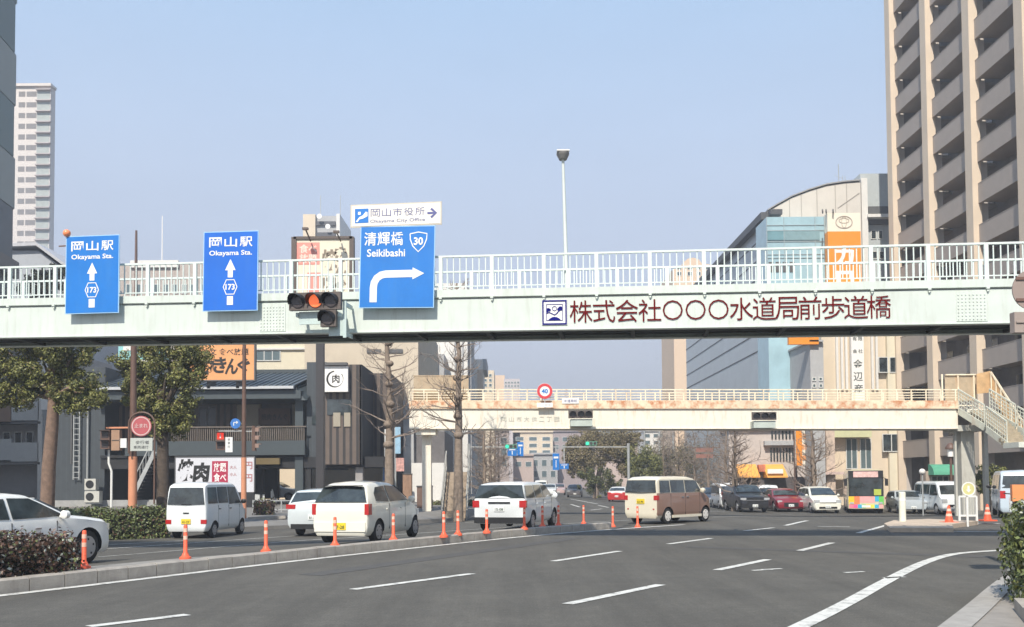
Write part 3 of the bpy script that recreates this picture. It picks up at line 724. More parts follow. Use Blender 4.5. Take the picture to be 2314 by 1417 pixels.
    for sx in S.get('handles', []):
        for sy in (-1, 1): MB().box(sx - .07, sx + .07, *sorted((sy * (w1 - .02), sy * (w1 + .025))), belt - .16, belt - .13).build('door_handle', S.get('handlem', pm), o)
    for sy in (-1, 1):
        mx, mz = S.get('mirror', (L / 2 - 1.0, belt + .08)); yy = sy * (w1 + .11)
        MB().tube([(mx - .08, yy, mz), (mx - .06, yy, mz), (mx + .04, yy, mz), (mx + .08, yy, mz)], [.05, .085, .08, .03], 10).bar((mx, sy * (w1 - .04), mz - .04), (mx, yy, mz - .02), .04, .04).build('mirror', S.get('mirrorm', pm), o, fixn=True, smooth=40)
    plm, px_, pz, front = S.get('plate', (M['plate_w'], -L / 2 - .02, .45, 0))
    for xx, zz in ((-L / 2, pz), (L / 2, .42)):
        sg = 1 if xx > 0 else -1
        po = S.get('pout', .025) if sg < 0 else .025; ob = MB().box(*sorted((xx, xx + sg * po)), -.165, .165, zz - .083, zz + .083).build('number_plate', plm, o)
        ff = Frame((xx + sg * po, 0, zz), (0, sg, 0), (0, 0, 1)); mb = MB(); ff.text(mb, S.get('num', '12-34'), 0, -.02, h=.08, w=.26, bold=.02, d=.004); mb.build('plate_lettering', M['plate_ink'], ob)
    return o
def lampbox(nm, m, L, rear, y0, y1, z0, z1, wrap=.12, out=.012):
    return (nm, m, -L / 2 - out, -L / 2 + wrap, y0, y1, z0, z1) if rear else (nm, m, L / 2 - wrap, L / 2 + out, y0, y1, z0, z1)
KEIVAN = dict(L=3.395, W=1.475, H=1.89, belt=1.12, tum=.10, r=.27, clear=.24, wheels=(-1.05, 1.30),
  top=[(-1.70, 1.30), (-1.68, 1.62), (-1.60, 1.82), (-1.4, 1.88), (.55, 1.88), (.80, 1.82), (.98, 1.66), (1.34, 1.14), (1.5, 1.0), (1.66, .86), (1.70, .6)],
  win=[[(-1.55, 1.17), (-.82, 1.17), (-.82, 1.72), (-1.50, 1.72)], [(-.75, 1.17), (.05, 1.17), (.05, 1.73), (-.75, 1.73)], [(.13, 1.12), (1.12, 1.14), (.80, 1.66), (.74, 1.72), (.13, 1.73)]],
  ws=(1.33, 1.16, .96, 1.70, .10), rw=(-1.70, 1.14, -1.645, 1.70, .07), seams=(-.78, .09, 1.02), handles=(-.68, .22), handlem=M['black'],
  lamps=[lampbox('taillight', M['red'], 3.395, 1, .52, .72, .50, .64, .03), lampbox('headlight', M['headl'], 3.395, 0, .46, .68, .72, .92, .16)],
  bits=[('wiper', M['black'], -1.73, -1.715, -.2, .15, 1.14, 1.16), ('door_grip', M['black'], -1.715, -1.70, -.10, .10, .84, .88), ('front_grille', M['black'], 1.69, 1.705, -.4, .4, .5, .62)],
  plate=(M['plate_y'], 0, .58, 0), mirror=(1.15, 1.2), mirrorm=M['black'], num='41-27')
MIRA = dict(L=3.395, W=1.475, H=1.49, belt=.96, tum=.21, r=.275, clear=.2, wheels=(-1.05, 1.38),
  top=[(-1.70, .86), (-1.66, 1.0), (-1.50, 1.29), (-1.38, 1.40), (-1.15, 1.46), (-.5, 1.49), (.05, 1.46), (.36, 1.36), (.98, 1.02), (1.32, .92), (1.58, .78), (1.70, .55)],
  win=[[(-1.20, 1.02), (-.45, .99), (-.45, 1.38), (-.98, 1.35), (-1.18, 1.2)], [(-.38, .99), (.80, 1.01), (.32, 1.31), (.15, 1.37), (-.38, 1.39)]],
  ws=(1.0, 1.04, .46, 1.36, .08), rw=(-1.665, .98, -1.47, 1.345, .05), seams=(-.42, .62), handles=(-.55, -.1 + .45),
  lamps=[('taillight', M['red'], -1.70, -1.50, .63, .735, .70, .96), lampbox('headlight', M['headl'], 3.395, 0, .45, .69, .60, .76, .25)],
  bits=[('spoiler', M['black'], -1.60, -1.50, -.5, .5, 1.375, 1.40), ('bumper', paint('white_warm', (.78, .76, .66)), -1.725, -1.66, -.66, .66, .30, .52)],
  plate=(M['plate_y'], 0, .43, 0), pout=.045, mirror=(.80, 1.03), num='57-28')
ADVAN = dict(L=4.40, W=1.695, H=1.50, belt=.98, tum=.15, r=.30, clear=.24, wheels=(-1.35, 1.25),
  top=[(-2.20, .94), (-2.18, 1.02), (-2.04, 1.40), (-1.92, 1.46), (-1.4, 1.50), (0, 1.50), (.35, 1.46), (.6, 1.38), (1.22, 1.03), (1.7, .92), (2.05, .80), (2.20, .58)],
  win=[[(-2.08, 1.03), (-1.1, 1.02), (-1.1, 1.40), (-1.92, 1.40)], [(-1.02, 1.02), (-.2, 1.01), (-.2, 1.41), (-1.02, 1.41)], [(-.12, 1.01), (1.0, 1.02), (.55, 1.34), (.42, 1.40), (-.12, 1.41)]],
  ws=(1.2, 1.05, .64, 1.36, .1), rw=(-2.16, 1.0, -2.03, 1.40, .03), seams=(-.16, -1.06, .85), handles=(-.9, .05),
  lamps=[('taillight', M['red'], -2.21, -2.06, .64, .855, .74, .95), lampbox('headlight', M['headl'], 4.4, 0, .5, .80, .62, .78, .3)],
  bits=[('bumper', M['black'], -2.24, -2.05, -.80, .80, .26, .44), ('high_stop_lamp', M['red'], -1.93, -1.88, -.15, .15, 1.445, 1.475), ('trim_bar', M['black'], -2.225, -2.19, -.35, .35, .86, .91)],
  plate=(M['plate_w'], 0, .70, 0), mirror=(.95, 1.06), num='15-08')
CANBUS = dict(L=3.395, W=1.475, H=1.655, belt=1.08, tum=.08, r=.275, clear=.2, wheels=(-1.08, 1.30),
  top=[(-1.70, 1.2), (-1.68, 1.45), (-1.62, 1.58), (-1.45, 1.645), (.30, 1.65), (.62, 1.60), (.85, 1.48), (1.15, 1.14), (1.35, 1.04), (1.6, .92), (1.70, .62)],
  win=[[(-1.58, 1.10), (-.95, 1.10), (-.95, 1.52), (-1.52, 1.52)], [(-.90, 1.10), (-.05, 1.10), (-.05, 1.53), (-.90, 1.53)], [(.0, 1.10), (1.0, 1.11), (.74, 1.46), (.62, 1.52), (.0, 1.53)]],
  ws=(1.13, 1.16, .86, 1.48, .08), rw=(-1.705, 1.10, -1.65, 1.52, .06), seams=(-.02, -.92, .9), handles=(-.2, .1), handlem=M['chrome'],
  lamps=[lampbox('taillight', M['red'], 3.395, 1, .56, .725, .84, 1.0, .1), lampbox('headlight', M['headl'], 3.395, 0, .42, .66, .66, .86, .2), ('reflector', M['red'], -1.71, -1.69, .52, .58, .50, .55)],
  bits=[('sill', paint('ivory', (.72, .66, .52)), -.8, 1.0, -.745, .745, .21, .30)],
  plate=(M['plate_y'], 0, .80, 0), mirror=(.95, 1.16), rim=mat('white_rim', (.7, .66, .6), .4, var=.05), num='63-90')
SEDAN = dict(L=4.90, W=1.80, H=1.46, belt=.93, tum=.22, r=.335, clear=.2, wheels=(-1.40, 1.45),
  top=[(-2.45, .85), (-2.35, 1.0), (-1.75, 1.06), (-1.25, 1.33), (-.8, 1.43), (-.2, 1.46), (.15, 1.43), (.42, 1.33), (1.12, 1.0), (1.6, .94), (2.1, .84), (2.38, .70), (2.45, .5)],
  win=[[(-1.55, 1.00), (-.42, .98), (-.42, 1.36), (-.85, 1.35), (-1.2, 1.25)], [(-.34, .98), (.98, 1.0), (.40, 1.27), (.18, 1.36), (-.34, 1.37)]],
  ws=(1.1, 1.03, .46, 1.31, .06), rw=(-1.74, 1.07, -1.28, 1.31, .08), seams=(-.38, .75), handles=(-.55, .25), handlem=M['chrome'],
  lamps=[('taillight', M['red'], -2.46, -2.30, .55, .86, .78, .94), ('headlight', M['headl'], 2.12, 2.40, .55, .84, .62, .74)],
  bits=[('front_grille', M['black'], 2.43, 2.465, -.45, .45, .34, .60), ('bumper', M['black'], 2.40, 2.45, -.7, .7, .24, .32)],
  plate=(M['plate_w'], 0, .55, 0), mirror=(.85, 1.03), num='30-12')
MINIVAN = dict(L=4.75, W=1.77, H=1.66, belt=1.02, tum=.20, r=.32, clear=.2, wheels=(-1.4, 1.42),
  top=[(-2.38, .95), (-2.32, 1.2), (-2.15, 1.50), (-1.9, 1.61), (-1.0, 1.66), (.1, 1.65), (.5, 1.55), (1.40, 1.08), (1.8, .96), (2.15, .84), (2.38, .62)],
  win=[[(-2.05, 1.08), (-1.15, 1.08), (-1.15, 1.52), (-1.9, 1.5)], [(-1.07, 1.07), (-.15, 1.07), (-.15, 1.55), (-1.07, 1.55)], [(-.07, 1.07), (1.15, 1.08), (.55, 1.44), (.38, 1.52), (-.07, 1.55)]],
  ws=(1.36, 1.12, .54, 1.53, .08), rw=(-2.3, 1.12, -2.16, 1.48, .1), seams=(-.11, -1.1, 1.0), handles=(-.3, .1),
  lamps=[('taillight', M['red'], -2.39, -2.2, .62, .86, .85, 1.2), ('headlight', M['headl'], 2.05, 2.36, .50, .82, .66, .84)],
  bits=[('front_grille', M['black'], 2.34, 2.395, -.55, .55, .30, .42), ('trim_bar', M['chrome'], 2.33, 2.40, -.5, .5, .66, .70)],
  plate=(M['plate_w'], 0, .9, 0), mirror=(1.05, 1.12), num='24-86')
SUV = dict(L=4.70, W=1.82, H=1.69, belt=1.08, tum=.16, r=.35, clear=.27, wheels=(-1.4, 1.42),
  top=[(-2.35, 1.0), (-2.30, 1.2), (-2.05, 1.55), (-1.85, 1.64), (-1.0, 1.69), (.0, 1.68), (.3, 1.60), (.95, 1.18), (1.4, 1.10), (2.1, 1.02), (2.30, .92), (2.35, .6)],
  win=[[(-2.0, 1.15), (-1.0, 1.13), (-1.0, 1.55), (-1.8, 1.54)], [(-.92, 1.12), (-.1, 1.12), (-.1, 1.58), (-.92, 1.57)], [(-.02, 1.12), (.8, 1.14), (.35, 1.5), (.2, 1.56), (-.02, 1.58)]],
  ws=(.93, 1.21, .34, 1.57, .08), rw=(-2.28, 1.2, -2.06, 1.54, .1), seams=(-.06, -.96, .7), handles=(-.3, .1),
  lamps=[('taillight', M['red'], -2.36, -2.1, .66, .91, .98, 1.22), ('headlight', M['headl'], 2.16, 2.36, .55, .88, .78, .90)],
  bits=[('front_grille', M['black'], 2.33, 2.365, -.52, .52, .55, .92), ('trim_bar', M['chrome'], 2.34, 2.375, -.8, .8, .74, .77), ('bumper', M['black'], 2.3, 2.37, -.8, .8, .28, .48), ('roof_rail', M['black'], -1.6, .1, -.74, -.70, 1.67, 1.71)],
  plate=(M['plate_w'], 0, .62, 0), mirror=(.75, 1.18), num='81-45')
KOMBI = dict(KEIVAN, L=4.3, W=1.69, H=1.93, wheels=(-1.3, 1.35), r=.31,
  top=[(-2.15, 1.3), (-2.1, 1.7), (-2.0, 1.85), (-1.8, 1.92), (1.0, 1.92), (1.3, 1.84), (1.5, 1.64), (1.85, 1.14), (2.0, 1.02), (2.12, .88), (2.15, .6)],
  win=[[(-1.95, 1.17), (-1.0, 1.17), (-1.0, 1.74), (-1.9, 1.74)], [(-.92, 1.17), (.35, 1.17), (.35, 1.75), (-.92, 1.75)], [(.45, 1.13), (1.6, 1.14), (1.25, 1.66), (1.2, 1.73), (.45, 1.75)]],
  ws=(1.83, 1.17, 1.47, 1.68, .09), rw=(-2.13, 1.2, -2.09, 1.7, .1), seams=(.4, -.96), handles=(-.3, .6),
  lamps=[lampbox('taillight', M['red'], 4.3, 1, .6, .80, .8, 1.1, .05), lampbox('headlight', M['headl'], 4.3, 0, .50, .78, .70, .92, .16)],
  bits=[('front_grille', M['black'], 2.14, 2.165, -.45, .45, .45, .60)], plate=(M['plate_w'], 0, .6, 0), mirror=(1.6, 1.25), num='52-19')
def wheelspot(S, wx, sy, px, py, heading, scale=1.0):
    """vehicle origin such that the given wheel touches the road at the picture point"""
    p = G(px, py); fwd = V((math.sin(heading), math.cos(heading), 0)); lft = V((-fwd.y, fwd.x, 0))
    q = p - fwd * wx * scale - lft * sy * S['W'] / 2 * scale; return V((q.x, q.y, p.z)), q
R = math.radians
wh = paint('white_cool', (.74, .77, .77)); wsed = paint('white_bright', (.86, .85, .80)); ww = paint('white_warm', (.78, .76, .66)); wn_ = paint('white_neutral', (.76, .76, .74))
pos, _ = wheelspot(KEIVAN, -1.05, -1, 484, 1215, R(8)); car('van', pos, R(7), 'small white boxy van seen from behind beside the clipped hedge', 'van', KEIVAN, wh, None, 1.04)
pos, _ = wheelspot(MIRA, -1.05, -1, 858, 1227, R(15.5), 1.10); car('car', pos, R(15.5), 'cream white hatchback seen from behind with yellow plate, nearest car behind the median', 'car', MIRA, ww, None, 1.10)
AD2 = dict(ADVAN); pos, _ = wheelspot(ADVAN, -1.35, -1, 1206, 1199, R(17), 1.07); car('car', pos, R(17), 'cool white estate car with black rear bumper behind four orange bollards', 'car', ADVAN, wh, None, 1.07)
brown = paint('brown', (.26, .155, .115)); ivory = paint('ivory', (.72, .66, .52))
def twof(c, n): return c.z < 1.06 and c.z > .30 and abs(c.y) > .60 and abs(n.x) < .8 or (c.x < -1.6 and .34 < c.z < .60) or (c.x > 1.3 and c.z > .34 and c.z < .9)
CB = dict(CANBUS, two=(twof, brown)); pos, _ = wheelspot(CANBUS, -1.08, -1, 1511, 1184, R(44)); car('van', pos, R(44), 'two tone brown and cream boxy small van turning in the crossing', 'van', CB, ivory)
pos, _ = wheelspot(MINIVAN, -1.4, 1, 672, 1209, R(11)); 
SUVW = dict(SUV, H=1.50, L=4.5, top=[(a * .957, z * .888) for a, z in SUV['top']], belt=.98, win=[[(x * .957, z * .888) for x, z in w_] for w_ in SUV['win']], ws=(.89, 1.08, .33, 1.40, .08), rw=(-2.18, 1.04, -1.97, 1.37, .1), r=.31, wheels=(-1.33, 1.33),
   lamps=[('taillight', M['red'], -2.26, -2.0, .60, .91, .88, 1.02), ('headlight', M['headl'], 2.06, 2.26, .55, .88, .7, .80)], bits=[('bumper', M['black'], -2.27, -2.15, -.75, .75, .24, .40)], mirror=(.72, 1.05))
pos, _ = wheelspot(SUVW, -1.33, 1, 672, 1209, R(10), 1.13); car('car', pos, R(10), 'white car seen from behind half hidden by the cream hatchback', 'car', SUVW, paint('white_silver', (.62, .67, .68)), None, 1.13)
SED2 = dict(SEDAN, L=4.7, wheels=(-1.35, 1.62), r=.345, top=[(-2.35, .85), (-2.25, 1.0), (-1.7, 1.06), (-1.25, 1.33), (-.8, 1.43), (-.2, 1.46), (.15, 1.43), (.42, 1.33), (1.12, 1.02), (1.6, .97), (2.1, .90), (2.28, .82), (2.35, .6)],
  lamps=[('taillight', M['red'], -2.36, -2.20, .55, .86, .78, .94), ('headlight', M['headl'], 2.02, 2.30, .58, .84, .66, .80)], bits=[('front_grille', M['black'], 2.30, 2.36, -.45, .45, .34, .60)])
pos, _ = wheelspot(SED2, 1.62, -1, 200, 1274, R(17), 1.08); car('car', pos, R(17), 'white sedan entering at the left edge behind the reddish hedge', 'car', SED2, wsed, None, 1.08)
# oncoming row at the crossing on the right (heading towards us)
def onc(S, px, py, hd, label, pm, cat='car', kind='car', sc=1.0, front=True):
    p = G(px, py); fwd = V((math.sin(hd), math.cos(hd), 0)); q = p - fwd * (S['L'] / 2 - .4) * sc
    return car(kind, (q.x, q.y, g(q.x, q.y)), hd, label, cat, S, pm, None, sc)
HD = R(180 + 14)
navy = paint('navy', (.03, .05, .09)); blk = paint('black', (.02, .02, .024)); redp = paint('dark_red', (.22, .01, .02)); silver = paint('silver', (.42, .46, .48), .3)
onc(SEDAN, 1600, 1146, HD, 'dark blue car at the left end of the waiting row beyond the crossing', navy, sc=1.1)
onc(KOMBI, 1652, 1151, R(180 + 2), 'white van waiting behind the black four by four', wn_, 'van', 'van', 1.04)
onc(SUV, 1703, 1158, R(180 - 2), 'black four by four with a big grille waiting beyond the crossing', blk, sc=1.13)
onc(KOMBI, 1738, 1150, R(180 + 8), 'white van between the black four by four and the dark red car', wh, 'van', 'van', .96)
onc(SEDAN, 1785, 1157, R(180 + 2), 'dark red car waiting beside the white people carrier', redp, sc=1.12)
onc(MINIVAN, 1868, 1160, R(180 + 3), 'white people carrier waiting left of the colourful bus', ww, 'car', sc=1.08)
onc(SUVW, 2062, 1161, R(180 + 10), 'silver car waiting between the bus and the white van on the right', silver)
KB2 = dict(KOMBI); onc(KB2, 2155, 1163, R(180 + 2), 'white box van waiting beside the striped bridge pillar, behind the round island sign', wh, 'van', 'van', 1.1)
# far traffic
def away(S, px, py, hd, label, pm, kind='car'):
    p = G(px, py); fwd = V((math.sin(hd), math.cos(hd), 0)); q = p + fwd * (S['L'] / 2 - .3); car(kind, (q.x, q.y, g(q.x, q.y)), hd, label, kind, S, pm)
TAXI = dict(SEDAN, L=4.6, lamps=SEDAN['lamps'])
def redlow(c, n): return c.z < .92
away(dict(SEDAN, two=(redlow, paint('taxi_red', (.50, .03, .03)))), 1394, 1134, R(12), 'red and white taxi far off beyond the crossing', wn_)
onc(SUVW, 1299, 1124, R(184), 'small dark car coming from the far street by the hedge', paint('grey', (.10, .09, .09)))
onc(SUVW, 1240, 1122, R(184), 'white car far away in the queue on the far street, left one', wh)
onc(SUVW, 1262, 1119, R(184), 'pale pink car far away in the queue on the far street', paint('rose', (.5, .35, .33)))
onc(KOMBI, 1222, 1119, R(184), 'small pale van furthest left in the far street queue', ww, 'van', 'van')
# cars in the restaurant car park
lotz = .06
def parked(px, Y, hd, S, pm, label):
    p = P(px, 1120, Y); car('car', (p.x, Y, lotz), hd, label, 'car', S, pm, 'cars parked by the restaurant')
parked(622, 74, R(95), SUVW, wn_, 'white car parked under the restaurant behind the scooter')

# --- bus
def bus():
    pc = G(1957, 1160); hd = R(180 + 17); fwd = V((math.sin(hd), math.cos(hd), 0)); Lb, Wb, Hb = 9.0, 2.3, 2.95
    q = pc - fwd * (Lb / 2 - .4); o = thing('bus', (q.x, q.y, g(q.x, q.y)), 'colourful patchwork painted bus facing us beyond the crossing', 'bus', rz=math.pi / 2 - hd); o['_w'] = [0., 0., 0.]
    cols = [(.75, .72, .10), (.85, .22, .08), (.85, .22, .28), (.85, .40, .38), (.80, .12, .30), (.05, .42, .62), (.14, .55, .10), (.85, .55, .03)]
    pm = paint('bus_cream', (.66, .60, .42)); x1 = Lb / 2
    mb = MB(); sec = [(-.5, .32), (.5, .32), (.5, 2.6), (.46, 2.85), (.38, Hb), (-.38, Hb), (-.46, 2.85), (-.5, 2.6)]
    st = [(-x1, .97), (-x1 + .1, 1), (x1 - .25, 1), (x1 - .08, .985), (x1, .93)]
    mb.add([(x, y * Wb * k, z) for x, k in st for y, z in sec], [(i * 8 + j, i * 8 + (j + 1) % 8, i * 8 + 8 + (j + 1) % 8, i * 8 + 8 + j) for i in range(4) for j in range(8)] + [tuple(range(8)), tuple(range(39, 31, -1))])
    mb.build('body', pm, o, fixn=True, smooth=30)
    F = Frame((x1 + .004, 0, 0), (0, 1, 0), (0, 0, 1))
    mb = MB(); F.rect(mb, -1.10, 1.10, 1.15, 2.86, .001, .010); mb.build('dark_surround', M['black'], o)
    mb = MB(); F.rect(mb, -1.02, 1.02, 1.18, 2.32, .010, .022); mb.build('windshield', M['glass'], o)
    mb = MB(); F.rect(mb, -.78, .78, 2.42, 2.80, .01, .03); mb.build('destination_board', mat('bus_board', (.75, .48, .44), .5, var=.25, scale=6), o)
    pats = [(-1.1, -.75, 0, .62, 1.14, 7), (-.75, -.4, 1, .62, 1.14, 1), (-.4, .55, 2, .72, 1.14, 3), (.55, .8, 3, .8, 1.14, 5), (.8, 1.1, 4, .62, 1.14, 6)]
    for i, (a, b, _, z0, z1, c) in enumerate(pats):
        mb = MB(); F.rect(mb, a, b, z0, z1, 0, .008); mb.build('painted_patch', mat('bus_col%d' % c, cols[c], .4, var=.12, scale=4), o)
    lo = [2, 4, 5, 6, 7, 0, 5, 3]
    for i in range(8):
        a = -1.06 + i * .265; mb = MB(); F.rect(mb, a, a + .262, .36, .60, 0, .012); mb.build('painted_patch', mat('bus_col%d' % lo[i], cols[lo[i]], .4, var=.12, scale=4), o)
    for s in (-1, 1):
        mb = MB(); F.rect(mb, s * .9 - .13, s * .9 + .13, .64, .76, .008, .03); mb.build('headlight', M['headl'], o)
        MB().bar((x1, s * 1.05, 2.4), (x1 + .25, s * 1.28, 2.3), .04, .04).box(x1 + .18, x1 + .28, s * 1.28 - .1, s * 1.28 + .1, 1.85, 2.3).build('mirror', M['black'], o)
    mb = MB(); F.rect(mb, .5, .95, 1.22, 1.62, .02, .035); mb.build('route_card', mat('lime_card', (.45, .52, .08), .5), o)
    mb = MB(); F.rect(mb, -.28, .28, .40, .56, .012, .02); mb.build('number_plate', M['plate_w'], o)
    for s in (-1, 1):
        y = s * Wb / 2
        for k in range(6):
            x = -3.9 + k * 1.3; MB().box(x, x + 1.15, *sorted((y - s * .02, y + s * .01)), 1.2, 2.3).build('side_window', M['glass'], o)
        for wx in (-2.5, 2.3):
            w_ = MB().tube([(wx, s * .85, .46), (wx, s * (Wb / 2 + .01), .46)], .46, 22).build('wheel', M['tyre'], o, smooth=40); MB().tube([(wx, s * .9, .46), (wx, s * (Wb / 2 + .02), .46)], .26, 16).build('rim', M['hub'], w_)
bus()
# --- silver blue truck-van and delivery scooter at the right edge
pos = G(2268, 1172); TV = dict(KOMBI, H=1.98); car('van', (pos.x + 1.55, pos.y + 2.0, pos.z), R(22), 'silver van seen from behind at the right edge under the stair landing', 'van', TV, paint('pale_blue', (.50, .58, .64)), None, .95)
def scooter(loc, rz, label, boxm, group=None, s=1.0):
    o = thing('scooter', loc, label, 'scooter', group, rz=rz); o['_w'] = [0., 0., 0.]; o.scale = (s,) * 3
    for x in (-.6, .6):
        n = 18; mb = MB()
        pts = [(x + .23 * math.cos(2 * math.pi * i / n), 0, .27 + .23 * math.sin(2 * math.pi * i / n)) for i in range(n + 1)]; mb.tube(pts, .045, 6, False)
        w_ = mb.build('wheel', M['tyre'], o, smooth=50); MB().tube([(x, -.03, .27), (x, .03, .27)], .15, 12).build('rim', M['hub'], w_)
    MB().tube([(.6, 0, .27), (.5, 0, .6), (.42, 0, 1.0)], [.03, .05, .04]).box(.34, .46, -.16, .16, .45, .9).box(-.1, .4, -.12, .12, .25, .33).build('front_shield', paint('scooter_white', (.6, .62, .62)), o)
    MB().tube([(.42, -.32, 1.03), (.45, 0, 1.0), (.42, .32, 1.03)], .02).build('handlebar', M['black'], o)
    MB().box(-.75, -.05, -.14, .14, .3, .68).build('body', paint('scooter_white', (.6, .62, .62)), o); MB().box(-.7, -.02, -.13, .13, .68, .78).build('seat', M['black'], o)
    if boxm: MB().box(-1.0, -.5, -.24, .24, .80, 1.32).build('cargo_box', boxm, o)
    return o
p = G(2306, 1190); scooter((p.x + .16, p.y + .5, p.z), R(70), 'scooter with an orange cargo box at the right edge', mat('box_orange', (.80, .28, .10), .5, var=.05))
p = P(600, 1120, 63.2); scooter((p.x, 63.2, lotz), R(10), 'dark scooter parked by the restaurant car park beside the white car', None)
p = P(78, 1130, 56); scooter((p.x, 56, lotz), R(40), 'scooter parked beside the leaning tree trunk at the left', None)

# ------------------------------------------------------------------ bollards, posts, cones
def bollard_proto(p, H):
    o = thing('bollard', p, 'x', 'bollard', 'orange bollards along the median'); o['_w'] = [0., 0., 0.]
    MB().tube([(0, 0, -.02), (0, 0, .03), (0, 0, .05), (0, 0, .10), (0, 0, .12), (0, 0, H - .02), (0, 0, H)], [.11, .105, .07, .05, .038, .035, .025], 16).build('post', M['orange'], o, smooth=40)
    for z in (.62, .84): MB().tube([(0, 0, H * z - .035), (0, 0, H * z + .035)], .0395, 16).build('reflective_band', M['bandpale'], o, smooth=40)
    return o
BO = [(190, 1283, 'beside the reddish hedge'), (419, 1262, 'below the small white van'), (601, 1246, 'standing clear right of the small white van'), (757, 1233, 'covering the left of the yellow plate of the cream hatchback'),
      (889, 1220, 'in front of the side of the cream hatchback'), (1003, 1212, 'left one of the close pair past the cream hatchback'), (1035, 1208, 'right one of the close pair past the cream hatchback'), (1100, 1203, 'at the left of the white estate car'),
      (1185, 1195, 'at the rear wheel of the white estate car'), (1226, 1190, 'in front of the door of the white estate car'), (1262, 1188, 'at the front wheel of the white estate car'), (1319, 1184, 'small one standing alone past the estate car'),
      (1385, 1191, 'left of the brown and cream van'), (1441, 1192, 'in front of the brown and cream van')]
proto = None
for i, (px, py, wh_) in enumerate(BO):
    p = G(px, py); onm = i < 11
    if onm:
        d_ = ray(px, py); z = .2
        for _ in range(8): q = EYE + d_ * ((z - EYE.z) / d_.z); z = g(q.x, q.y) + .2
        p = V((q.x, q.y, z - .005))
    if proto is None: proto = bollard_proto(p, .62); o = proto
    else: o = copytree(proto)
    o.location = p; o['label'] = 'orange bollard ' + wh_
    o.scale = (1, 1, 1.0 if i < 11 else 1.12)
for px, py, top, r, lab in [(2040, 1187, 1113, .07, 'thick white round post on the tip of the traffic island')]:
    p = G(px, py); H = (P(px, top, p.y) - P(px, py, p.y)).length; o = thing('post', p + V((0, 0, .1)), lab, 'post')
    MB().tube([p + V((0, 0, 0)), p + V((0, 0, H)), p + V((0, 0, H + .02))], [.11, .11, .09], 16).build('post_body', mat('cream_post', (.72, .72, .60), .5, var=.08), o, smooth=40)
    MB().tube([p + V((0, 0, H * .75)), p + V((0, 0, H * .82))], .114, 16).build('reflective_band', M['signwhite'], o, smooth=40)
def cone(px, py, lab):
    p = G(px, py) + V((0, 0, .10)); o = thing('traffic_cone', p, lab, 'traffic cone', 'traffic cones on the island')
    MB().box(p.x - .22, p.x + .22, p.y - .22, p.y + .22, p.z, p.z + .04).tube([p + V((0, 0, .04)), p + V((0, 0, .56))], [.13, .035], 16).build('cone_body', M['orange'], o, smooth=40)
    for a in (.22, .38): MB().tube([p + V((0, 0, a)), p + V((0, 0, a + .08))], [.13 - (a - .04) * .183 + .005, .13 - (a + .04) * .183 + .005], 16).build('reflective_band', M['bandpale'], o, smooth=40)
cone(2145, 1189, 'orange cone left of the round island sign'); cone(2232, 1184, 'orange cone right of the round island sign')
p = G(2187, 1190); Yi = p.y; q = P(2187, 1105, Yi); o = thing('road_sign', p, 'round pale yellow disc sign on a white pole on the traffic island', 'road sign')
MB().tube([p, V((p.x, Yi, q.z))], .035, 10).build('pole', M['white'], o); F = Frame(q + V((0, -.04, 0)), (1, 0, 0), (0, 0, 1))
mb = MB(); F.disc(mb, 0, 0, .22, -.01, .01); mb.build('disc', mat('pale_yellow', (.62, .58, .26), .4, var=.08), o); mb = MB(); F.ring(mb, 0, 0, .185, .22, .01, .016)
F.poly(mb, [(-.03, .10), (.03, .10), (.03, -.02), (.08, -.02), (0, -.11), (-.08, -.02), (-.03, -.02)], .01, .016); mb.build('marking', M['signwhite'], o)
a, b = P(2167, 1122, Yi + 1.2), P(2207, 1165, Yi + 1.2); o = thing('guard_fence', V((a.x, a.y, b.z - .3)), 'small white tubular guard frame behind the round island sign', 'fence')
mb = MB()
for x in (a.x, b.x): mb.bar((x, a.y, b.z - .7), (x, a.y, a.z), .06, .06)
for z in (a.z, b.z): mb.bar((a.x, a.y, z), (b.x, a.y, z), .05, .06)
mb.build('frame', M['white'], o)
mb = MB()
for i in range(1, 8): mb.bar((a.x + (b.x - a.x) * i / 8, a.y, b.z), (a.x + (b.x - a.x) * i / 8, a.y, a.z), .015, .015)
mb.build('bars', M['galv'], o)

# ------------------------------------------------------------------ second footbridge
def fx(px, Y): return P(px, 1080, Y).x
def fz(py, Y, px=1157): return P(px, py, Y).z
Y2 = 52.0
A2, B2 = P(925, 968, Y2), P(2165, 968, Y2); A2t = P(925, 925, Y2)
U2 = (B2 - A2).normalized(); L2 = (B2 - A2).length; hg = A2t.z - A2.z
b2 = thing('footbridge', A2, 'rust stained cream footbridge farther back with a stair at its right end', 'footbridge')
def B2P(s, h, d): return A2 + U2 * s + V((0, d, h))
def b2box(mb, s0, s1, h0, h1, d0, d1, mi=0):
    mb.add([B2P(s0, h0, d0), B2P(s1, h0, d0), B2P(s1, h0, d1), B2P(s0, h0, d1), B2P(s0, h1, d0), B2P(s1, h1, d0), B2P(s1, h1, d1), B2P(s0, h1, d1)],
           [(0, 3, 2, 1), (4, 5, 6, 7), (0, 1, 5, 4), (1, 2, 6, 5), (2, 3, 7, 6), (3, 0, 4, 7)], mi)
mb = MB(); b2box(mb, 0, L2, 0, hg, 0, 1.8); b2box(mb, 0, L2, -.03, 0, -.08, 1.88); b2box(mb, 0, L2, hg, hg + .03, -.06, 1.8)
for s in np.arange(3, L2, 4.2): b2box(mb, s, s + .015, .02, hg - .02, -.012, 0)
mb.build('girder', M['bridge2'], b2)
mb = MB(); b2box(mb, 0, L2, hg + .03, hg + .46, -.10, .05); b2box(mb, 0, L2, hg + .03, hg + .46, 1.75, 1.9); b2box(mb, 0, L2, hg + .03, hg + .12, .05, 1.75); mb.build('kerb_band', M['rust'], b2)
hr2 = hg + 1.08
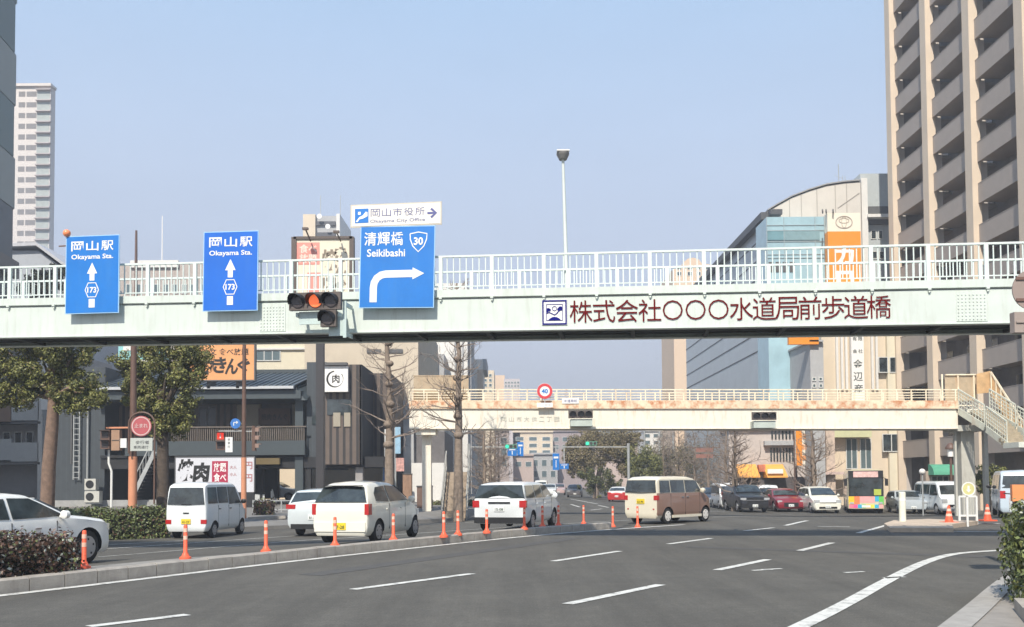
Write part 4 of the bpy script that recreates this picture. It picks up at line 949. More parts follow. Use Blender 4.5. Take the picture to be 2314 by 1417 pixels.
for d, s1 in ((-.06, L2), (1.80, L2 - 1.6)):
    mb = MB()
    for h in np.linspace(hg + .60, hr2 - .06, 4): b2box(mb, 0, s1, h, h + (.03 if h < hr2 - .1 else .06), d, d + .05)
    s = 0
    while s <= s1: b2box(mb, s - .03, s + .03, hg + .3, hr2 - .06, d - .005, d + .055); s += .79
    mb.build('railing', M['rail2'], b2)
# beige wind panels at the left end
mb = MB(); b2box(mb, .05, 3.1, hg + .5, hg + 2.0, 1.86, 1.9); b2box(mb, .0, 3.1, hg + 1.98, hg + 2.03, 1.84, 1.92); b2box(mb, 1.5, 1.56, hg + .5, hg + 2, 1.82, 1.86); mb.build('screen_panel', M['beige'], b2)
Fb = Frame(B2P(0, 0, -.012), U2, (0, 0, 1)); mb = MB()
for i, ch in enumerate('岡山市大供二丁目'): Fb.text(mb, ch, (1139 - 925) / 42.3 + i * .405, hg * .48, h=.26, w=.27, d=.004)
mb.build('lettering', mat('faint_grey', (.42, .42, .36), .6, var=0), b2)
for px in (965, 2183):
    X = fx(px, Y2 + .9); mb = MB(); zg = g(X, Y2)
    w_ = .24 if px < 1000 else .36
    mb.box(X - w_, X + w_, Y2 + .6, Y2 + 1.2, zg - .2, A2.z - .35); mb.box(X - w_ * 2.2, X + w_ * 2.2, Y2 + .1, Y2 + 1.7, A2.z - .35, A2.z - .03)
    if px > 1000:
        mb.box(X + .85, X + 1.05, Y2 + .5, Y2 + .8, zg - .2, A2.z + .3); mb.box(X - .75, X - .65, Y2 + .5, Y2 + .7, zg, A2.z - .4)
    mb.build('pier', mat('pier_paint', (.50, .49, .43), .6, var=.1, dirt=.5, dirtcol=(.30, .27, .22)) if px > 1000 else M['bridge2'], b2)
# left stair descending to the left ground, facing us
st = thing('stairway', V((fx(1035, 50), 50, g(0, 50))), 'cream stair at the left end of the farther footbridge behind the bare tree', 'stairs')
x0, x1 = fx(1008, 50), fx(1056, 50); mb = MB(); zt_ = fz(1035, 50); zb_ = g(x0, 50); n = 14
for i in range(n):
    z = zb_ + (A2.z + hg - zb_) * .42 * (i + 1) / n; y = 47.5 + i * .26; mb.box(x0, x1, y, y + .28, z - .22, z)
mb.build('steps', mat('stair_brown', (.33, .26, .19), .7, var=.2, dirt=.3), st)
for x in (x0 - .09, x1 + .03):
    z0, z1 = zb_, zb_ + (A2.z + hg - zb_) * .42; mb = MB()
    mb.prism([(x, 47.4, z0 - .1), (x, 47.4, z0 + .3), (x, 51.2, z1 + .3), (x, 51.2, z1 - .35)], (.06, 0, 0)); mb.bar((x + .03, 47.4, z0 + 1.1), (x + .03, 51.2, z1 + 1.1), .06, .06)
    for k in range(9):
        t = k / 8; mb.bar((x + .03, 47.4 + 3.8 * t, z0 + (z1 - z0) * t), (x + .03, 47.4 + 3.8 * t, z0 + (z1 - z0) * t + 1.1), .03, .03)
    mb.build('stair_side', mat('stair_grey', (.30, .29, .26), .6, var=.1), st, fixn=True)
MB().box(x0 - .1, x1 + .1, 51.2, 53.4, zb_ + 2.0, zb_ + 2.2).build('landing', M['bridge2'], st)
# right stair: top landing, flight towards us, middle landing, lower flight to the right
rs = thing('stairway', V((fx(2240, 48), 48, g(24, 48))), 'pale green and rust stair coming down at the right end of the farther footbridge', 'stairs')
zt_ = A2.z + hg + .1 + U2.z * L2
def flight(p, q, hw, dirn, n):
    """p top centre, q bottom centre; hw half width vector"""
    mb = MB()
    for i in range(n):
        a = V(p).lerp(V(q), (i + .5) / n); mb.obox(a - V((0, 0, .10)), hw, (V(q) - V(p)) * V((1, 1, 0)) / n / 2 * 1.05 if 0 else V(((q[0] - p[0]) / n / 2 * 1.05, (q[1] - p[1]) / n / 2 * 1.05, 0)), (0, 0, .10))
    mb.build('steps', mat('step_olive', (.36, .30, .21), .8, var=.2, dirt=.4, dirtcol=(.2, .16, .12)), rs)
def siderail(p, q, name='stair_rail', m=None, n=9, hgt=1.05):
    p, q = V(p), V(q); mb = MB(); off = V((0, 0, 1))
    mb.bar(p + off * hgt, q + off * hgt, .07, .07); mb.bar(p + off * -.12, q + off * -.12, .06, .34)
    for k in range(4): mb.bar(p + off * (.28 + .19 * k), q + off * (.28 + .19 * k), .03, .03)
    for k in range(n + 1): a = p.lerp(q, k / n); mb.bar(a - off * .1, a + off * hgt, .05, .05) if k in (0, n) else mb.bar(a, a + off * hgt, .03, .03)
    mb.build(name, m or M['railg'], rs)
M['railg'] = mat('stair_rail_paint', (.55, .56, .47), .5, var=.1, dirt=.5, dirtcol=(.45, .30, .18))
TL = P(2192, 924, Y2); TR = P(2236, 924, Y2)
bl, brr = P(2228, 985, 48.3), P(2292, 985, 48.3)
zt_ = TL.z; zm = P(2260, 1000, 48).z
TLc, BLc = V((TL.x, Y2, zt_)), V((TL.x - .05, 48.4, zm)); wS = 1.30
flight((TL.x + wS / 2, Y2, zt_), (TL.x + wS / 2 - .05, 48.4, zm), V((wS / 2, 0, 0)), 0, 12)
mid0, mid1 = (TL.x - .1, Y2 - 1.7, zt_ - (zt_ - zm) * .47), (TL.x - .1, 48.4, zm)
siderail((TL.x - .6, Y2, zt_), (TL.x - .12, 50.2, zt_ - (zt_ - zm) * .5)); siderail((TL.x - .12, 50.0, zt_ - (zt_ - zm) * .55), (TL.x + .05, 48.3, zm))
siderail((TR.x + .02, Y2, zt_), (TR.x + .45, 50.2, zt_ - (zt_ - zm) * .5)); siderail((TR.x + .45, 50.0, zt_ - (zt_ - zm) * .55), (TR.x + .9, 48.3, zm))
mb = MB(); mb.box(TL.x - .1, TL.x + 2.2, 46.9, 48.4, zm - .28, zm - .02); mb.build('landing', M['rail2'] if 0 else mat('landing_paint', (.62, .63, .55), .5, var=.08, dirt=.3), rs)
mb = MB()
for z in (.1, .4, .7, 1.0): mb.bar((TL.x + .2, 46.95, zm + z), (TL.x + 1.25, 46.95, zm + z), .04, .06)
for x in (.2, 1.25): mb.bar((TL.x + x, 46.95, zm), (TL.x + x, 46.95, zm + 1.05), .05, .05)
mb.build('landing_rail', M['railg'], rs)
flight((TL.x + 1.6, 47.6, zm), (TL.x + 6.5, 47.6, zm - 2.6), V((0, .65, 0)), 0, 14)
siderail((TL.x + 1.35, 46.95, zm), (TL.x + 6.5, 46.95, zm - 2.6), n=12); siderail((TL.x + 1.9, 48.3, zm), (TL.x + 6.5, 48.3, zm - 2.6), n=12)
# rear stair branch with beige screens
mb = MB(); a, b = P(2134, 848, 54.2), P(2206, 905, 54.2)
mb.box(a.x, b.x, 54.15, 54.2, b.z, a.z); mb.build('screen_panel', M['beige'], rs)
mb = MB()
for px in (2134, 2170, 2206): mb.box(fx(px, 54.1) - .04, fx(px, 54.1) + .04, 54.07, 54.15, b.z, a.z + .05)
mb.box(a.x, b.x, 54.05, 54.15, a.z - .02, a.z + .05); mb.build('screen_frame', M['rail2'], rs)
orr = mat('orange_screen', (.52, .33, .16), .6, var=.2, dirt=.6, dirtcol=(.6, .22, .08)); mb = MB(); p0, p1 = P(2207, 845, 53.6), P(2238, 838, 53.6)
mb.prism([(p0.x, 53.6, p0.z - 1.1), (p1.x, 53.6, p1.z - 1.2), (p1.x, 53.6, p1.z), (p0.x, 53.6, p0.z)], (0, .06, 0))
q0, q1 = P(2238, 842, 53.5), P(2330, 985, 51.5); mb.prism([(q0.x, 53.5, q0.z - 1.25), (q1.x, 51.5, q1.z - 1.25), (q1.x, 51.5, q1.z), (q0.x, 53.5, q0.z)], (.0, .07, 0)); mb.build('orange_screen', orr, rs, fixn=True)
mb = MB(); mb.bar(q0 + V((0, -.05, .03)), q1 + V((0, -.05, .03)), .08, .08)
for k in range(9): a = q0.lerp(q1, k / 8) + V((0, -.05, 0)); mb.bar(a - V((0, 0, 1.2)), a, .05, .05)
mb.build('screen_frame', M['rail2'], rs)
ptl = P(2168, 880, Y2); MB().box(fx(2165, Y2), TL.x + wS, Y2, Y2 + 2.3, zt_ - .2, zt_).build('top_landing', M['bridge2'], rs)
mb = MB(); zr = zt_
for z in (.35, .6, .85, 1.05): mb.bar((fx(2165, Y2) + .1, Y2 + 2.3, zr + z), (TL.x + wS, Y2 + 2.3, zr + z), .04, .05)
mb.build('landing_rail', M['rail2'], rs)
# round speed sign and small plates on the farther bridge
c = P(1231, 884, Y2 - .35); o = thing('speed_limit_sign', c, 'round red ringed 40 speed limit sign on the farther footbridge', 'speed sign'); F = Frame(c, (1, 0, 0), (0, 0, 1))
mb = MB(); F.disc(mb, 0, 0, .42, -.03, 0); mb.build('disc', M['signwhite'], o); mb = MB(); F.ring(mb, 0, 0, .27, .41, 0, .01); mb.build('ring', mat('sign_red', (.62, .05, .06), .4, var=.03), o)
mb = MB(); F.text(mb, '40', 0, 0, h=.24, w=.34, bold=.03, d=.012); mb.build('lettering', M['blue2'], o); MB().bar(c + V((0, .05, -.9)), c + V((0, .05, .2)), .05, .05).build('bracket', M['galv'], o)
mb = MB(); F.rect(mb, -.42, .42, -.86, -.62, -.02, 0); mb.build('plate', M['signwhite'], o); mb = MB(); F.text(mb, 'ここから', 0, -.74, h=.12, w=.6, d=.006); mb.build('plate_lettering', M['galv'], o)
a, b = P(1270, 900, Y2 - .12), P(1308, 912, Y2 - .12); o = thing('name_plate', a, 'small pale plate on the farther footbridge railing right of the 40 sign', 'plate')
MB().box(a.x, b.x, a.y - .02, a.y, b.z, a.z).build('board', M['signwhite'], o); mb = MB(); Frame(((a.x + b.x) / 2, a.y - .022, (a.z + b.z) / 2), (1, 0, 0), (0, 0, 1)).text(mb, '水道局前', 0, 0, h=.16, w=.7, d=.004); mb.build('lettering', M['navy'], o)
q = P(1313, 936, Y2 - .9); F = Frame(q, (1, 0, 0), (0, 0, 1))
def brk(o):
    mb = MB(); F.prism if 0 else None; mb.box(q.x - .55, q.x + .6, q.y + .1, q.y + .9, q.z - .62, q.z - .25); mb.build('bracket', M['pierg'], o)
M['pierg'] = mat('bracket_green', (.45, .50, .45), .6, var=.1)
traffic_light(F, 1.0, 'dark traffic light hung on the farther footbridge below the 40 sign', None, False, brk)
q = P(1728, 940, Y2 - .9); F = Frame(q, (1, 0, 0), (0, 0, 1)); traffic_light(F, 1.0, 'dark traffic light hung at the right half of the farther footbridge', None, False, brk)

# ------------------------------------------------------------------ buildings
def win(parent, x0, x1, y, z0, z1, fm, gm=None, mull=1):
    f = MB(); t = .07
    f.box(x0, x1, y - .05, y + .02, z0, z0 + t); f.box(x0, x1, y - .05, y + .02, z1 - t, z1); f.box(x0, x0 + t, y - .05, y + .02, z0 + t, z1 - t); f.box(x1 - t, x1, y - .05, y + .02, z0 + t, z1 - t)
    for k in range(1, mull): xm = x0 + (x1 - x0) * k / mull; f.box(xm - t / 2, xm + t / 2, y - .05, y + .02, z0 + t, z1 - t)
    w_ = f.build('window', fm, parent); MB().box(x0 + t * .5, x1 - t * .5, y - .012, y + .012, z0 + t * .5, z1 - t * .5).build('pane', gm or M['glass'], w_)
    return w_
def winc(parent, *a, **k):
    w_ = win(parent, *a, **k)
    for ch in w_.children: pass
    return w_
# fix: panes are children of parts, offset with the same base
_b = MB.build
def _build(s, name, mats, parent=None, world=True, smooth=0, fixn=False):
    if parent is not None and '_w' not in parent and parent.parent is not None and '_w' in parent.parent: parent['_w'] = list(parent.parent['_w'])
    return _b(s, name, mats, parent, world, smooth, fixn)
MB.build = _build
GR = -1.0
def B(name, px0, px1, Y, label, cat='building'): return thing(name, V(((fx(px0, Y) + fx(px1, Y)) / 2, Y, g((fx(px0, Y) + fx(px1, Y)) / 2, Y))), label, cat)
def wall(o, px0, px1, pyt, Y, depth, m, name='wall', pyb=None, z0=None):
    x0, x1 = fx(px0, Y), fx(px1, Y); z1 = fz(pyt, Y, (px0 + px1) / 2); zb = GR if pyb is None and z0 is None else (z0 if z0 is not None else fz(pyb, Y, (px0 + px1) / 2))
    return MB().box(x0, x1, Y, Y + depth, zb, z1).build(name, m, o)
fr_w = mat('window_frame_white', (.60, .60, .57), .5, var=.05); fr_d = mat('window_frame_dark', (.10, .10, .10), .5, var=.05)
cream = mat('wall_cream', (.64, .54, .41), .8, var=.06, scale=.5, dirt=.12, dirtcol=(.45, .38, .30)); creamy = mat('wall_yellow', (.66, .60, .46), .8, var=.05, dirt=.12, dirtcol=(.5, .42, .28))
tan = mat('wall_tan', (.56, .48, .37), .8, var=.08, scale=.6, dirt=.15, dirtcol=(.3, .24, .19)); greyw = mat('wall_grey', (.40, .40, .40), .8, var=.08, dirt=.15); whitew = mat('wall_white', (.68, .66, .62), .8, var=.05, dirt=.12, dirtcol=(.5, .46, .42))

# tall tower on the right with balconies facing the street
tw = B('apartment_tower', 2150, 2314, 70, 'tall brown balconied apartment tower with cream columns at the right', 'apartment tower')
XF = 33.7; YA = 84.0; BAY = 7.25; FH = 3.0; ZT = 54
mb = MB(); mb.box(XF + 1.9, XF + 22, YA - BAY * 5, YA + .9, GR, ZT); mb.box(XF + .02, XF + 1.9, YA + .3, YA + .9, GR, ZT); mb.build('wall', mat('tower_wall', (.21, .19, .175), .8, var=.2, scale=1), tw)
colm = mat('tower_cream', (.63, .52, .40), .8, var=.04, scale=.8)
for k in range(6):
    y = YA - BAY * k; MB().box(XF - .40, XF + .25, y - .1, y + .95, GR, ZT).build('column', colm, tw)
    MB().box(XF + .25, XF + .8, y + .1, y + .7, GR, ZT).build('pilaster', mat('tower_pilaster', (.50, .46, .42), .8, var=.05), tw)
parm = mat('tower_parapet', (.36, .31, .27), .8, var=.06, scale=1.5)
slabm = mat('tower_slab', (.30, .27, .25), .8, var=.1)
for k in range(5):
    ya, yb_ = YA - BAY * k - .1, YA - BAY * (k + 1) + .95
    for fl in range(1, 18):
        z = .2 + FH * fl
        if z > ZT: break
        MB().box(XF, XF + .14, yb_, ya, z, z + 1.42).box(XF + .14, XF + 1.9, yb_, ya, z + .1, z + .28).box(XF - .02, XF + .16, yb_, ya, z + 1.42, z + 1.46).build('balcony', parm, tw)
gl = mat('tower_window', (.03, .033, .035), .15, var=.1)
for k in range(5):
    ya = YA - BAY * k
    for fl in range(1, 10):
        z = .2 + FH * fl; MB().box(XF + 1.86, XF + 1.9, ya - 5.9, ya - 4.2, z + .35, z + 2.5).box(XF + 1.86, XF + 1.9, ya - 3, ya - 1.1, z + .35, z + 2.5).build('window', gl, tw)
MB().box(XF + .1, XF + 1.9, YA - BAY * 5, YA, GR, .2).build('ground_floor', mat('tower_base', (.30, .27, .24), .8, var=.1), tw)
# green awning with its little shop, lamps by the tower
aw = B('shop', 2098, 2150, 74, 'small shop front with a curved green awning below the brown tower', 'shop')
x0, x1 = fx(2098, 74), fx(2150, 74); zt, zb_ = fz(1056, 74), fz(1080, 74); n = 6; mb = MB()
pts = [(0, math.sin(i / n * math.pi / 2)) for i in range(n + 1)]
pr = [(74 - 1.0 * math.cos(i / n * math.pi / 2), zb_ + (zt - zb_) * math.sin(i / n * math.pi / 2)) for i in range(n + 1)]
mb.prism([(x0, y, z) for y, z in pr] + [(x0, 74, zb_)], (x1 - x0, 0, 0)); mb.build('awning', mat('awning_green', (.09, .34, .22), .7, var=.15), aw, fixn=True, smooth=40)
MB().box(x0 - .2, x1 + .2, 74, 75, GR, zb_ + .3).build('wall', mat('shop_wall', (.38, .30, .24), .8), aw)
win(aw, x0 + .2, x1 - .2, 74, GR + 1.4, zb_ - .05, fr_w, mull=3)
def lamp(px, py, Y, pyb, r, lab, cap=None):
    c = P(px, py, Y); zg = g(c.x, Y); o = thing('street_lamp', V((c.x, Y, zg)), lab, 'street lamp')
    MB().tube([(c.x, Y, zg - .1), (c.x, Y, c.z - r * .8)], .05, 8).build('pole', M['galv'], o)
    mb = MB(); ball(mb, c, r); mb.build('globe', mat('globe_white', (.78, .74, .70), .4, var=0), o, smooth=60)
lamp(2084, 1066, 60, 1160, .19, 'white globe lamp on a post in front of the green awning')
c = P(2148, 1012, 66); o = thing('street_lamp', V((c.x, 66, GR)), 'brown mushroom shaped lamp by the bridge pillar above the green awning', 'street lamp')
MB().tube([(c.x, 66, GR), (c.x, 66, c.z)], .09, 8).build('pole', M['brownpole'], o); MB().tube([(c.x, 66, c.z - .1), (c.x, 66, c.z), (c.x, 66, c.z + .25), (c.x, 66, c.z + .35)], [.35, .36, .22, .05], 14).build('shade', M['brownpole'], o, smooth=40)
MB().tube([(c.x, 66, c.z - .6), (c.x, 66, c.z - .1)], .2, 12).build('lantern', M['signwhite'], o)

# cream building with the vertical name board, right of centre
cb = B('office_building', 1860, 2065, 84, 'cream office building with vertical white name board behind the farther footbridge', 'office building')
Yc = 84; wall(cb, 1862, 2011, 640, Yc + .6, 14, cream); wall(cb, 2011, 2054, 690, Yc + .2, 14, creamy, 'side_wall'); wall(cb, 2040, 2062, 700, Yc + 3, 10, greyw, 'rear_wall')
for px in (1895, 1906, 1916, 1975, 1985): wall(cb, px, px + 5, 700, Yc + .35, .3, whitew, 'pier', pyb=880)
x0, x1 = fx(1929, Yc), fx(1957, Yc); z1, z0 = fz(735, Yc, 1943), fz(910, Yc, 1943)
bo = MB().box(x0, x1, Yc - .1, Yc + .35, z0, z1).build('name_board', M['signwhite'], cb); F = Frame(((x0 + x1) / 2, Yc - .1, 0), (1, 0, 0), (0, 0, 1)); mb = MB()
for i, ch in enumerate('有限会社'):
    F.text(mb, ch, -.24 if i % 2 == 0 else .24, fz(766 + 28 * (i // 2), Yc, 1943), h=.36, w=.38, bold=.02, d=.01)
for ch, py in (('金', 823), ('辺', 851), ('産', 879)): F.text(mb, ch, 0, fz(py, Yc, 1943), h=.80, w=.80, bold=.012, d=.01)
mb.build('lettering', mat('ink_dark', (.10, .11, .10), .6, var=0), bo)
for a, b, c, d in ((1990, 2012, 806, 842), (2015, 2034, 806, 842)): win(cb, fx(a, Yc + .2), fx(b, Yc + .2), Yc + .18, fz(d, Yc, a), fz(c, Yc, a), fr_w)
win(cb, fx(1995, Yc + .2), fx(2036, Yc + .2), Yc + .15, fz(1021, Yc, 2010), fz(980, Yc, 2010), fr_w, mull=2)
for a, b in ((1912, 1938), (1944, 1970)): win(cb, fx(a, Yc + .6), fx(b, Yc + .6), Yc + .55, fz(1060, Yc, a), fz(990, Yc, a), fr_w, M['glassl'], 2)
wall(cb, 1886, 1972, 972, Yc - .5, 1.1, mat('green_cream', (.55, .55, .33), .8, var=.1), 'canopy', pyb=988)
wall(cb, 1868, 1888, 960, Yc - .6, 1.2, mat('stone_cladding', (.55, .44, .36), .85, var=.25, scale=3), 'stone_pier')
wall(cb, 1862, 1990, 1066, Yc - 1.2, 1.2, mat('pinkish_band', (.55, .42, .38), .8, var=.2), 'shop_canopy', pyb=1072)

# arched glass building with sloping dark eave
ab = B('glass_building', 1640, 1980, 96, 'blue glass office building with an arched pale roof behind the railing', 'office building')
Ya = 92; Xc = fx(1745, Ya); Xw = fx(1958, Ya)
pale = mat('pale_panels', (.60, .56, .50), .7, var=.06, scale=.8)
arc = [(1745, 478), (1765, 466), (1800, 447), (1840, 432), (1880, 420), (1920, 414), (1958, 411)]
mb = MB(); mb.prism([(fx(1745, Ya), Ya, GR)] + [(fx(a, Ya), Ya, fz(b, Ya, a)) for a, b in arc] + [(Xw, Ya, GR)], (0, 30, 0)); mb.build('wall', pale, ab, fixn=True)
mb = MB()
for a, b in ((1795, 452), (1822, 440), (1858, 428), (1900, 418), (1926, 414)): mb.box(fx(a, Ya) - .04, fx(a, Ya) + .04, Ya - .02, Ya, fz(560, Ya, a), fz(b, Ya, a))
mb.bar((fx(1905, Ya), Ya - .03, fz(470, Ya, 1900)), (fx(1955, Ya), Ya - .03, fz(436, Ya, 1955)), .04, .05)
mb.build('panel_joints', mat('joint_grey', (.38, .35, .31), .8), ab)
mb = MB()
for (a, b), (c, d_) in zip(arc[:-1], arc[1:]):
    p, q = V((fx(a, Ya), Ya - .15, fz(b, Ya, a) + .1)), V((fx(c, Ya), Ya - .15, fz(d_, Ya, c) + .1)); mb.prism([p, q, q + V((0, 30, 0)), p + V((0, 30, 0))], (0, 0, .12))
mb.build('roof_edge', mat('roof_edge_grey', (.30, .30, .30), .6), ab, fixn=True)
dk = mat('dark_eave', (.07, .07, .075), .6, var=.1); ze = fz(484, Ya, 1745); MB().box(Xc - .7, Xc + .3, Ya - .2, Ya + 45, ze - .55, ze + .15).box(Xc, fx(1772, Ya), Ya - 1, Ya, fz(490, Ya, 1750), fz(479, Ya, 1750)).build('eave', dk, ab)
bgl = mat('curtain_glass', (.34, .50, .56), .25, var=.15, scale=.5, spec=.7); bgl2 = mat('curtain_glass_dark', (.16, .30, .34), .15, var=.2, scale=.5, spec=.8)
MB().box(Xc - .02, Xc, Ya + .5, Ya + 44, GR, ze - .55).build('side_glazing', mat('side_glass', (.42, .46, .48), .35, var=.08, scale=.5, spec=.6), ab)
mb = MB()
for k in range(7): mb.box(Xc - .06, Xc - .02, Ya + .5, Ya + 44, ze - 1.8 - k * 1.8, ze - 1.7 - k * 1.8)
mb.build('glazing_bars', dk, ab)
xa, xb = fx(1742, 88), fx(1874, 88); zt = fz(490, 88, 1800)
MB().box(xa, xb, 88, 91.9, GR, zt).build('glass_block', bgl, ab)
mb = MB()
for py in (509, 521, 546, 575, 583): z = fz(py, 88, 1800); mb.box(xa, xb, 87.94, 88, z - .03, z + .04)
for px in (1742, 1781, 1852, 1873): mb.box(fx(px, 88) - .03, fx(px, 88) + .03, 87.93, 88, fz(600, 88, px), zt)
mb.build('mullions', mat('mullion', (.38, .46, .48), .4, metal=.3), ab)
for a, b, m in ((1743, 1780, bgl2), (1782, 1862, mat('glass_mid', (.22, .34, .37), .15, var=.1, spec=.8))): MB().box(fx(a, 88), fx(b, 88), 87.9, 87.95, fz(543, 88, a), fz(523, 88, a)).build('window', m, ab)
for k in range(4): a = 1745 + k * 16; MB().box(fx(a, 88), fx(a + 11, 88), 87.95, 88, fz(615, 88, a), fz(592, 88, a)).build('window', fr_d, ab)
wall(ab, 1958, 2050, 392, Ya + 1, 20, mat('wall_greyblue', (.42, .45, .45), .8, var=.08), 'service_tower')
wall(ab, 1960, 1974, 402, Ya + .2, 5, whitew, 'corner_pier'); wall(ab, 1976, 2030, 466, Ya + .8, .3, fr_d, 'louvre_band', pyb=482)
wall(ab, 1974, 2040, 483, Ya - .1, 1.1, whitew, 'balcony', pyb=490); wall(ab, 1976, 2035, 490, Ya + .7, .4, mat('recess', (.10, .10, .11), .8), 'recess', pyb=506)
for a, b, c, d in ((1988, 2001, 514, 535), (2005, 2016, 514, 535), (1988, 2002, 562, 580), (2006, 2018, 562, 580)): win(ab, fx(a, Ya), fx(b, Ya), Ya + .98, fz(d, Ya, a), fz(c, Ya, a), fr_w)
MB().box(fx(1934, Ya), fx(1957, Ya), Ya + 1, Ya + 4, fz(412, Ya, 1940), fz(401, Ya, 1940)).build('roof_housing', M['signwhite'], ab)
mb = MB(); x = fx(1925, Ya); z = fz(405, Ya, 1925); mb.tube([(x, Ya + 2, z - .5), (x, Ya + 2, fz(356, Ya, 1925))], .04, 6); mb.tube([(x + .4, Ya + 2, z), (x + .4, Ya + 2, z + 1.0)], .03, 6); mb.tube([(fx(1940, Ya), Ya + 2, z), (fx(1940, Ya), Ya + 2, fz(383, Ya, 1940))], .03, 6); mb.bar((x - .4, Ya + 2, z + 1.0), (x + .4, Ya + 2, z + .7), .03, .03); mb.build('antenna', M['galv'], ab)

# orange pylon sign
ps = B('pylon_sign', 1880, 1956, 86, 'tall orange and cream vertical sign with white characters and a ring emblem', 'sign')
Ys = 86; x0, x1 = fx(1881, Ys), fx(1956, Ys); zt = fz(481, Ys, 1918); zm_ = fz(523, Ys, 1918); zb_ = fz(780, Ys, 1918)
MB().box(x0, x1, Ys, Ys + .8, zm_, zt).build('top_panel', mat('sign_cream', (.78, .72, .60), .5, var=.03), ps)
orgm = mat('sign_orange', (.80, .27, .02), .45, var=.05); MB().box(x0, x1, Ys - .03, Ys + .8, zb_, zm_).build('orange_panel', orgm, ps)
F = Frame(((x0 + x1) / 2, Ys - .03, 0), (1, 0, 0), (0, 0, 1)); mb = MB(); zc = (zt + zm_) / 2
for rx, ry, cy in ((.74, .55, 0), (.22, .52, 0), (.45, .22, .14)): F.ring(mb, 0, zc + cy, .93, 1.04, .0, .02, 24, rx, ry)
mb.build('emblem', mat('emblem_grey', (.45, .38, .32), .5), ps)
mb = MB()
F.text(mb, 'カ', 0, fz(577, Ys, 1918), h=1.75, w=1.7, bold=.035, d=.012); F.text(mb, 'ロ', 0, fz(632, Ys, 1918), h=1.6, w=1.6, bold=.035, d=.012); F.rect(mb, -.14, .14, fz(702, Ys, 1918), fz(668, Ys, 1918), .0, .012); F.text(mb, 'ラ', 0, fz(735, Ys, 1918), h=1.6, w=1.6, bold=.035, d=.012)
mb.build('lettering', M['signwhite'], ps)
mb = MB(); mb.box(x0 + .5, x0 + .8, Ys + .2, Ys + .6, GR, zb_); mb.box(x1 - .8, x1 - .5, Ys + .2, Ys + .6, GR, zb_); mb.build('posts', M['galv'], ps)
mb = MB()
for px in (1866, 1874, 1890): mb.bar((fx(px, Ys) , Ys - .5, zt + .1), (fx(px, Ys) + .25, Ys + .2, zt + .1), .12, .2)
mb.build('floodlights', fr_d, ps)
o = B('shop_sign', 1790, 1856, 80, 'orange and pale banner sign just under the right half of the near footbridge', 'sign')
MB().box(fx(1788, 81.6), fx(1856, 81.6), 81.6, 82.0, fz(778, 81.6, 1820), fz(748, 81.6, 1820)).build('board', orgm, o)

# small domed beige building
db = B('domed_building', 1527, 1605, 170, 'small beige building with a rounded roof seen through the railing', 'building')
Yd = 170; pts = [(1527, 640), (1527, 608), (1548, 606), (1552, 592), (1562, 584), (1574, 582), (1586, 586), (1594, 596), (1616, 598), (1616, 640)]
beig = mat('wall_sand', (.66, .50, .36), .8, var=.05); mb = MB(); mb.prism([(fx(a, Yd), Yd, fz(b, Yd, a)) for a, b in pts] + [(fx(1616, Yd), Yd, GR), (fx(1527, Yd), Yd, GR)], (0, 14, 0)); mb.build('wall', beig, db, fixn=True)
for px in (1536, 1560, 1580, 1600):
    for py in (600, 614): win(db, fx(px, Yd), fx(px + 10, Yd), Yd - .02, fz(py + 9, Yd, px), fz(py, Yd, px), fr_w)

# left: dark panelled tower at the edge
dt = B('dark_tower', -60, 27, 66, 'dark grey panelled office tower cut by the left edge', 'office tower')
pA, pB = P(-260, 600, 52), P(28, 600, 70); dd = V((pB.x - pA.x, pB.y - pA.y, 0)).normalized(); nn = V((dd.y, -dd.x, 0))
zs = [P(15, py, 69).z for py in (-120, -4, 112, 230, 349, 466, 585)]
cols_ = [(.16, .19, .17), (.12, .155, .145), (.25, .265, .24), (.13, .17, .16), (.26, .275, .25), (.095, .105, .115)]
def slabw(t0, t1, d0, d1, z0, z1, name, m):
    MB().prism([V((pA.x, pA.y, z0)) + dd * t0 + nn * d0, V((pA.x, pA.y, z0)) + dd * t1 + nn * d0, V((pA.x, pA.y, z0)) + dd * t1 + nn * d1, V((pA.x, pA.y, z0)) + dd * t0 + nn * d1], (0, 0, z1 - z0)).build(name, m, dt, fixn=True)
LT = V((pB.x - pA.x, pB.y - pA.y, 0)).length
slabw(0, LT - .25, -12, -.05, GR, zs[0], 'core', mat('tower_core', (.07, .075, .08), .5))
for i in range(6):
    slabw(0, LT - (.3 if i in (3, 5, 1) else 0), -.05, .1, zs[i + 1] + .08, zs[i], 'cladding_panel', mat('clad%d' % i, cols_[i], .5, var=.06, scale=.4))
    slabw(0, LT - .05, -.05, .05, zs[i + 1], zs[i + 1] + .08, 'joint', fr_d)
slabw(0, LT + .2, -.05, .4, zs[6] - 1.2, zs[6], 'cornice', mat('cornice_brown', (.16, .14, .13), .6))
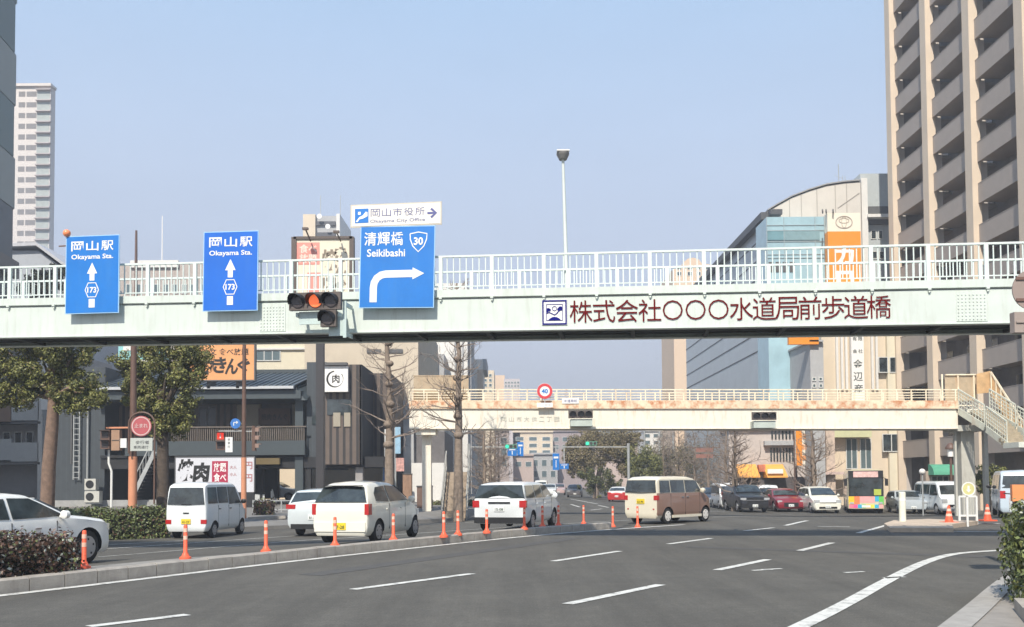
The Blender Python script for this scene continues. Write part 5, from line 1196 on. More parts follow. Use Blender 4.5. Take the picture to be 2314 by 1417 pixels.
# far high-rise
hr = B('high_rise', 28, 116, 250, 'slender pale residential high rise at the left far behind the dark tower', 'high rise')
Yh = 250; hw_ = mat('highrise_wall', (.60, .55, .51), .8, var=.04); x0, xm, x1 = fx(10, Yh), fx(74, Yh), fx(105, Yh); ztp = fz(196, Yh, 70)
MB().box(x0, x1, Yh, Yh + 2.6, GR, ztp).build('wall', hw_, hr)
hg_ = mat('highrise_glass', (.36, .39, .37), .3, var=.12, scale=1.2)
for i in range(22):
    py = 206 + i * 24.2
    if py > 640: break
    z = fz(py, Yh, 70)
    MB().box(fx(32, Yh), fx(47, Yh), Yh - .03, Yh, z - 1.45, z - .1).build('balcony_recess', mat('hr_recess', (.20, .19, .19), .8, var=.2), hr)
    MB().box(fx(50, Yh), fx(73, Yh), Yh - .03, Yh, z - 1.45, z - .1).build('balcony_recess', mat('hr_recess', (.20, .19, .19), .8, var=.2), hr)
    MB().box(xm, x1 - .2, Yh - .04, Yh, z - 2.2, z - .1).build('window_band', hg_, hr)
    MB().box(xm - .1, x1 + .3, Yh - .8, Yh, z + .1, z + .35).build('floor_slab', mat('hr_slab', (.42, .37, .36), .7), hr)
MB().box(x0, x1 + .3, Yh - .6, Yh + 2.6, ztp, ztp + .7).build('parapet', hw_, hr)
# gabled grey roof house
gh = B('gabled_building', -20, 140, 90, 'grey building with a sloping roof edge left of the leftmost blue sign', 'building')
Yg = 90; pts = [(-40, 566), (80, 566), (146, 612), (146, 700), (-40, 700)]; mb = MB(); mb.prism([(fx(a, Yg), Yg, fz(b, Yg, 60)) for a, b in pts[:3]] + [(fx(146, Yg), Yg, GR), (fx(-40, Yg), Yg, GR)], (0, 12, 0)); mb.build('wall', mat('wall_bluegrey', (.38, .40, .43), .8, var=.05), gh, fixn=True)
mb = MB()
for (a, b), (c, d_) in (((-40, 562), (82, 558)), ((82, 558), (150, 608))):
    p, q = V((fx(a, Yg), Yg - .6, fz(b, Yg, 60))), V((fx(c, Yg), Yg - .6, fz(d_, Yg, 60))); mb.prism([p, q, q + V((0, 13, 0)), p + V((0, 13, 0))], (0, 0, .3))
mb.build('roof', mat('roof_light', (.46, .46, .48), .6), gh, fixn=True)
# low buildings behind the railing, cyan fascia
lb = B('shop_building', 230, 470, 112, 'low pale building with a cyan fascia behind the two blue signs', 'building')
Yl = 112; wall(lb, 236, 480, 596, Yl, 14, mat('wall_brownish', (.42, .36, .32), .8, var=.15)); wall(lb, 290, 400, 588, Yl - .3, .3, whitew, 'parapet', pyb=604)
for i in range(9): px = 282 + i * 21; win(lb, fx(px, Yl), fx(px + 13, Yl), Yl - .03, fz(664, Yl, px), fz(642, Yl, px), fr_w, M['glassl'])
cyn = mat('cyan_fascia', (.30, .62, .62), .4, var=.05); o_ = wall(lb, 200, 372, 776, Yl - 1, 1, cyn, 'fascia', pyb=812); wall(lb, 200, 372, 814, Yl - 1.1, 1, M['signwhite'], 'fascia_trim', pyb=822)
wall(lb, 276, 300, 778, Yl - 1.1, .1, M['signwhite'], 'fascia_panel', pyb=792); wall(lb, 312, 326, 778, Yl - 1.1, .1, M['signwhite'], 'fascia_panel', pyb=792)
def mast(px, py0, Y, r0, r1, m, lab, cat, name):
    p = P(px, py0, Y); o = thing(name, V((p.x, Y, GR)), lab, cat); MB().tube([(p.x, Y, GR), (p.x, Y, p.z)], [r0, r1], 8).build('shaft', m, o, smooth=50); return o, p
o, p = mast(308, 521, 100, .40, .12, M['brownpole'], 'dark red brown tapering pole between the two straight ahead signs', 'pole', 'pole')
mast(367, 488, 120, .12, .06, M['signwhite'], 'thin white mast between the two straight ahead signs', 'mast', 'mast')
# apartment behind the billboard
ap = B('apartment_block', 683, 765, 140, 'apartment block with rooftop dishes behind the restaurant pole sign', 'apartment block')
Yq = 140; wall(ap, 684, 712, 484, Yq, 10, cream); wall(ap, 712, 762, 488, Yq + .6, 10, greyw, 'middle_wall'); wall(ap, 760, 768, 483, Yq, 10, whitew, 'side_wall')
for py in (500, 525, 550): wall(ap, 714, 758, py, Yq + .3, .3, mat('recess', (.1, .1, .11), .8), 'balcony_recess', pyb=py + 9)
for px in (715, 761): x = fx(px, Yq); MB().tube([(x, Yq + 3, fz(488, Yq, px)), (x, Yq + 3, fz(428, Yq, px))], .05, 6).build('antenna', M['galv'], ap)
for px, py in ((722, 489), (741, 512)): mb = MB(); Frame(P(px, py, Yq - .3), (1, 0, 0), (0, 0, 1)).disc(mb, 0, 0, .36, 0, .1); mb.build('dish', M['signwhite'], ap)
# cream blocks below the bridge, left of centre
c1 = B('office_building', 575, 690, 84, 'pale yellow building between the orange restaurant sign and the pole sign', 'building')
wall(c1, 560, 690, 700, 84, 16, creamy); win(c1, fx(578, 84), fx(634, 84), 83.96, fz(816, 84, 600), fz(792, 84, 600), fr_w, M['glassl'], 3); wall(c1, 560, 690, 786, 83.8, .2, whitew, 'ledge', pyb=790)
c2 = B('office_building', 690, 945, 74, 'large plain tan building behind the first bare tree', 'building')
wall(c2, 688, 946, 700, 74, 20, tan); 
for a, b in ((829, 861), (877, 911)): wall(c2, a, b, 789, 73.9, .1, fr_d, 'vent_slot', pyb=797)
wall(c2, 900, 945, 905, 73.5, .5, greyw, 'lower_wall')
win(c2, fx(888, 74), fx(912, 74), 73.96, fz(900, 74, 890), fz(864, 74, 890), fr_w, M['glassl'])
c3 = B('tower_block', 945, 1065, 108, 'cream block with a grey recess behind the second bare tree', 'building')
wall(c3, 955, 1058, 640, 112, 14, whitew); wall(c3, 1058, 1066, 650, 113, 10, greyw, 'side_wall')
wall(c3, 948, 986, 793, 106, 5.9, tan, 'box_wing'); wall(c3, 986, 1005, 800, 107, 4.9, greyw, 'recess_wing')
for px in (1028, 1045): wall(c3, px, px + 3, 700, 111.8, .2, greyw, 'drainpipe', pyb=860)
c4 = B('apartment_block', 1063, 1100, 130, 'narrow white block right of the second bare tree', 'building'); wall(c4, 1062, 1092, 812, 130, 10, whitew); wall(c4, 1091, 1101, 811, 131, 9, greyw, 'side_wall', pyb=836); wall(c4, 1080, 1093, 835, 129.6, .4, mat('strip_beige', (.55, .45, .36), .8), 'bay')
c5 = B('apartment_block', 1093, 1118, 160, 'small cream block stepping down beside the narrow white one', 'building'); wall(c5, 1091, 1118, 837, 160, 10, cream)
for i in range(4):
    for j in range(2): win(c5, fx(1095 + j * 11, 160), fx(1102 + j * 11, 160), 159.97, fz(852 + i * 11, 160, 1100), fz(845 + i * 11, 160, 1100), fr_w, M['glassl'])
c6 = B('apartment_block', 1118, 1180, 230, 'distant beige flats with rows of windows left of the 40 sign', 'building'); wall(c6, 1117, 1142, 848, 232, 12, beig); wall(c6, 1140, 1176, 856, 230, 12, mat('wall_haze', (.50, .46, .46), .8, var=.05), 'front_wall')
for i in range(3):
    for j in range(5): win(c6, fx(1142 + j * 7, 230), fx(1147 + j * 7, 230), 229.97, fz(867 + i * 8, 230, 1150), fz(862 + i * 8, 230, 1150), fr_w, M['glassl'])
# ground level things under the farther bridge's left end
w1_ = B('shop_building', 905, 1005, 70, 'low white shop under the left end of the farther footbridge', 'building'); wall(w1_, 898, 1005, 975, 70, 10, mat('shop_dark', (.13, .12, .12), .7, var=.2)); wall(w1_, 930, 1003, 1046, 68, 2, whitew, 'front_wall'); wall(w1_, 912, 935, 960, 69.5, .5, greyw, 'pier')
for px, py, w_, h_, m in ((870, 970, 14, 82, M['signwhite']), (893, 965, 12, 60, mat('banner_blue', (.30, .48, .62), .6, var=.2)), (895, 1035, 18, 30, mat('poster_pink', (.55, .30, .26), .6, var=.5, scale=6)), (866, 1052, 14, 34, M['blue2'])):
    oo = thing('banner', P(px, py + h_, 64), {870: 'tall white banner board behind the first bare tree', 893: 'pale blue hanging banner right of the first bare tree trunk', 895: 'pinkish poster board beside the first bare tree trunk', 866: 'blue and white shop board behind the first bare tree trunk'}[px], 'banner'); a, b = P(px, py, 64), P(px + w_, py + h_, 64); MB().box(a.x, b.x, 64, 64.15, b.z, a.z).build('board', m, oo); MB().box(a.x - .05, a.x, 64, 64.1, GR, a.z).build('post', M['galv'], oo)
o = B('utility_cabinet', 942, 978, 56, 'rust brown utility cabinet by the hedge below the farther footbridge', 'cabinet'); a, b = P(942, 1100, 56), P(976, 1142, 56)
MB().box(a.x, b.x, 56, 56.6, GR + .5, a.z).build('casing', mat('cabinet_brown', (.16, .10, .075), .6, var=.15), o); MB().box(a.x - .03, b.x + .03, 55.95, 56.65, a.z, a.z + .06).build('lid', fr_d, o); MB().box((a.x + b.x) / 2 - .01, (a.x + b.x) / 2 + .01, 55.98, 56, GR + .6, a.z - .05).build('door_gap', fr_d, o)
o = B('sign_cabinet', 910, 925, 58, 'tall narrow brown cabinet right of the cream hatchback', 'cabinet'); a = P(910, 1072, 58); b = P(930, 1140, 58); MB().box(a.x, b.x, 58, 58.5, GR + .5, a.z).build('casing', mat('cabinet_rust', (.28, .17, .11), .6, var=.3), o); MB().box(a.x - .02, b.x + .02, 57.97, 58.52, a.z, a.z + .05).build('lid', fr_d, o)

# left edge balcony flats
lf = B('flats', -10, 92, 66, 'low grey flats with white balconies at the left edge behind the leaning tree', 'building')
Yf = 66; wall(lf, -80, 90, 780, Yf + 1.5, 12, mat('wall_flats', (.33, .32, .32), .8, var=.1)); wall(lf, 84, 94, 790, Yf, 3, whitew, 'corner_wall')
wp = mat('balcony_white', (.52, .52, .50), .7, var=.05)
for a, b, c, d, nm in ((24, 86, 902, 950, 1), (-30, 22, 880, 958, 2), (24, 86, 1000, 1043, 1), (-30, 24, 992, 1040, 1)):
    wall(lf, a, b, c, Yf, .15, wp if nm == 1 else mat('balcony_brown', (.26, .17, .12), .8), 'balcony', pyb=d)
for c in (953, 1045): wall(lf, -40, 90, c, Yf, 1.5, mat('slab_dark', (.16, .155, .15), .8), 'slab', pyb=c + 5)
for k in range(4): win(lf, fx(-20 + k * 26, Yf + 1.5), fx(-2 + k * 26, Yf + 1.5), Yf + 1.46, fz(1000, Yf), fz(965, Yf), fr_w)
wall(lf, 90, 106, 878, Yf - .4, .3, M['signwhite'], 'balcony_sign', pyb=926)

# ------------------------------------------------------------------ restaurant
rt = B('restaurant', 125, 870, 62, 'dark two storey grill restaurant with a sloping roof and slatted balcony at the left', 'restaurant')
Yr = 62; Z0 = .05
dkw = stripes('dark_cladding', (.050, .060, .068), (.062, .075, .085), 'X', .35, .1); slat = stripes('brown_slats', (.13, .098, .078), (.035, .03, .028), 'X', .42, .42)
def rb(name, px0, px1, pyt, pyb, y0, y1, m):
    return MB().box(fx(px0, Yr), fx(px1, Yr), y0, y1, fz(pyb, Yr, (px0 + px1) / 2), fz(pyt, Yr, (px0 + px1) / 2)).build(name, m, rt)
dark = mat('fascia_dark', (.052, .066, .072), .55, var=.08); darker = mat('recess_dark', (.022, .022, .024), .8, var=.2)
rb('left_wall', 122, 236, 830, 1140, 62, 78, dkw); rb('plinth', 120, 386, 1130, 1146, 61.8, 62, mat('plinth', (.34, .34, .33), .8, var=.15))
rb('upper_wall', 200, 700, 820, 905, 66, 69, dark)
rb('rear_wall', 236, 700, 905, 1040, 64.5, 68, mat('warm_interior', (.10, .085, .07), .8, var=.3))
x0, x1 = fx(214, Yr), fx(676, Yr); xe0, xe1 = fx(236, Yr), fx(700, Yr)
ze, zt = fz(882, Yr, 450), fz(838, Yr, 450)
rf = MB(); rf.prism([(x0, 60.6, ze), (x1, 60.6, ze), (xe1, 66, zt + .15), (xe0, 66, zt + .15)], (0, 0, .12)); 
for i in range(34):
    t = i / 33; a = V((x0 + (x1 - x0) * t, 60.6, ze + .14)); b = V((xe0 + (xe1 - xe0) * t, 66, zt + .29)); rf.bar(a, b, .05, .06)
rf.build('roof', mat('roof_metal', (.075, .09, .098), .4, metal=.3, var=.1), rt, fixn=True)
rb('gutter', 240, 676, 879, 885, 60.3, 60.6, mat('gutter_silver', (.55, .56, .56), .4, metal=.3)); rb('fascia', 236, 690, 888, 906, 60.6, 66, dark)
MB().prism([(fx(676, Yr), 60.7, fz(905, Yr)), (fx(700, Yr), 60.7, fz(905, Yr)), (fx(700, Yr), 66, zt), (fx(676, Yr), 60.8, ze)], (.1, .0, 0)).build('gable', dark, rt, fixn=True)
rb('slat_panel', 236, 296, 912, 1010, 64.2, 64.5, slat); rb('slat_panel', 465, 512, 908, 965, 64.1, 64.4, slat)
crm = mat('shoji_cream', (.34, .30, .23), .8, var=.06)
rb('cream_panel', 512, 568, 908, 990, 64.2, 64.5, crm); rb('cream_panel', 642, 668, 908, 990, 64.2, 64.5, crm); rb('cream_panel', 568, 642, 958, 990, 64.2, 64.5, crm)
for a, b, c, d in ((420, 440, 912, 960), (440, 462, 912, 960)): win(rt, fx(a, Yr), fx(b, Yr), 64.45, fz(d, Yr, a), fz(c, Yr, a), fr_d, mat('window_dim', (.02, .03, .05), .2))
bd = rb('brown_board', 566, 640, 918, 956, 63.9, 64.2, mat('board_brown', (.115, .065, .045), .6)); F = Frame((fx(603, Yr), 63.9, fz(938, Yr, 603)), (1, 0, 0), (0, 0, 1)); mb = MB(); F.text(mb, '焼肉きんぐ', 0, 0, h=.42, w=1.7, bold=.015, d=.01); mb.build('lettering', mat('ink_black', (.012, .011, .010), .6, var=0), bd)
rb('balcony_band', 296, 696, 998, 1030, 61.0, 61.3, dark)
mb = MB()
for i in range(64):
    px = 386 + i * 4.75; mb.box(fx(px, 61), fx(px + 2.2, 61), 61.05, 61.15, fz(1000, 61), fz(962, 61))
mb.box(fx(384, 61), fx(692, 61), 60.98, 61.05, fz(962, 61), fz(959, 61)); mb.build('balcony_railing', mat('railing_brown', (.13, .105, .085), .7, var=.2), rt)
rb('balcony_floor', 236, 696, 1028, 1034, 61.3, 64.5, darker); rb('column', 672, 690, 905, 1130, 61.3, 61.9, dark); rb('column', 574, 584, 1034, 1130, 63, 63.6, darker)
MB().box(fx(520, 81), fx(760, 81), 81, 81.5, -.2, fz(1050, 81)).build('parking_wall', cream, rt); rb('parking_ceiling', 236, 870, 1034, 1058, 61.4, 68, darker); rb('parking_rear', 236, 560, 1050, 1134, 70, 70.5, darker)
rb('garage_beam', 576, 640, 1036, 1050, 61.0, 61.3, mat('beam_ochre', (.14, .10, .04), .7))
rb('right_wall', 696, 740, 820, 1060, 61.6, 70, dkw); rb('slat_wall', 740, 822, 828, 1050, 61.0, 70, slat); rb('slat_wall', 822, 866, 828, 1050, 66, 78, slat)
rb('right_return', 818, 824, 828, 1050, 61.0, 66, darker); rb('base_column', 806, 822, 1050, 1125, 61.5, 62.2, mat('col_grey', (.30, .28, .27), .7)); rb('base_column', 696, 706, 1050, 1130, 61.5, 62, darker); rb('window_dark', 708, 738, 920, 960, 61.55, 61.6, M['glass'])
wn2 = rb('window_band', 746, 800, 905, 940, 60.95, 61, M['glass']); rb('shop_light_panel', 760, 776, 935, 966, 60.93, 61, crm); rb('shop_light_panel', 784, 798, 935, 966, 60.93, 61, crm)
for px in (684, 714): pass
sg = rb('square_sign', 740, 795, 834, 890, 60.5, 60.95, M['signwhite']); F = Frame((fx(768, Yr), 60.5, fz(862, Yr, 768)), (1, 0, 0), (0, 0, 1)); mb = MB()
a0 = 20
for i in range(30):
    a, b = math.radians(100 + i * 10), math.radians(110 + i * 10); w_ = .07 + .05 * math.sin(i * .2)
    F.poly(mb, [(.46 * math.cos(a), .46 * math.sin(a)), (.46 * math.cos(b), .46 * math.sin(b)), ((.46 + w_) * math.cos(b), (.46 + w_) * math.sin(b)), ((.46 + w_) * math.cos(a), (.46 + w_) * math.sin(a))], 0, .01)
F.text(mb, '肉', .02, .02, h=.55, w=.46, bold=.02, d=.012); mb.build('lettering', mat('ink_black', (.012, .011, .010), .6, var=0), sg)
rb('lamp_strip', 742, 794, 826, 832, 60.3, 60.8, fr_d)
# ladder, pipes, AC units on the left wall
o = B('ladder', 163, 188, 61.8, 'tall pale ladder fixed on the dark left wall of the restaurant', 'ladder'); mb = MB(); xa, xb = fx(166, 61.8), fx(179, 61.8); z0, z1 = fz(1084, 61.8, 170), fz(900, 61.8, 170)
for x in (xa, xb): mb.box(x - .03, x + .03, 61.75, 61.82, z0, z1)
for i in range(15): z = z0 + (z1 - z0) * (i + .3) / 15; mb.box(xa, xb, 61.76, 61.80, z, z + .04)
mb.build('rungs_and_rails', M['galv'], o); MB().box(fx(160, 61.9), fx(163, 61.9), 61.8, 61.95, z0 + 1, z1).build('conduit', fr_d, o)
o = B('drainpipe', 196, 198, 61.8, 'pale drainpipe right of the ladder on the restaurant wall', 'pipe'); MB().tube([(fx(197, 61.8), 61.8, fz(1080, 61.8)), (fx(197, 61.8), 61.8, fz(910, 61.8))], .06, 8).build('pipe', M['galv'], o)
for i, (py, lab) in enumerate(((1082, 'upper of two stacked beige air conditioner units'), (1110, 'lower of two stacked beige air conditioner units'))):
    a, b = P(191, py, 61), P(216 + 8 * i, py + 25, 61); o = thing('air_conditioner', V(((a.x + b.x) / 2, 61, b.z)), lab, 'air conditioner'); MB().box(a.x, b.x, 61, 61.5, b.z, a.z).build('casing', mat('ac_beige', (.50, .49, .44), .6, var=.05), o)
    mb = MB(); F = Frame((a.x + .33, 61, (a.z + b.z) / 2), (1, 0, 0), (0, 0, 1)); F.disc(mb, 0, 0, .25, 0, .02); mb.build('fan_grille', M['black'], o); MB().box(a.x, b.x, 61.1, 61.4, b.z - .1, b.z).build('bracket', M['galv'], o)
# outdoor stair of the restaurant
o = B('outdoor_stair', 300, 345, 61, 'dark steel outdoor stair in front of the restaurant behind the round red sign', 'stairs'); mb = MB(); p, q = P(296, 1130, 61), P(350, 1020, 61)
mb.bar(p, q, .06, .25); mb.bar(p + V((0, 0, 1)), q + V((0, 0, 1)), .05, .06)
for i in range(9): a = p.lerp(q, i / 8); mb.bar(a, a + V((0, 0, 1)), .03, .03)
mb.build('stringer_and_rail', M['galv'], o); mb = MB()
for i in range(14): a = p.lerp(q, i / 14); mb.box(a.x, a.x + .3, 61.05, 62.0, a.z + .05, a.z + .09)
mb.build('treads', fr_d, o)
# orange roof sign
ink = mat('ink_black', (.012, .011, .010), .6, var=0)
a, b = P(428, 762, 60), P(574, 858, 60); o = thing('roof_sign', V(((a.x + b.x) / 2, 60, b.z)), 'orange restaurant roof sign with black brush lettering behind the second leafy tree', 'sign')
MB().box(a.x, b.x, 60, 60.3, b.z, a.z).build('board', mat('sign_amber', (.72, .33, .13), .6, var=.08, scale=1), o); MB().box(b.x, b.x + .08, 59.98, 60.32, b.z, a.z).box(a.x, b.x + .08, 59.98, 60.32, b.z - .07, b.z).build('frame', fr_d, o)
F = Frame((0, 60, 0), (1, 0, 0), (0, 0, 1)); mb = MB()
F.text(mb, '注文 食べ放題', fx(508, 60), fz(795, 60, 508), h=.42, w=2.9, bold=.012, d=.01)
for i, ch in enumerate('焼肉きんぐ'): F.text(mb, ch, fx(440 + i * 27 + (0 if i < 2 else 2), 60), fz(826 + (2 if i % 2 else -1), 60, 500), h=1.0 if i < 4 else .85, w=.80, bold=.035, d=.012, shear=.08)
mb.build('lettering', ink, o); MB().box(a.x + 1, a.x + 1.2, 60.3, 61.5, b.z - .5, b.z + 1).box(b.x - 1.2, b.x - 1, 60.3, 61.5, b.z - .5, b.z + 1).build('support', fr_d, o)
# white ground banner with calligraphy
a, b = P(397, 1034, 58), P(574, 1112, 58); o = thing('billboard', V(((a.x + b.x) / 2, 58, b.z)), 'long white grill billboard with black calligraphy and a crimson square behind the small white van', 'billboard')
MB().box(a.x, b.x, 58, 58.15, b.z, a.z).build('board', mat('billboard_white', (.60, .60, .63), .5, var=.03), o); MB().box(a.x - .05, b.x + .05, 57.97, 58.2, a.z, a.z + .06).box(a.x - .05, a.x, 57.97, 58.2, b.z, a.z).box(b.x, b.x + .05, 57.97, 58.2, b.z, a.z).build('frame', fr_d, o)
MB().box(a.x, b.x, 58, 58.2, .0, b.z).build('base', darker, o)
F = Frame((0, 58, 0), (1, 0, 0), (0, 0, 1)); mb = MB(); F.text(mb, '焼', fx(419, 58), fz(1063, 58, 420), h=1.35, w=.95, bold=.05, d=.01, shear=.1); F.text(mb, '肉', fx(455, 58), fz(1068, 58, 455), h=1.2, w=.95, bold=.05, d=.01, shear=.1); mb.build('lettering', ink, o)
mb = MB(); F.rect(mb, fx(479, 58), fx(515, 58), fz(1092, 58, 500), fz(1042, 58, 500), 0, .008); bb = mb.build('crimson_panel', mat('crimson', (.38, .02, .06), .5), o)
mb = MB(); F.text(mb, '放題', fx(497, 58), fz(1056, 58, 497), h=.55, w=.75, bold=.02, d=.014); F.text(mb, '食べ', fx(497, 58), fz(1079, 58, 497), h=.5, w=.75, bold=.02, d=.014); mb.build('panel_lettering', M['signwhite'], bb)
mb = MB(); 
for (px, py, t, h_) in ((527, 1056, '大人', .2), (527, 1072, '小人', .2), (562, 1052, '円', .45), (562, 1080, '円', .45)): F.text(mb, t, fx(px, 58), fz(py, 58, px), h=h_, d=.01, bold=.02)
mb.build('small_lettering', mat('faded_red', (.40, .16, .16), .5), o)
# tall pole sign (board above the near bridge)
a, b = P(664, 541, 44), P(797, 745, 44); xc = fx(728, 44.6); o = thing('pole_sign', V((xc, 44.6, g(xc, 44.6))), 'tall brown pole sign of the restaurant standing behind the traffic light', 'pole sign')
MB().box(a.x, b.x, 44, 44.25, b.z, a.z).build('board', mat('polesign_cream', (.72, .64, .50), .5, var=.05), o); bz = mat('bronze', (.10, .075, .062), .5, var=.08)
MB().box(a.x - .1, a.x + .12, 43.93, 44.3, b.z, a.z + .1).box(b.x - .14, b.x + .06, 43.93, 44.3, b.z, a.z + .1).box(a.x, b.x, 43.93, 44.3, a.z, a.z + .12).box(a.x, b.x, 43.93, 44.3, b.z - .1, b.z).build('frame', bz, o)
MB().box(xc - .17, xc + .17, 44.0, 44.34, g(xc, 44) - .2, b.z - .12).build('pole', mat('pole_dark', (.045, .042, .045), .5), o)
F = Frame((0, 44, 0), (1, 0, 0), (0, 0, 1)); mb = MB(); F.rect(mb, fx(670, 44), fx(722, 44), fz(598, 44, 700), fz(548, 44, 700), 0, .01); F.rect(mb, fx(694, 44), fx(724, 44), fz(660, 44, 700), fz(616, 44, 700), 0, .01); rp = mb.build('red_panel', mat('faded_pink', (.70, .27, .22), .5, var=.1), o)
mb = MB(); F.text(mb, '食べ', fx(696, 44), fz(562, 44, 696), h=.4, w=.8, bold=.02, d=.014); F.text(mb, '放題', fx(696, 44), fz(584, 44, 696), h=.4, w=.8, bold=.02, d=.014); mb.build('panel_lettering', mat('sign_peach', (.80, .62, .52), .5), rp)
mb = MB(); F.text(mb, '焼', fx(744, 44), fz(588, 44, 744), h=1.0, w=.72, bold=.05, d=.01); F.text(mb, '肉', fx(744, 44), fz(645, 44, 744), h=1.0, w=.6, bold=.04, d=.01); F.text(mb, 'き', fx(770, 44), fz(575, 44, 770), h=.7, w=.55, bold=.05, d=.01); F.text(mb, 'ん', fx(770, 44), fz(610, 44, 770), h=.6, w=.55, bold=.05, d=.01); F.text(mb, 'ぐ', fx(770, 44), fz(645, 44, 770), h=.6, w=.55, bold=.05, d=.01)
mb.build('lettering', mat('faded_grey_ink', (.24, .19, .14), .5, var=.2), o)
for px, q_ in ((690, 517), (762, 524)):
    pa = P(702 if px == 690 else 770, 545, 43.9); pb_ = P(px - (0 if px == 690 else 2), q_, 43.2); MB().bar(pa, pb_, .05, .05).obox(pb_, (.13, 0, 0), (0, .08, 0), (0, 0, .05)).build('spotlight', bz, o)

# ------------------------------------------------------------------ poles, signals and signs on the left pavement
def pole(px, Y, pyt, pyb, r, lab, topm, lowm, split):
    x = fx(px, Y); zg = g(x, Y); o = thing('signal_pole', V((x, Y, zg)), lab, 'pole'); zt = fz(pyt, Y, px); zs_ = fz(split, Y, px)
    MB().tube([(x, Y, zg - .2), (x, Y, zs_)], [r * 1.25, r * 1.2], 14).build('lower_pole', lowm, o, smooth=50); MB().tube([(x, Y, zs_), (x, Y, zt)], [r * 1.05, r * .8], 14).build('upper_pole', topm, o, smooth=50); return o, x
YP = 36.5; YQ = 46.0
pole(300, YP, 772, 1150, .13, 'peach lower half pole standing in the clipped hedge behind the round red sign', M['brownpole'], M['peach'], 1032)
pole(551, YQ, 772, 1130, .105, 'peach and brown pole rising behind the small white van', M['brownpole'], M['peach'], 1034)
# round red sign in an arched frame
c = P(319, 963, YP - .4); o = thing('road_sign', V((c.x, c.y, GR + .5)), 'round red sign over a white plate in an arched brown frame', 'road sign'); F = Frame(c, (1, 0, 0), (0, 0, 1))
mb = MB(); F.disc(mb, 0, 0, .38, -.02, 0); mb.build('disc', mat('sign_pinkred', (.45, .10, .11), .5, var=.1), o); mb = MB(); F.ring(mb, 0, 0, .31, .35, 0, .008); F.text(mb, '止まれ', 0, .02, h=.16, w=.5, d=.01, bold=.02); mb.build('marking', mat('sign_pinkwhite', (.62, .45, .42), .5), o)
mb = MB(); F.rect(mb, -.40, .42, -.92, -.44, -.02, .0); pl = mb.build('plate', mat('plate_dull', (.46, .48, .44), .6, var=.08), o); mb = MB(); F.text(mb, '歩行者', .05, -.6, h=.13, w=.5, d=.008, bold=.0); F.text(mb, '車両通行', 0, -.78, h=.11, w=.55, d=.008); mb.build('plate_lettering', fr_d, pl)
pts = [(-.48, -1.0), (-.48, .1)] + [(-.0 - .48 * math.cos(t), .1 + .42 * math.sin(t)) for t in np.linspace(.3, math.pi - .3, 8)] + [(.48, .1), (.48, -2.9)]
MB().tube([F.p(a, b, -.06) for a, b in pts], .035, 8).build('arched_frame', M['brownpole'], o, smooth=50)
# pedestrian signals
def pedsig(px, py, Y, lab, sc=1, lit=None, body=None):
    c = P(px, py, Y); F = Frame(c, (1, 0, 0), (0, 0, 1)); o = thing('pedestrian_signal', c, lab, 'pedestrian signal'); mb = MB(); F.rect(mb, -.19 * sc, .19 * sc, -.4 * sc, .4 * sc, -.2, 0); mb.build('housing', body or M['brownpole'], o)
    for k, y in enumerate((.2, -.2)):
        mb = MB(); F.rect(mb, -.14 * sc, .14 * sc, (y - .14) * sc, (y + .14) * sc, 0, .01); l = mb.build('lens', M['siglit_red'] if (lit and k == 0) else M['siglens'], o)
        mb = MB(); F.rect(mb, -.17 * sc, .17 * sc, (y + .15) * sc, (y + .17) * sc, 0, .2); mb.build('visor', M['black'], o)
        if lit and k == 0: mb = MB(); F.rect(mb, -.03, .03, (y - .09) * sc, (y + .04) * sc, .01, .014); F.disc(mb, 0, (y + .08) * sc, .03, .01, .014); mb.build('figure', M['signwhite'], l)
    return o, c
o, c = pedsig(237, 993, YP, 'brown signal head side on, left of the arched sign frame', .9)
MB().bar(c + V((.0, .1, .44)), V((fx(300, YP), YP, c.z + .44)), .05, .06).build('arm', M['peach'], o)
o = thing('signal_box', P(264, 1000, YP), 'tan control box between the two posts left of the arched sign', 'control box'); a, b = P(254, 972, YP), P(272, 1018, YP); MB().box(a.x, b.x, YP - .1, YP + .15, b.z, a.z).build('casing', mat('box_tan', (.36, .22, .14), .6, var=.12), o); MB().box(a.x + .02, b.x - .02, YP - .12, YP - .1, (a.z + b.z) / 2 - .01, (a.z + b.z) / 2 + .01).build('seam', fr_d, o)
o = thing('small_plate', P(279, 1001, YP), 'small white plate beside the tan control box', 'plate'); a, b = P(272, 991, YP), P(287, 1012, YP); MB().box(a.x, b.x, YP - .05, YP, b.z, a.z).build('board', M['plate_w'], o)
o, c = pedsig(498, 996, YQ, 'pedestrian signal showing red with a small white plate beside it', 1.1, True)
MB().bar(c + V((-.1, .1, .46)), V((fx(551, YQ), YQ, c.z + .46)), .05, .06).build('arm', M['galv'], o)
o = thing('small_plate', P(517, 1005, YQ), 'white vertical plate hanging right of the red pedestrian signal', 'plate'); a, b = P(510, 988, YQ), P(526, 1022, YQ); MB().box(a.x, b.x, YQ - .05, YQ, b.z, a.z).build('board', M['plate_w'], o); mb = MB(); F = Frame(((a.x + b.x) / 2, YQ - .05, 0), (1, 0, 0), (0, 0, 1))
for k, ch in enumerate('歩車分'): F.text(mb, ch, 0, a.z - .11 - .17 * k, h=.12, d=.006)
mb.build('lettering', fr_d, o)
c = P(532, 957, YQ - .1); o = thing('road_sign', c, 'small round blue sign with white arrow on the pole above the red signal', 'road sign'); F = Frame(c, (1, 0, 0), (0, 0, 1)); mb = MB(); F.disc(mb, 0, 0, .24, -.02, 0); mb.build('disc', mat('sign_mid_blue', (.05, .18, .50), .4), o)
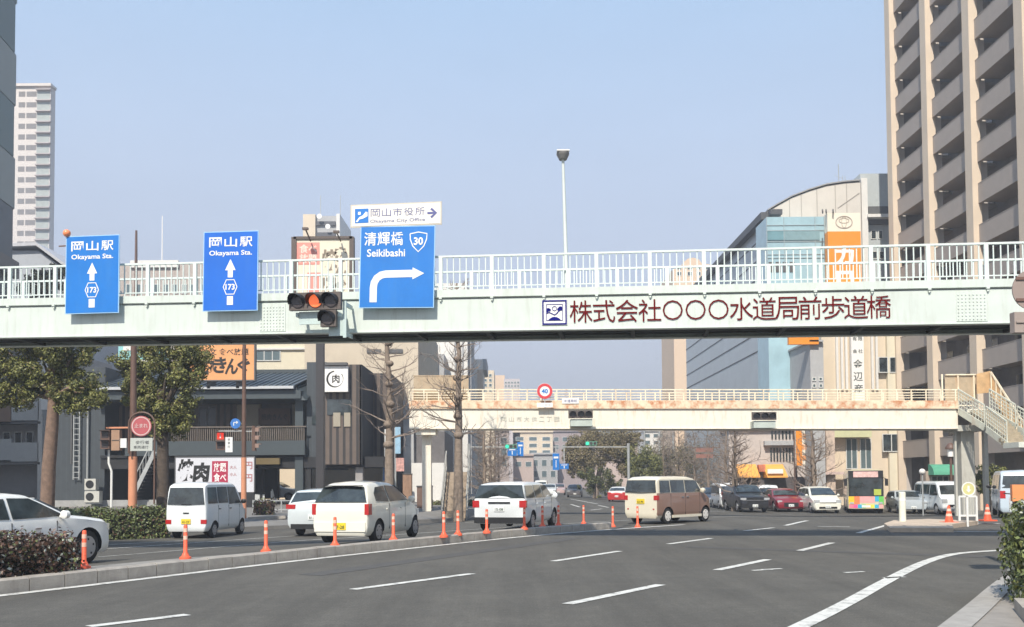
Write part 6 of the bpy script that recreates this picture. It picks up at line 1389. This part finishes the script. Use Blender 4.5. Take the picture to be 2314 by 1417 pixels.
mb = MB(); stroke(F, mb, [(-.08, -.1), (-.08, .05), (.06, .05)], .04, 0, .008); F.poly(mb, [(.04, -.03), (.13, .05), (.04, .13)], 0, .008); mb.build('arrow', M['signwhite'], o); MB().bar(c + V((0, .05, 0)), V((fx(551, YQ), YQ, c.z)), .04, .04).build('arm', M['galv'], o)
# vehicle signal seen side on
c = P(578, 989, YQ); o = thing('traffic_light', c, 'side on vertical brown signal right of the pole behind the small white van', 'traffic light'); MB().box(c.x - .14, c.x - .0, YQ - .17, YQ + .17, c.z - .62, c.z + .55).build('housing', M['brownpole'], o)
for k in range(3): z = c.z + .36 - .38 * k; MB().box(c.x, c.x + .26, YQ - .15, YQ + .15, z + .08, z + .11).box(c.x, c.x + .18, YQ - .16, YQ - .13, z - .08, z + .08).build('visor', mat('visor_brown', (.30, .20, .16), .5), o)
MB().bar((c.x - .1, YQ, c.z + .3), (fx(551, YQ), YQ, c.z + .3), .05, .05).build('arm', M['galv'], o)
# white kinked pole
x = fx(252, 36.8); o = thing('post', V((x, 36.8, g(x, 36.8))), 'thin white kinked post in the hedge left of the peach pole', 'post'); MB().tube([(x, 36.8, g(x, 36.8)), (x, 36.8, fz(1058, 36.8)), (x - .11, 36.8, fz(1040, 36.8)), (x - .11, 36.8, fz(1010, 36.8))], .045, 8).build('shaft', M['white'], o, smooth=50)
# guard rail and reddish shrub by the car park
def guard(px0, px1, py0, py1, Y, lab, Yb=None):
    a, b = P(px0, py0, Y), P(px1, py0, Yb or Y); zb_ = P(px0, py1, Y).z; o = thing('guard_fence', V((a.x, a.y, zb_)), lab, 'fence'); mb = MB(); h_ = a.z - zb_
    for z in (h_, h_ * .45): mb.bar(V((a.x, a.y, zb_ + z)), V((b.x, b.y, zb_ + z)), .05, .05)
    mb.build('rails', M['galv'], o)
    for k in range(5): q = a.lerp(b, k / 4); MB().tube([(q.x, q.y, zb_ - .3), (q.x, q.y, zb_ + h_ + .05)], .04, 8).build('post', M['galv'], o)
guard(572, 700, 1132, 1168, 52, 'grey pipe guard rail between the white van and the half hidden white car')
mb = MB(); p = [P(560, 1176, 45), P(645, 1172, 45)]; MB().prism([p[0], p[1], p[1] + V((0, .6, 0)), p[0] + V((0, .6, 0))], (0, 0, .14)).build('kerb', M['concrete'], None)['kind'] = 'structure'

# far street gantry signs and signals
def bluesign(px0, px1, py0, py1, Y, lab, txt=None):
    a, b = P(px0, py0, Y), P(px1, py1, Y); o = thing('road_sign', V(((a.x + b.x) / 2, Y, b.z)), lab, 'road sign', 'small blue signs down the far street'); MB().box(a.x, b.x, Y, Y + .1, b.z, a.z).build('board', M['blue2'], o); MB().box((a.x + b.x) / 2 - .05, (a.x + b.x) / 2 + .05, Y + .1, Y + .3, b.z, max(a.z, P(px0, 1008, Y).z)).build('hanger', M['galv'], o)
    F = Frame(((a.x + b.x) / 2, Y, (a.z + b.z) / 2), (1, 0, 0), (0, 0, 1)); mb = MB(); w_, h_ = b.x - a.x, a.z - b.z
    F.rect(mb, -w_ * .35, w_ * .35, h_ * .2, h_ * .32, 0, .01); F.rect(mb, -.05 * w_, .05 * w_, -h_ * .35, h_ * .1, 0, .01); mb.build('marking', M['signwhite'], o)
bluesign(1147, 1168, 1012, 1030, 90, 'left lower blue sign of the far gantry'); bluesign(1169, 1183, 999, 1031, 89, 'upright blue sign just right of the far green signal')
bluesign(1249, 1264, 1025, 1062, 96, 'upright blue sign over the far street centre'); bluesign(1265, 1285, 1048, 1060, 96, 'small blue sign beside the upright one over the far street centre')
def farsignal(px, py, Y, lab):
    F = Frame(P(px, py, Y), (1, 0, 0), (0, 0, 1)); o = thing('traffic_light', F.O, lab, 'traffic light'); mb = MB(); F.rect(mb, -.55, .55, -.2, .2, -.1, 0); mb.build('housing', mat('housing_green', (.10, .25, .17), .5), o); mb = MB(); F.disc(mb, -.36, 0, .16, 0, .02); mb.build('lens', M['siglit_green'], o)
    for x in (0, .36): mb = MB(); F.disc(mb, x, 0, .14, 0, .02); mb.build('lens', M['siglens'], o)
farsignal(1155, 1009, 88, 'far green signal left of the small blue signs'); farsignal(1336, 1002, 92, 'far green signal above the olive tree')
for px0, px1, py, Y, lab in ((1060, 1184, 1010, 90.2, 'horizontal arm pole carrying the left far green signal'), (1250, 1420, 1010, 96.3, 'long horizontal arm pole over the far street centre')):
    a, b = P(px0, py, Y), P(px1, py, Y); o = thing('arm_pole', V((a.x if px0 < 1100 else b.x, Y, GR)), lab, 'pole'); xx = a.x if px0 < 1100 else b.x
    MB().tube([(xx, Y, GR), (xx, Y, a.z + .3)], .14, 8).build('pole', M['galv'], o); MB().bar(a, b, .1, .1).build('arm', M['galv'], o)

for px, py0, Y, lab in ((1456, 965, 118, 'thin utility pole rising behind the roof of the brown and cream van'), (1490, 975, 128, 'slim utility pole in the far scrub right of the dark green round tree'), (1521, 978, 134, 'slim utility pole in the middle of the far scrub'), (1647, 955, 100, 'utility pole carrying the arm with the two brown plates'), (1796, 960, 82, 'dark pole beside the vertical orange sign')):
    p = P(px, py0, Y); o = thing('utility_pole', V((p.x, Y, GR)), lab, 'pole'); MB().tube([(p.x, Y, GR), (p.x, Y, p.z)], [.17, .12], 8).build('shaft', M['brownpole'] if px > 1640 else M['galv'], o, smooth=50)
    if px == 1647:
        a = P(1560, 1012, Y); MB().bar((p.x, Y, a.z), a, .09, .09).bar((p.x, Y, a.z - .8), (a.x + 1.5, Y, a.z - .8), .07, .07).build('arm', M['brownpole'], o)
        for z in (a.z - .25, a.z - .85): MB().box(fx(1573, Y), fx(1612, Y), Y - .1, Y - .02, z - .2, z + .18).build('plate', mat('brown_plate', (.28, .13, .10), .5, var=.1), o)
# far street building masses
def fb(px0, px1, pyt, Y, m, lab, rows=0, cols=0, wy=(0, 0), depth=20, name='building', gm=None):
    o = B(name, px0, px1, Y, lab); wall(o, px0, px1, pyt, Y, depth, m)
    for i in range(rows):
        for j in range(cols):
            a = px0 + (px1 - px0) * (j + .2) / cols; b = px0 + (px1 - px0) * (j + .8) / cols; c = wy[0] + (wy[1] - wy[0]) * (i + .15) / rows; d_ = wy[0] + (wy[1] - wy[0]) * (i + .75) / rows
            win(o, fx(a, Y), fx(b, Y), Y - .02, fz(d_, Y, a), fz(c, Y, a), fr_w, gm or M['glassl'])
    wall(o, px0 - 1, px1 + 1, pyt - 2, Y - .4, depth + .6, m, 'parapet', pyb=pyt + 2)
    return o
pk = mat('wall_rose', (.50, .40, .36), .8, var=.08); mv = mat('wall_mauve', (.36, .30, .30), .8, var=.12)
fb(1060, 1150, 972, 190, mat('wall_dusty', (.40, .33, .30), .8, var=.15), 'dusty brown building behind the far left street trees', 3, 4, (985, 1060))
fb(1160, 1250, 975, 230, cream, 'cream block at the end of the far street', 3, 3, (985, 1030)); fb(1200, 1260, 1025, 215, greyw, 'grey low block with dark openings at the end of the far street', 2, 3, (1035, 1085))
fb(1160, 1206, 1028, 205, pk, 'rose low block left of the grey one at the end of the far street', 1, 2, (1040, 1060)); fb(1248, 1345, 973, 240, mv, 'mauve brown slab behind the olive tree', 2, 5, (985, 1020))
fb(1455, 1530, 972, 200, whitew, 'pale block with small signs behind the right bare trees', 2, 4, (978, 1008)); fb(1345, 1460, 985, 210, pk, 'rose block behind the olive tree', 1, 4, (995, 1010)); fb(1530, 1610, 968, 180, cream, 'cream block behind the right bare trees', 3, 3, (980, 1050))
fb(1600, 1650, 950, 150, greyw, 'grey block left of the shop with orange awnings', 3, 2, (975, 1040)); 
sh_ = fb(1648, 1862, 968, 84, mat('wall_stripes', (.50, .44, .40), .8, var=.1), 'shop row with orange awnings and striped upper windows', 0, 0, depth=3.5)
for i in range(12): px = 1745 + i * 8; wall(sh_, px, px + 3.5, 970, 83.9, .1, M['glass'], 'slot_window', pyb=992)
for i in range(10): px = 1742 + i * 7; wall(sh_, px, px + 3.5, 1012, 83.9, .1, M['glass'], 'slot_window', pyb=1042)
wall(sh_, 1730, 1800, 996, 83.4, .6, greyw, 'ledge', pyb=1006)
ogm = mat('awning_orange', (.82, .38, .08), .6, var=.08)
for a, b in ((1668, 1714), (1730, 1776)):
    x0, x1 = fx(a, 83), fx(b, 83); z1, z0 = fz(1049, 83, a), fz(1077, 83, a); MB().prism([(x0, 83.9, z1), (x0, 82.4, z0), (x0, 82.4, z0 - .1), (x0, 83.9, z0 - .1)], (x1 - x0, 0, 0)).build('awning', ogm, sh_, fixn=True)
wall(sh_, 1716, 1730, 1050, 83.2, .7, mat('sign_rednote', (.55, .18, .10), .6, var=.3), 'red_sign', pyb=1066); wall(sh_, 1735, 1770, 1060, 82.3, .1, M['signwhite'], 'white_sign', pyb=1070)
wall(sh_, 1660, 1860, 1078, 83.85, .1, mat('shopfront_dark', (.10, .09, .09), .4, var=.4, scale=1.5), 'shopfront', pyb=1120)
o = B('shop_sign', 1797, 1822, 80, 'vertical orange and white shop sign between the bare trees right of the awnings', 'sign'); a, b = P(1798, 972, 80), P(1820, 1052, 80)
MB().box(a.x, b.x, 80, 80.3, b.z, a.z).build('board', mat('sign_cream', (.78, .72, .60), .5), o); MB().box(a.x, a.x + .5, 79.97, 80, b.z, a.z).build('orange_strip', orgm, o); F = Frame(((a.x + b.x) / 2 + .15, 80, 0), (1, 0, 0), (0, 0, 1)); mb = MB()
for k, ch in enumerate('自動車'): F.text(mb, ch, .1, a.z - .5 - .9 * k, h=.45, d=.04)
mb.build('lettering', orgm, o)
fb(1836, 1866, 770, 82, greyw, 'slim grey block left of the cream office with the name board', 2, 2, (850, 880), name='office_building')
fb(1985, 2062, 1060, 90, mat('low_grey', (.32, .31, .29), .8), 'low grey annex behind the silver car', 0, 0, depth=6)

# ------------------------------------------------------------------ vegetation
def leafmesh(name, pts, nrm, size, m, parent, flat=.5):
    n = len(pts); pts = np.asarray(pts, float)
    a = RNG.normal(size=(n, 3)); a /= np.linalg.norm(a, axis=1)[:, None]
    if nrm is not None: a = a * .75 + nrm * .8; a /= np.linalg.norm(a, axis=1)[:, None]
    b = RNG.normal(size=(n, 3)); u = np.cross(a, b); u /= np.linalg.norm(u, axis=1)[:, None]; v = np.cross(a, u)
    s = (size * (.6 + .8 * RNG.random(n)))[:, None]
    L = (parent['_w'] if parent is not None and '_w' in parent else (0, 0, 0)); pts = pts - np.array(L)
    vs = np.stack([pts - u * s, pts + v * s * flat + a * s * .15, pts + u * s, pts - v * s * flat + a * s * .15], 1).reshape(-1, 3)
    me = bpy.data.meshes.new(name); me.vertices.add(4 * n); me.vertices.foreach_set('co', vs.ravel()); me.loops.add(4 * n); me.loops.foreach_set('vertex_index', np.arange(4 * n)); me.polygons.add(n); me.polygons.foreach_set('loop_start', np.arange(0, 4 * n, 4)); me.polygons.foreach_set('loop_total', np.full(n, 4)); me.update(calc_edges=True)
    ms = m if isinstance(m, (list, tuple)) else [m]
    for x in ms: me.materials.append(x)
    if len(ms) > 1: me.polygons.foreach_set('material_index', RNG.choice(len(ms), n, p=[.78] + [.22 / (len(ms) - 1)] * (len(ms) - 1)))
    return link(name, me, parent)
def ell(c, r, n, shell=.55):
    d = RNG.normal(size=(n, 3)); d /= np.linalg.norm(d, axis=1)[:, None]; t = shell + (1 - shell) * RNG.random(n) ** .6
    t += .22 * np.sin(d[:, 0] * 9 + c[0]) * np.cos(d[:, 2] * 8 + c[2]) * np.sin(d[:, 1] * 7)
    return np.array(c) + d * t[:, None] * np.array(r), d
def leafytree(px, Y, trunk, blobs, lab, lm, per=620, leaf=.085, tm=None, name='leafy_tree', rng=.27, depth=1.0, rag=True, kk=(.33, .62)):
    x = fx(px, Y); zg = g(x, Y); o = thing(name, V((x, Y, zg)), lab, 'tree'); sc = Y / FPX
    mb = MB(); pts = [P(a, b, Y) for a, b in trunk]; pts[0].z = zg - .2; mb.tube(pts, [rng * (1 - .45 * i / len(pts)) for i in range(len(pts))], 12)
    top = pts[-2]
    for (a, b, rx, rz) in blobs:
        q = P(a, b, Y) + V((0, random.uniform(-.6, .6), 0)); mid = top.lerp(q, .5) + V((0, 0, .2)); mb.tube([top, mid, q], [rng * .4, rng * .25, rng * .08], 7)
    mb.build('trunk', tm or M['trunk'], o, smooth=60)
    P_, N_ = [], []
    for (a, b, rx, rz) in blobs:
        q = P(a, b, Y); rr = (rx * sc, (rx + rz) / 2 * sc * depth, rz * sc)
        for _ in range(9):                                                    # each blob broken into tufts
            off = np.array([random.uniform(-.75, .75) * rr[0], random.uniform(-.9, .9) * rr[1], random.uniform(-.7, .7) * rr[2]]); k = random.uniform(*kk)
            p_, n_ = ell(np.array(q) + off, [v * k for v in rr], per // 6, .25); P_.append(p_); N_.append(n_)
    if rag:
        for (a, b, rx, rz) in blobs:                                          # loose outer sprays that break the outline
            for _ in range(7):
                t = random.uniform(0, 2 * math.pi); q = P(a + rx * 1.05 * math.cos(t), b + rz * 1.15 * math.sin(t), Y) + V((0, random.uniform(-.6, .6), 0)); p_, n_ = ell(np.array(q), (.26, .26, .20), 45, .1); P_.append(p_); N_.append(n_)
    leafmesh('crown', np.concatenate(P_), np.concatenate(N_), leaf, lm, o); return o
leafytree(108, 36.5, [(104, 1200), (110, 1060), (118, 960), (122, 900), (125, 860)], [(28, 800, 45, 45), (80, 810, 50, 50), (130, 800, 50, 45), (172, 795, 40, 36), (35, 860, 42, 35), (85, 868, 40, 25), (150, 860, 45, 32), (205, 880, 32, 30), (170, 900, 30, 18), (15, 905, 22, 14), (222, 900, 18, 12), (60, 900, 14, 16), (150, 905, 22, 20), (190, 915, 22, 16), (100, 770, 90, 22)],
          'evergreen street tree at the far left with a slanting reddish trunk', [M['leaf'], M['leaf2'], M['leafo']], 2300, .058, mat('bark_red', (.19, .125, .09), .9, var=.3, scale=6, bump=.6, bscale=20))
leafytree(366, 39.3, [(368, 1200), (368, 1080), (368, 1000), (366, 940), (362, 880)], [(286, 818, 24, 18), (350, 796, 32, 28), (400, 795, 42, 30), (440, 790, 34, 28), (330, 860, 42, 40), (385, 850, 42, 42), (425, 840, 32, 36), (350, 925, 36, 34), (395, 930, 36, 34), (312, 895, 26, 22), (300, 840, 22, 16), (425, 905, 20, 20), (372, 965, 26, 18), (405, 965, 22, 18), (335, 955, 18, 14)],
          'evergreen street tree with a dark trunk left of the small white van', [M['leaf'], M['leaf2'], M['leafo']], 2300, .058, M['trunkdark'])
RMIN = [0.0]
def limb(mb, p, d, L, r, depth, dens=3, up=.25):
    r = max(r, RMIN[0])
    n = 3; pts = [p]; q = p.copy(); dd = d.copy()
    for i in range(n): dd = (dd + V((random.uniform(-.34, .34), random.uniform(-.34, .34), random.uniform(-.2, .2) + up * .3))).normalized(); q = q + dd * L / n; pts.append(q.copy())
    mb.tube(pts, [r * (1 - .7 * i / n) for i in range(n + 1)], 5 if r > .02 else 3, False)
    if depth:
        for k in range(dens):
            t = random.uniform(.25, 1); i = min(n - 1, int(t * n)); b = pts[i].lerp(pts[i + 1], t * n - i)
            ax = V((random.uniform(-1, 1), random.uniform(-1, 1), random.uniform(-.5, .8))).normalized(); nd = (dd + ax * .95).normalized(); limb(mb, b, nd, L * random.uniform(.45, .65), r * .42, depth - 1, dens, up)
def baretree(px, Y, pyt, lab, pyb=None, r=.22, spread=1.9, levels=9, z0=.35, seed=1, m=None, parts=True, group=None, tm=None):
    random.seed(seed); RMIN[0] = Y * .00021; x = fx(px, Y); zg = g(x, Y) if pyb is None else P(px, pyb, Y).z; zt = fz(pyt, Y, px); H = zt - zg; o = thing('bare_tree', V((x, Y, zg)), lab, 'tree', group); k = 7
    mb = MB(); pts = [V((x + random.uniform(-.05, .05) * i * .4, Y, zg - .2 + (H + .2) * i / k)) for i in range(k + 1)]; mb.tube(pts, [r * (1 - .85 * (i / k) ** 1.1) for i in range(k + 1)], 10)
    for i in range(levels // 2):
        if parts and Y < 60: t_ = z0 + (1 - z0) * i / (levels // 2); ball(mb, (x + random.uniform(-.05, .05), Y - .05, zg + H * t_), r * (1.25 - .8 * t_), 6, .8)
    mb.build('trunk', tm or M['trunk'], o, smooth=60)
    mb = MB()
    for i in range(levels):
        t = z0 + (1 - z0) * i / levels + random.uniform(0, .04)
        for j in range(3):
            a = random.uniform(0, 2 * math.pi); L = spread * (1.15 - .75 * (t - z0) / (1 - z0)) * random.uniform(.7, 1.1); limb(mb, V((x, Y, zg + H * t)), V((math.cos(a), math.sin(a), .25)).normalized(), L, max(.02, r * .22 * (1 - t * .5)), 2, 3)
    mb.build('crown', m or M['twig'], o, smooth=60); return o
baretree(880, 40, 640, 'bare street tree with knobbly branches right of the restaurant', r=.23, spread=1.6, seed=3, levels=17, z0=.34)
baretree(1035, 46, 640, 'bare street tree in front of the cream stair of the farther footbridge', r=.25, spread=1.7, seed=5, levels=17, z0=.36)
FT = [(1095, 75, 'first bare tree beyond the stair on the left far pavement', 8), (1108, 92, 'second bare tree beyond the stair on the left far pavement', 9), (1118, 112, 'third smaller bare tree beyond the stair on the left far pavement', 10), (1127, 140, 'smallest bare tree on the left far pavement', 12)]
for px, Y, lab, sd_ in FT: baretree(px, Y, 925 + (Y - 75) * .5, lab, r=.2, spread=2.0, seed=sd_, levels=15, z0=.15, group='bare trees along the far pavement')
RT = [(1640, 80, 960, 'bare tree left of the orange awnings'), (1660, 70, 958, 'thicker bare tree just left of the orange awnings'), (1708, 86, 962, 'thin bare tree between the two orange awnings'), (1795, 88, 950, 'bare tree left of the vertical orange sign'), (1838, 72, 940, 'thick bare tree behind the white people carrier'), (1600, 105, 970, 'bare tree in the row right of the brown and cream van'),
      (1570, 115, 975, 'slim bare tree in the middle of the far right row'), (1535, 125, 975, 'slim bare tree left in the far right row'), (1500, 120, 975, 'slim pale bare tree behind the roof of the brown and cream van')]
for i, (px, Y, pyt, lab) in enumerate(RT): baretree(px, Y, pyt, lab, r=.2 if Y > 75 else .3, spread=2.1, seed=20 + i, levels=15, z0=.15, group='bare trees on the right of the far street')
leafytree(1352, 112, [(1345, 1125), (1352, 1080), (1360, 1040), (1365, 1010)], [(1320, 1005, 34, 26), (1350, 992, 34, 24), (1390, 996, 34, 28), (1298, 1030, 24, 24), (1335, 1040, 32, 24), (1405, 1030, 26, 24), (1375, 1020, 30, 24), (1425, 1000, 24, 26), (1420, 1050, 20, 24), (1310, 1062, 22, 18)], 'wide olive brown willowy tree beyond the crossing', [M['leafw'], M['leafo'], M['twig']], 2600, .10, M['twig'], rng=.35, kk=(.5, .9))
leafytree(1450, 110, [(1452, 1125), (1452, 1090), (1452, 1060), (1450, 1040)], [(1440, 1035, 24, 26), (1468, 1045, 22, 28), (1450, 1078, 26, 22), (1478, 1080, 16, 22)], 'dark green round tree behind the brown and cream van', [M['leaf'], M['leaf2']], 2200, .10, M['trunkdark'], rng=.2, kk=(.45, .8))
leafytree(1345, 105, [(1345, 1128), (1345, 1110), (1345, 1090), (1345, 1080)], [(1325, 1085, 20, 24), (1350, 1092, 24, 26), (1372, 1085, 20, 28), (1390, 1098, 16, 20)], 'low dark green bush under the olive tree left of the taxi', [M['leaf2'], M['leaf']], 1300, .09, M['trunkdark'], name='bush', rng=.1)
leafytree(2235, 58, [(2235, 1150), (2235, 1110), (2235, 1090), (2235, 1080)], [(2222, 1080, 18, 22), (2245, 1075, 18, 18), (2232, 1100, 18, 16)], 'green bush between the bridge pillar and the silver van', [M['leaf'], M['leaf2']], 900, .08, M['trunkdark'], name='bush', rng=.1)
leafytree(110, 84, [(110, 1000), (110, 800), (110, 700), (110, 660)], [(100, 630, 34, 24), (130, 622, 26, 18), (70, 650, 26, 20), (105, 665, 40, 18)], 'green tree top seen through the railing left of the leftmost blue sign', [M['leafo'], M['leaf']], 900, .12, M['trunkdark'], rng=.25)
# scrub of the park behind the brown van: hedge of mixed stems
def hedge(pix, hgt, wid, lab, lm, Yoff=0, dens=900, leaf=.045, z=None, name='hedge', top=.0):
    """clipped hedge along ground points; leaf shell over a dark core"""
    pts = [V((p.x, p.y, (g(p.x, p.y) if z is None else g(p.x, p.y) + z))) for p in pix]; o = thing(name, pts[0], lab, 'hedge'); PP, NN = [], []; core = MB()
    for a, b in zip(pts[:-1], pts[1:]):
        d = (b - a); L = d.length; d.normalize(); s = V((-d.y, d.x, 0)).normalized(); up = V((0, 0, 1))
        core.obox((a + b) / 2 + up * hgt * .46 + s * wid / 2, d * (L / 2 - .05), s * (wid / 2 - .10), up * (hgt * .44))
        for face, area, n_ in ((0, L * hgt, -s), (1, L * wid, up), (2, L * hgt * .4, s), (3, wid * hgt, d), (4, wid * hgt, -d)):
            k = int(area * dens); t = RNG.random(k); h = RNG.random(k); w = RNG.random(k); j = RNG.normal(size=k) * .045
            lump = .07 * np.sin(t * L * 3.1 + h * 3) + .05 * np.sin(t * L * 7.7 + 2 + w * 5) + .04 * np.sin(h * hgt * 9)
            if face == 0: T, W_, Hh = t * L, np.zeros(k) + j + lump * .8, h * hgt
            elif face == 1: T, W_, Hh = t * L, w * wid, np.full(k, hgt) + j + lump
            elif face == 2: T, W_, Hh = t * L, np.full(k, wid) + j, h * hgt
            elif face == 3: T, W_, Hh = np.full(k, L) + j + lump, w * wid, h * hgt
            else: T, W_, Hh = j + lump, w * wid, h * hgt
            PP.append(np.array(a)[None] + np.array(d)[None] * T[:, None] + np.array(s)[None] * W_[:, None] + np.array([[0, 0, 1.]]) * Hh[:, None]); NN.append(np.repeat(np.array(n_)[None], k, 0))
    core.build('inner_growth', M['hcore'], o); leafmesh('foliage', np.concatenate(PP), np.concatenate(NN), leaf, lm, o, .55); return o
p0, _, _ = along(max(0, kend * 0 + 2.0), .6)
# near left hedge on the median
hs = []
hend = None
best = 9e9
for i in range(int(kend * 10)):
    p, _, _ = along(i / 10, .45); pr_ = p - EYE; 
    q = CM.transposed() @ pr_; px_ = PPX + FPX * q.x / -q.z
    if abs(px_ - 168) < best: best, hend = abs(px_ - 168), i / 10
hs = [along(s, .42)[0] for s in np.linspace(max(.2, hend - 9), hend, 7)]
hedge(hs, .52, .95, 'reddish brown clipped hedge on the median at the left edge', [M['leafr'], M['leafh'], M['leafp']], dens=1500, leaf=.032, z=.2)
a, b = G(195, 1222), G(376, 1216); hedge([V((-13.8, 31.2, 0)), V((a.x, a.y, 0)), V((b.x, b.y, 0))], .95, 1.4, 'green clipped hedge behind the white sedan, left of the small white van', [M['leafh'], M['leaf2'], M['leafr']], dens=620, leaf=.05)
a, b = G(945, 1163), G(1066, 1164); hedge([a, b], .75, 1.0, 'low green hedge at the foot of the second bare tree', [M['leafh'], M['leafr']], dens=400, leaf=.06)
a, b = P(575, 1164, 49), P(612, 1164, 49); hedge([a, b], 1.0, .8, 'reddish shrub in front of the car park guard rail', [M['leafr'], M['leafh']], dens=300, leaf=.06, name='shrub')
# near right hedge in a stone planter
a = G(2268, 1378); zz = a.z
h0 = V((a.x + .30, a.y + .1, 0)); h1 = V((a.x + 2.8, a.y - .9, 0))
hedge([h0, h1], 1.02, 1.3, 'glossy green hedge in the planter at the right edge', [M['leafh'], M['leaf'], M['leafp']], dens=1500, leaf=.036, z=.08)
a, b = G(2275, 1425), G(2292, 1382); o = thing('planter', V((a.x, a.y, 0)), 'pale stone planter kerb at the bottom right corner', 'planter')
MB().prism([(a.x, a.y - .6, .0), (a.x + 1.6, a.y - 1.0, 0), (b.x + 2.2, b.y - .6, 0), (b.x, b.y, 0)], (0, 0, .16)).build('stone', mat('planter_stone', (.36, .32, .27), .85, var=.15, bump=.3), o, fixn=True)
mb = MB(); c_ = V((a.x, a.y - .6, .16)).lerp(V((b.x, b.y, .16)), .55); mb.bar(c_ + V((0, 0, .002)), c_ + V((1.6, -.3, .002)), .012, .006); mb.build('joint', M['bridge_dark'], o)
# far wooded strip
rsn = random.Random(4)
pts = []; nn = []
for i in range(110):
    px = 1462 + i * 1.7; Yw = 128 + rsn.uniform(-8, 8); q = P(px, 1060 + rsn.uniform(-45, 45), Yw); p_, n_ = ell(np.array(q), (1.3, 1.6, 1.5), 170, .1); pts.append(p_); nn.append(n_)
leafmesh('undergrowth', np.concatenate(pts), np.concatenate(nn), .11, [mat('scrub', (.12, .105, .065), .8, var=.3, island=.5), M['leafo']], None); tag(bpy.data.objects['undergrowth'], 'brownish undergrowth behind the right bare trees', 'undergrowth', None, 'stuff')

# ------------------------------------------------------------------ spring haze: one closed box round the whole scene
m = bpy.data.materials.new('haze_air'); m.use_nodes = True; nt = m.node_tree; nt.nodes.remove(nt.nodes['Principled BSDF'])
pv = nt.nodes.new('ShaderNodeVolumePrincipled'); pv.inputs['Density'].default_value = .0014; pv.inputs['Color'].default_value = (.86, .90, .97, 1); pv.inputs['Anisotropy'].default_value = .2
nt.links.new(pv.outputs[0], nt.nodes['Material Output'].inputs['Volume'])
tag(MB().box(-1450, 1450, -350, 1850, -2.6, 62).build('haze', m), 'thin bluish spring haze over the street', None, None, 'stuff')
SC.cycles.volume_bounces = 0
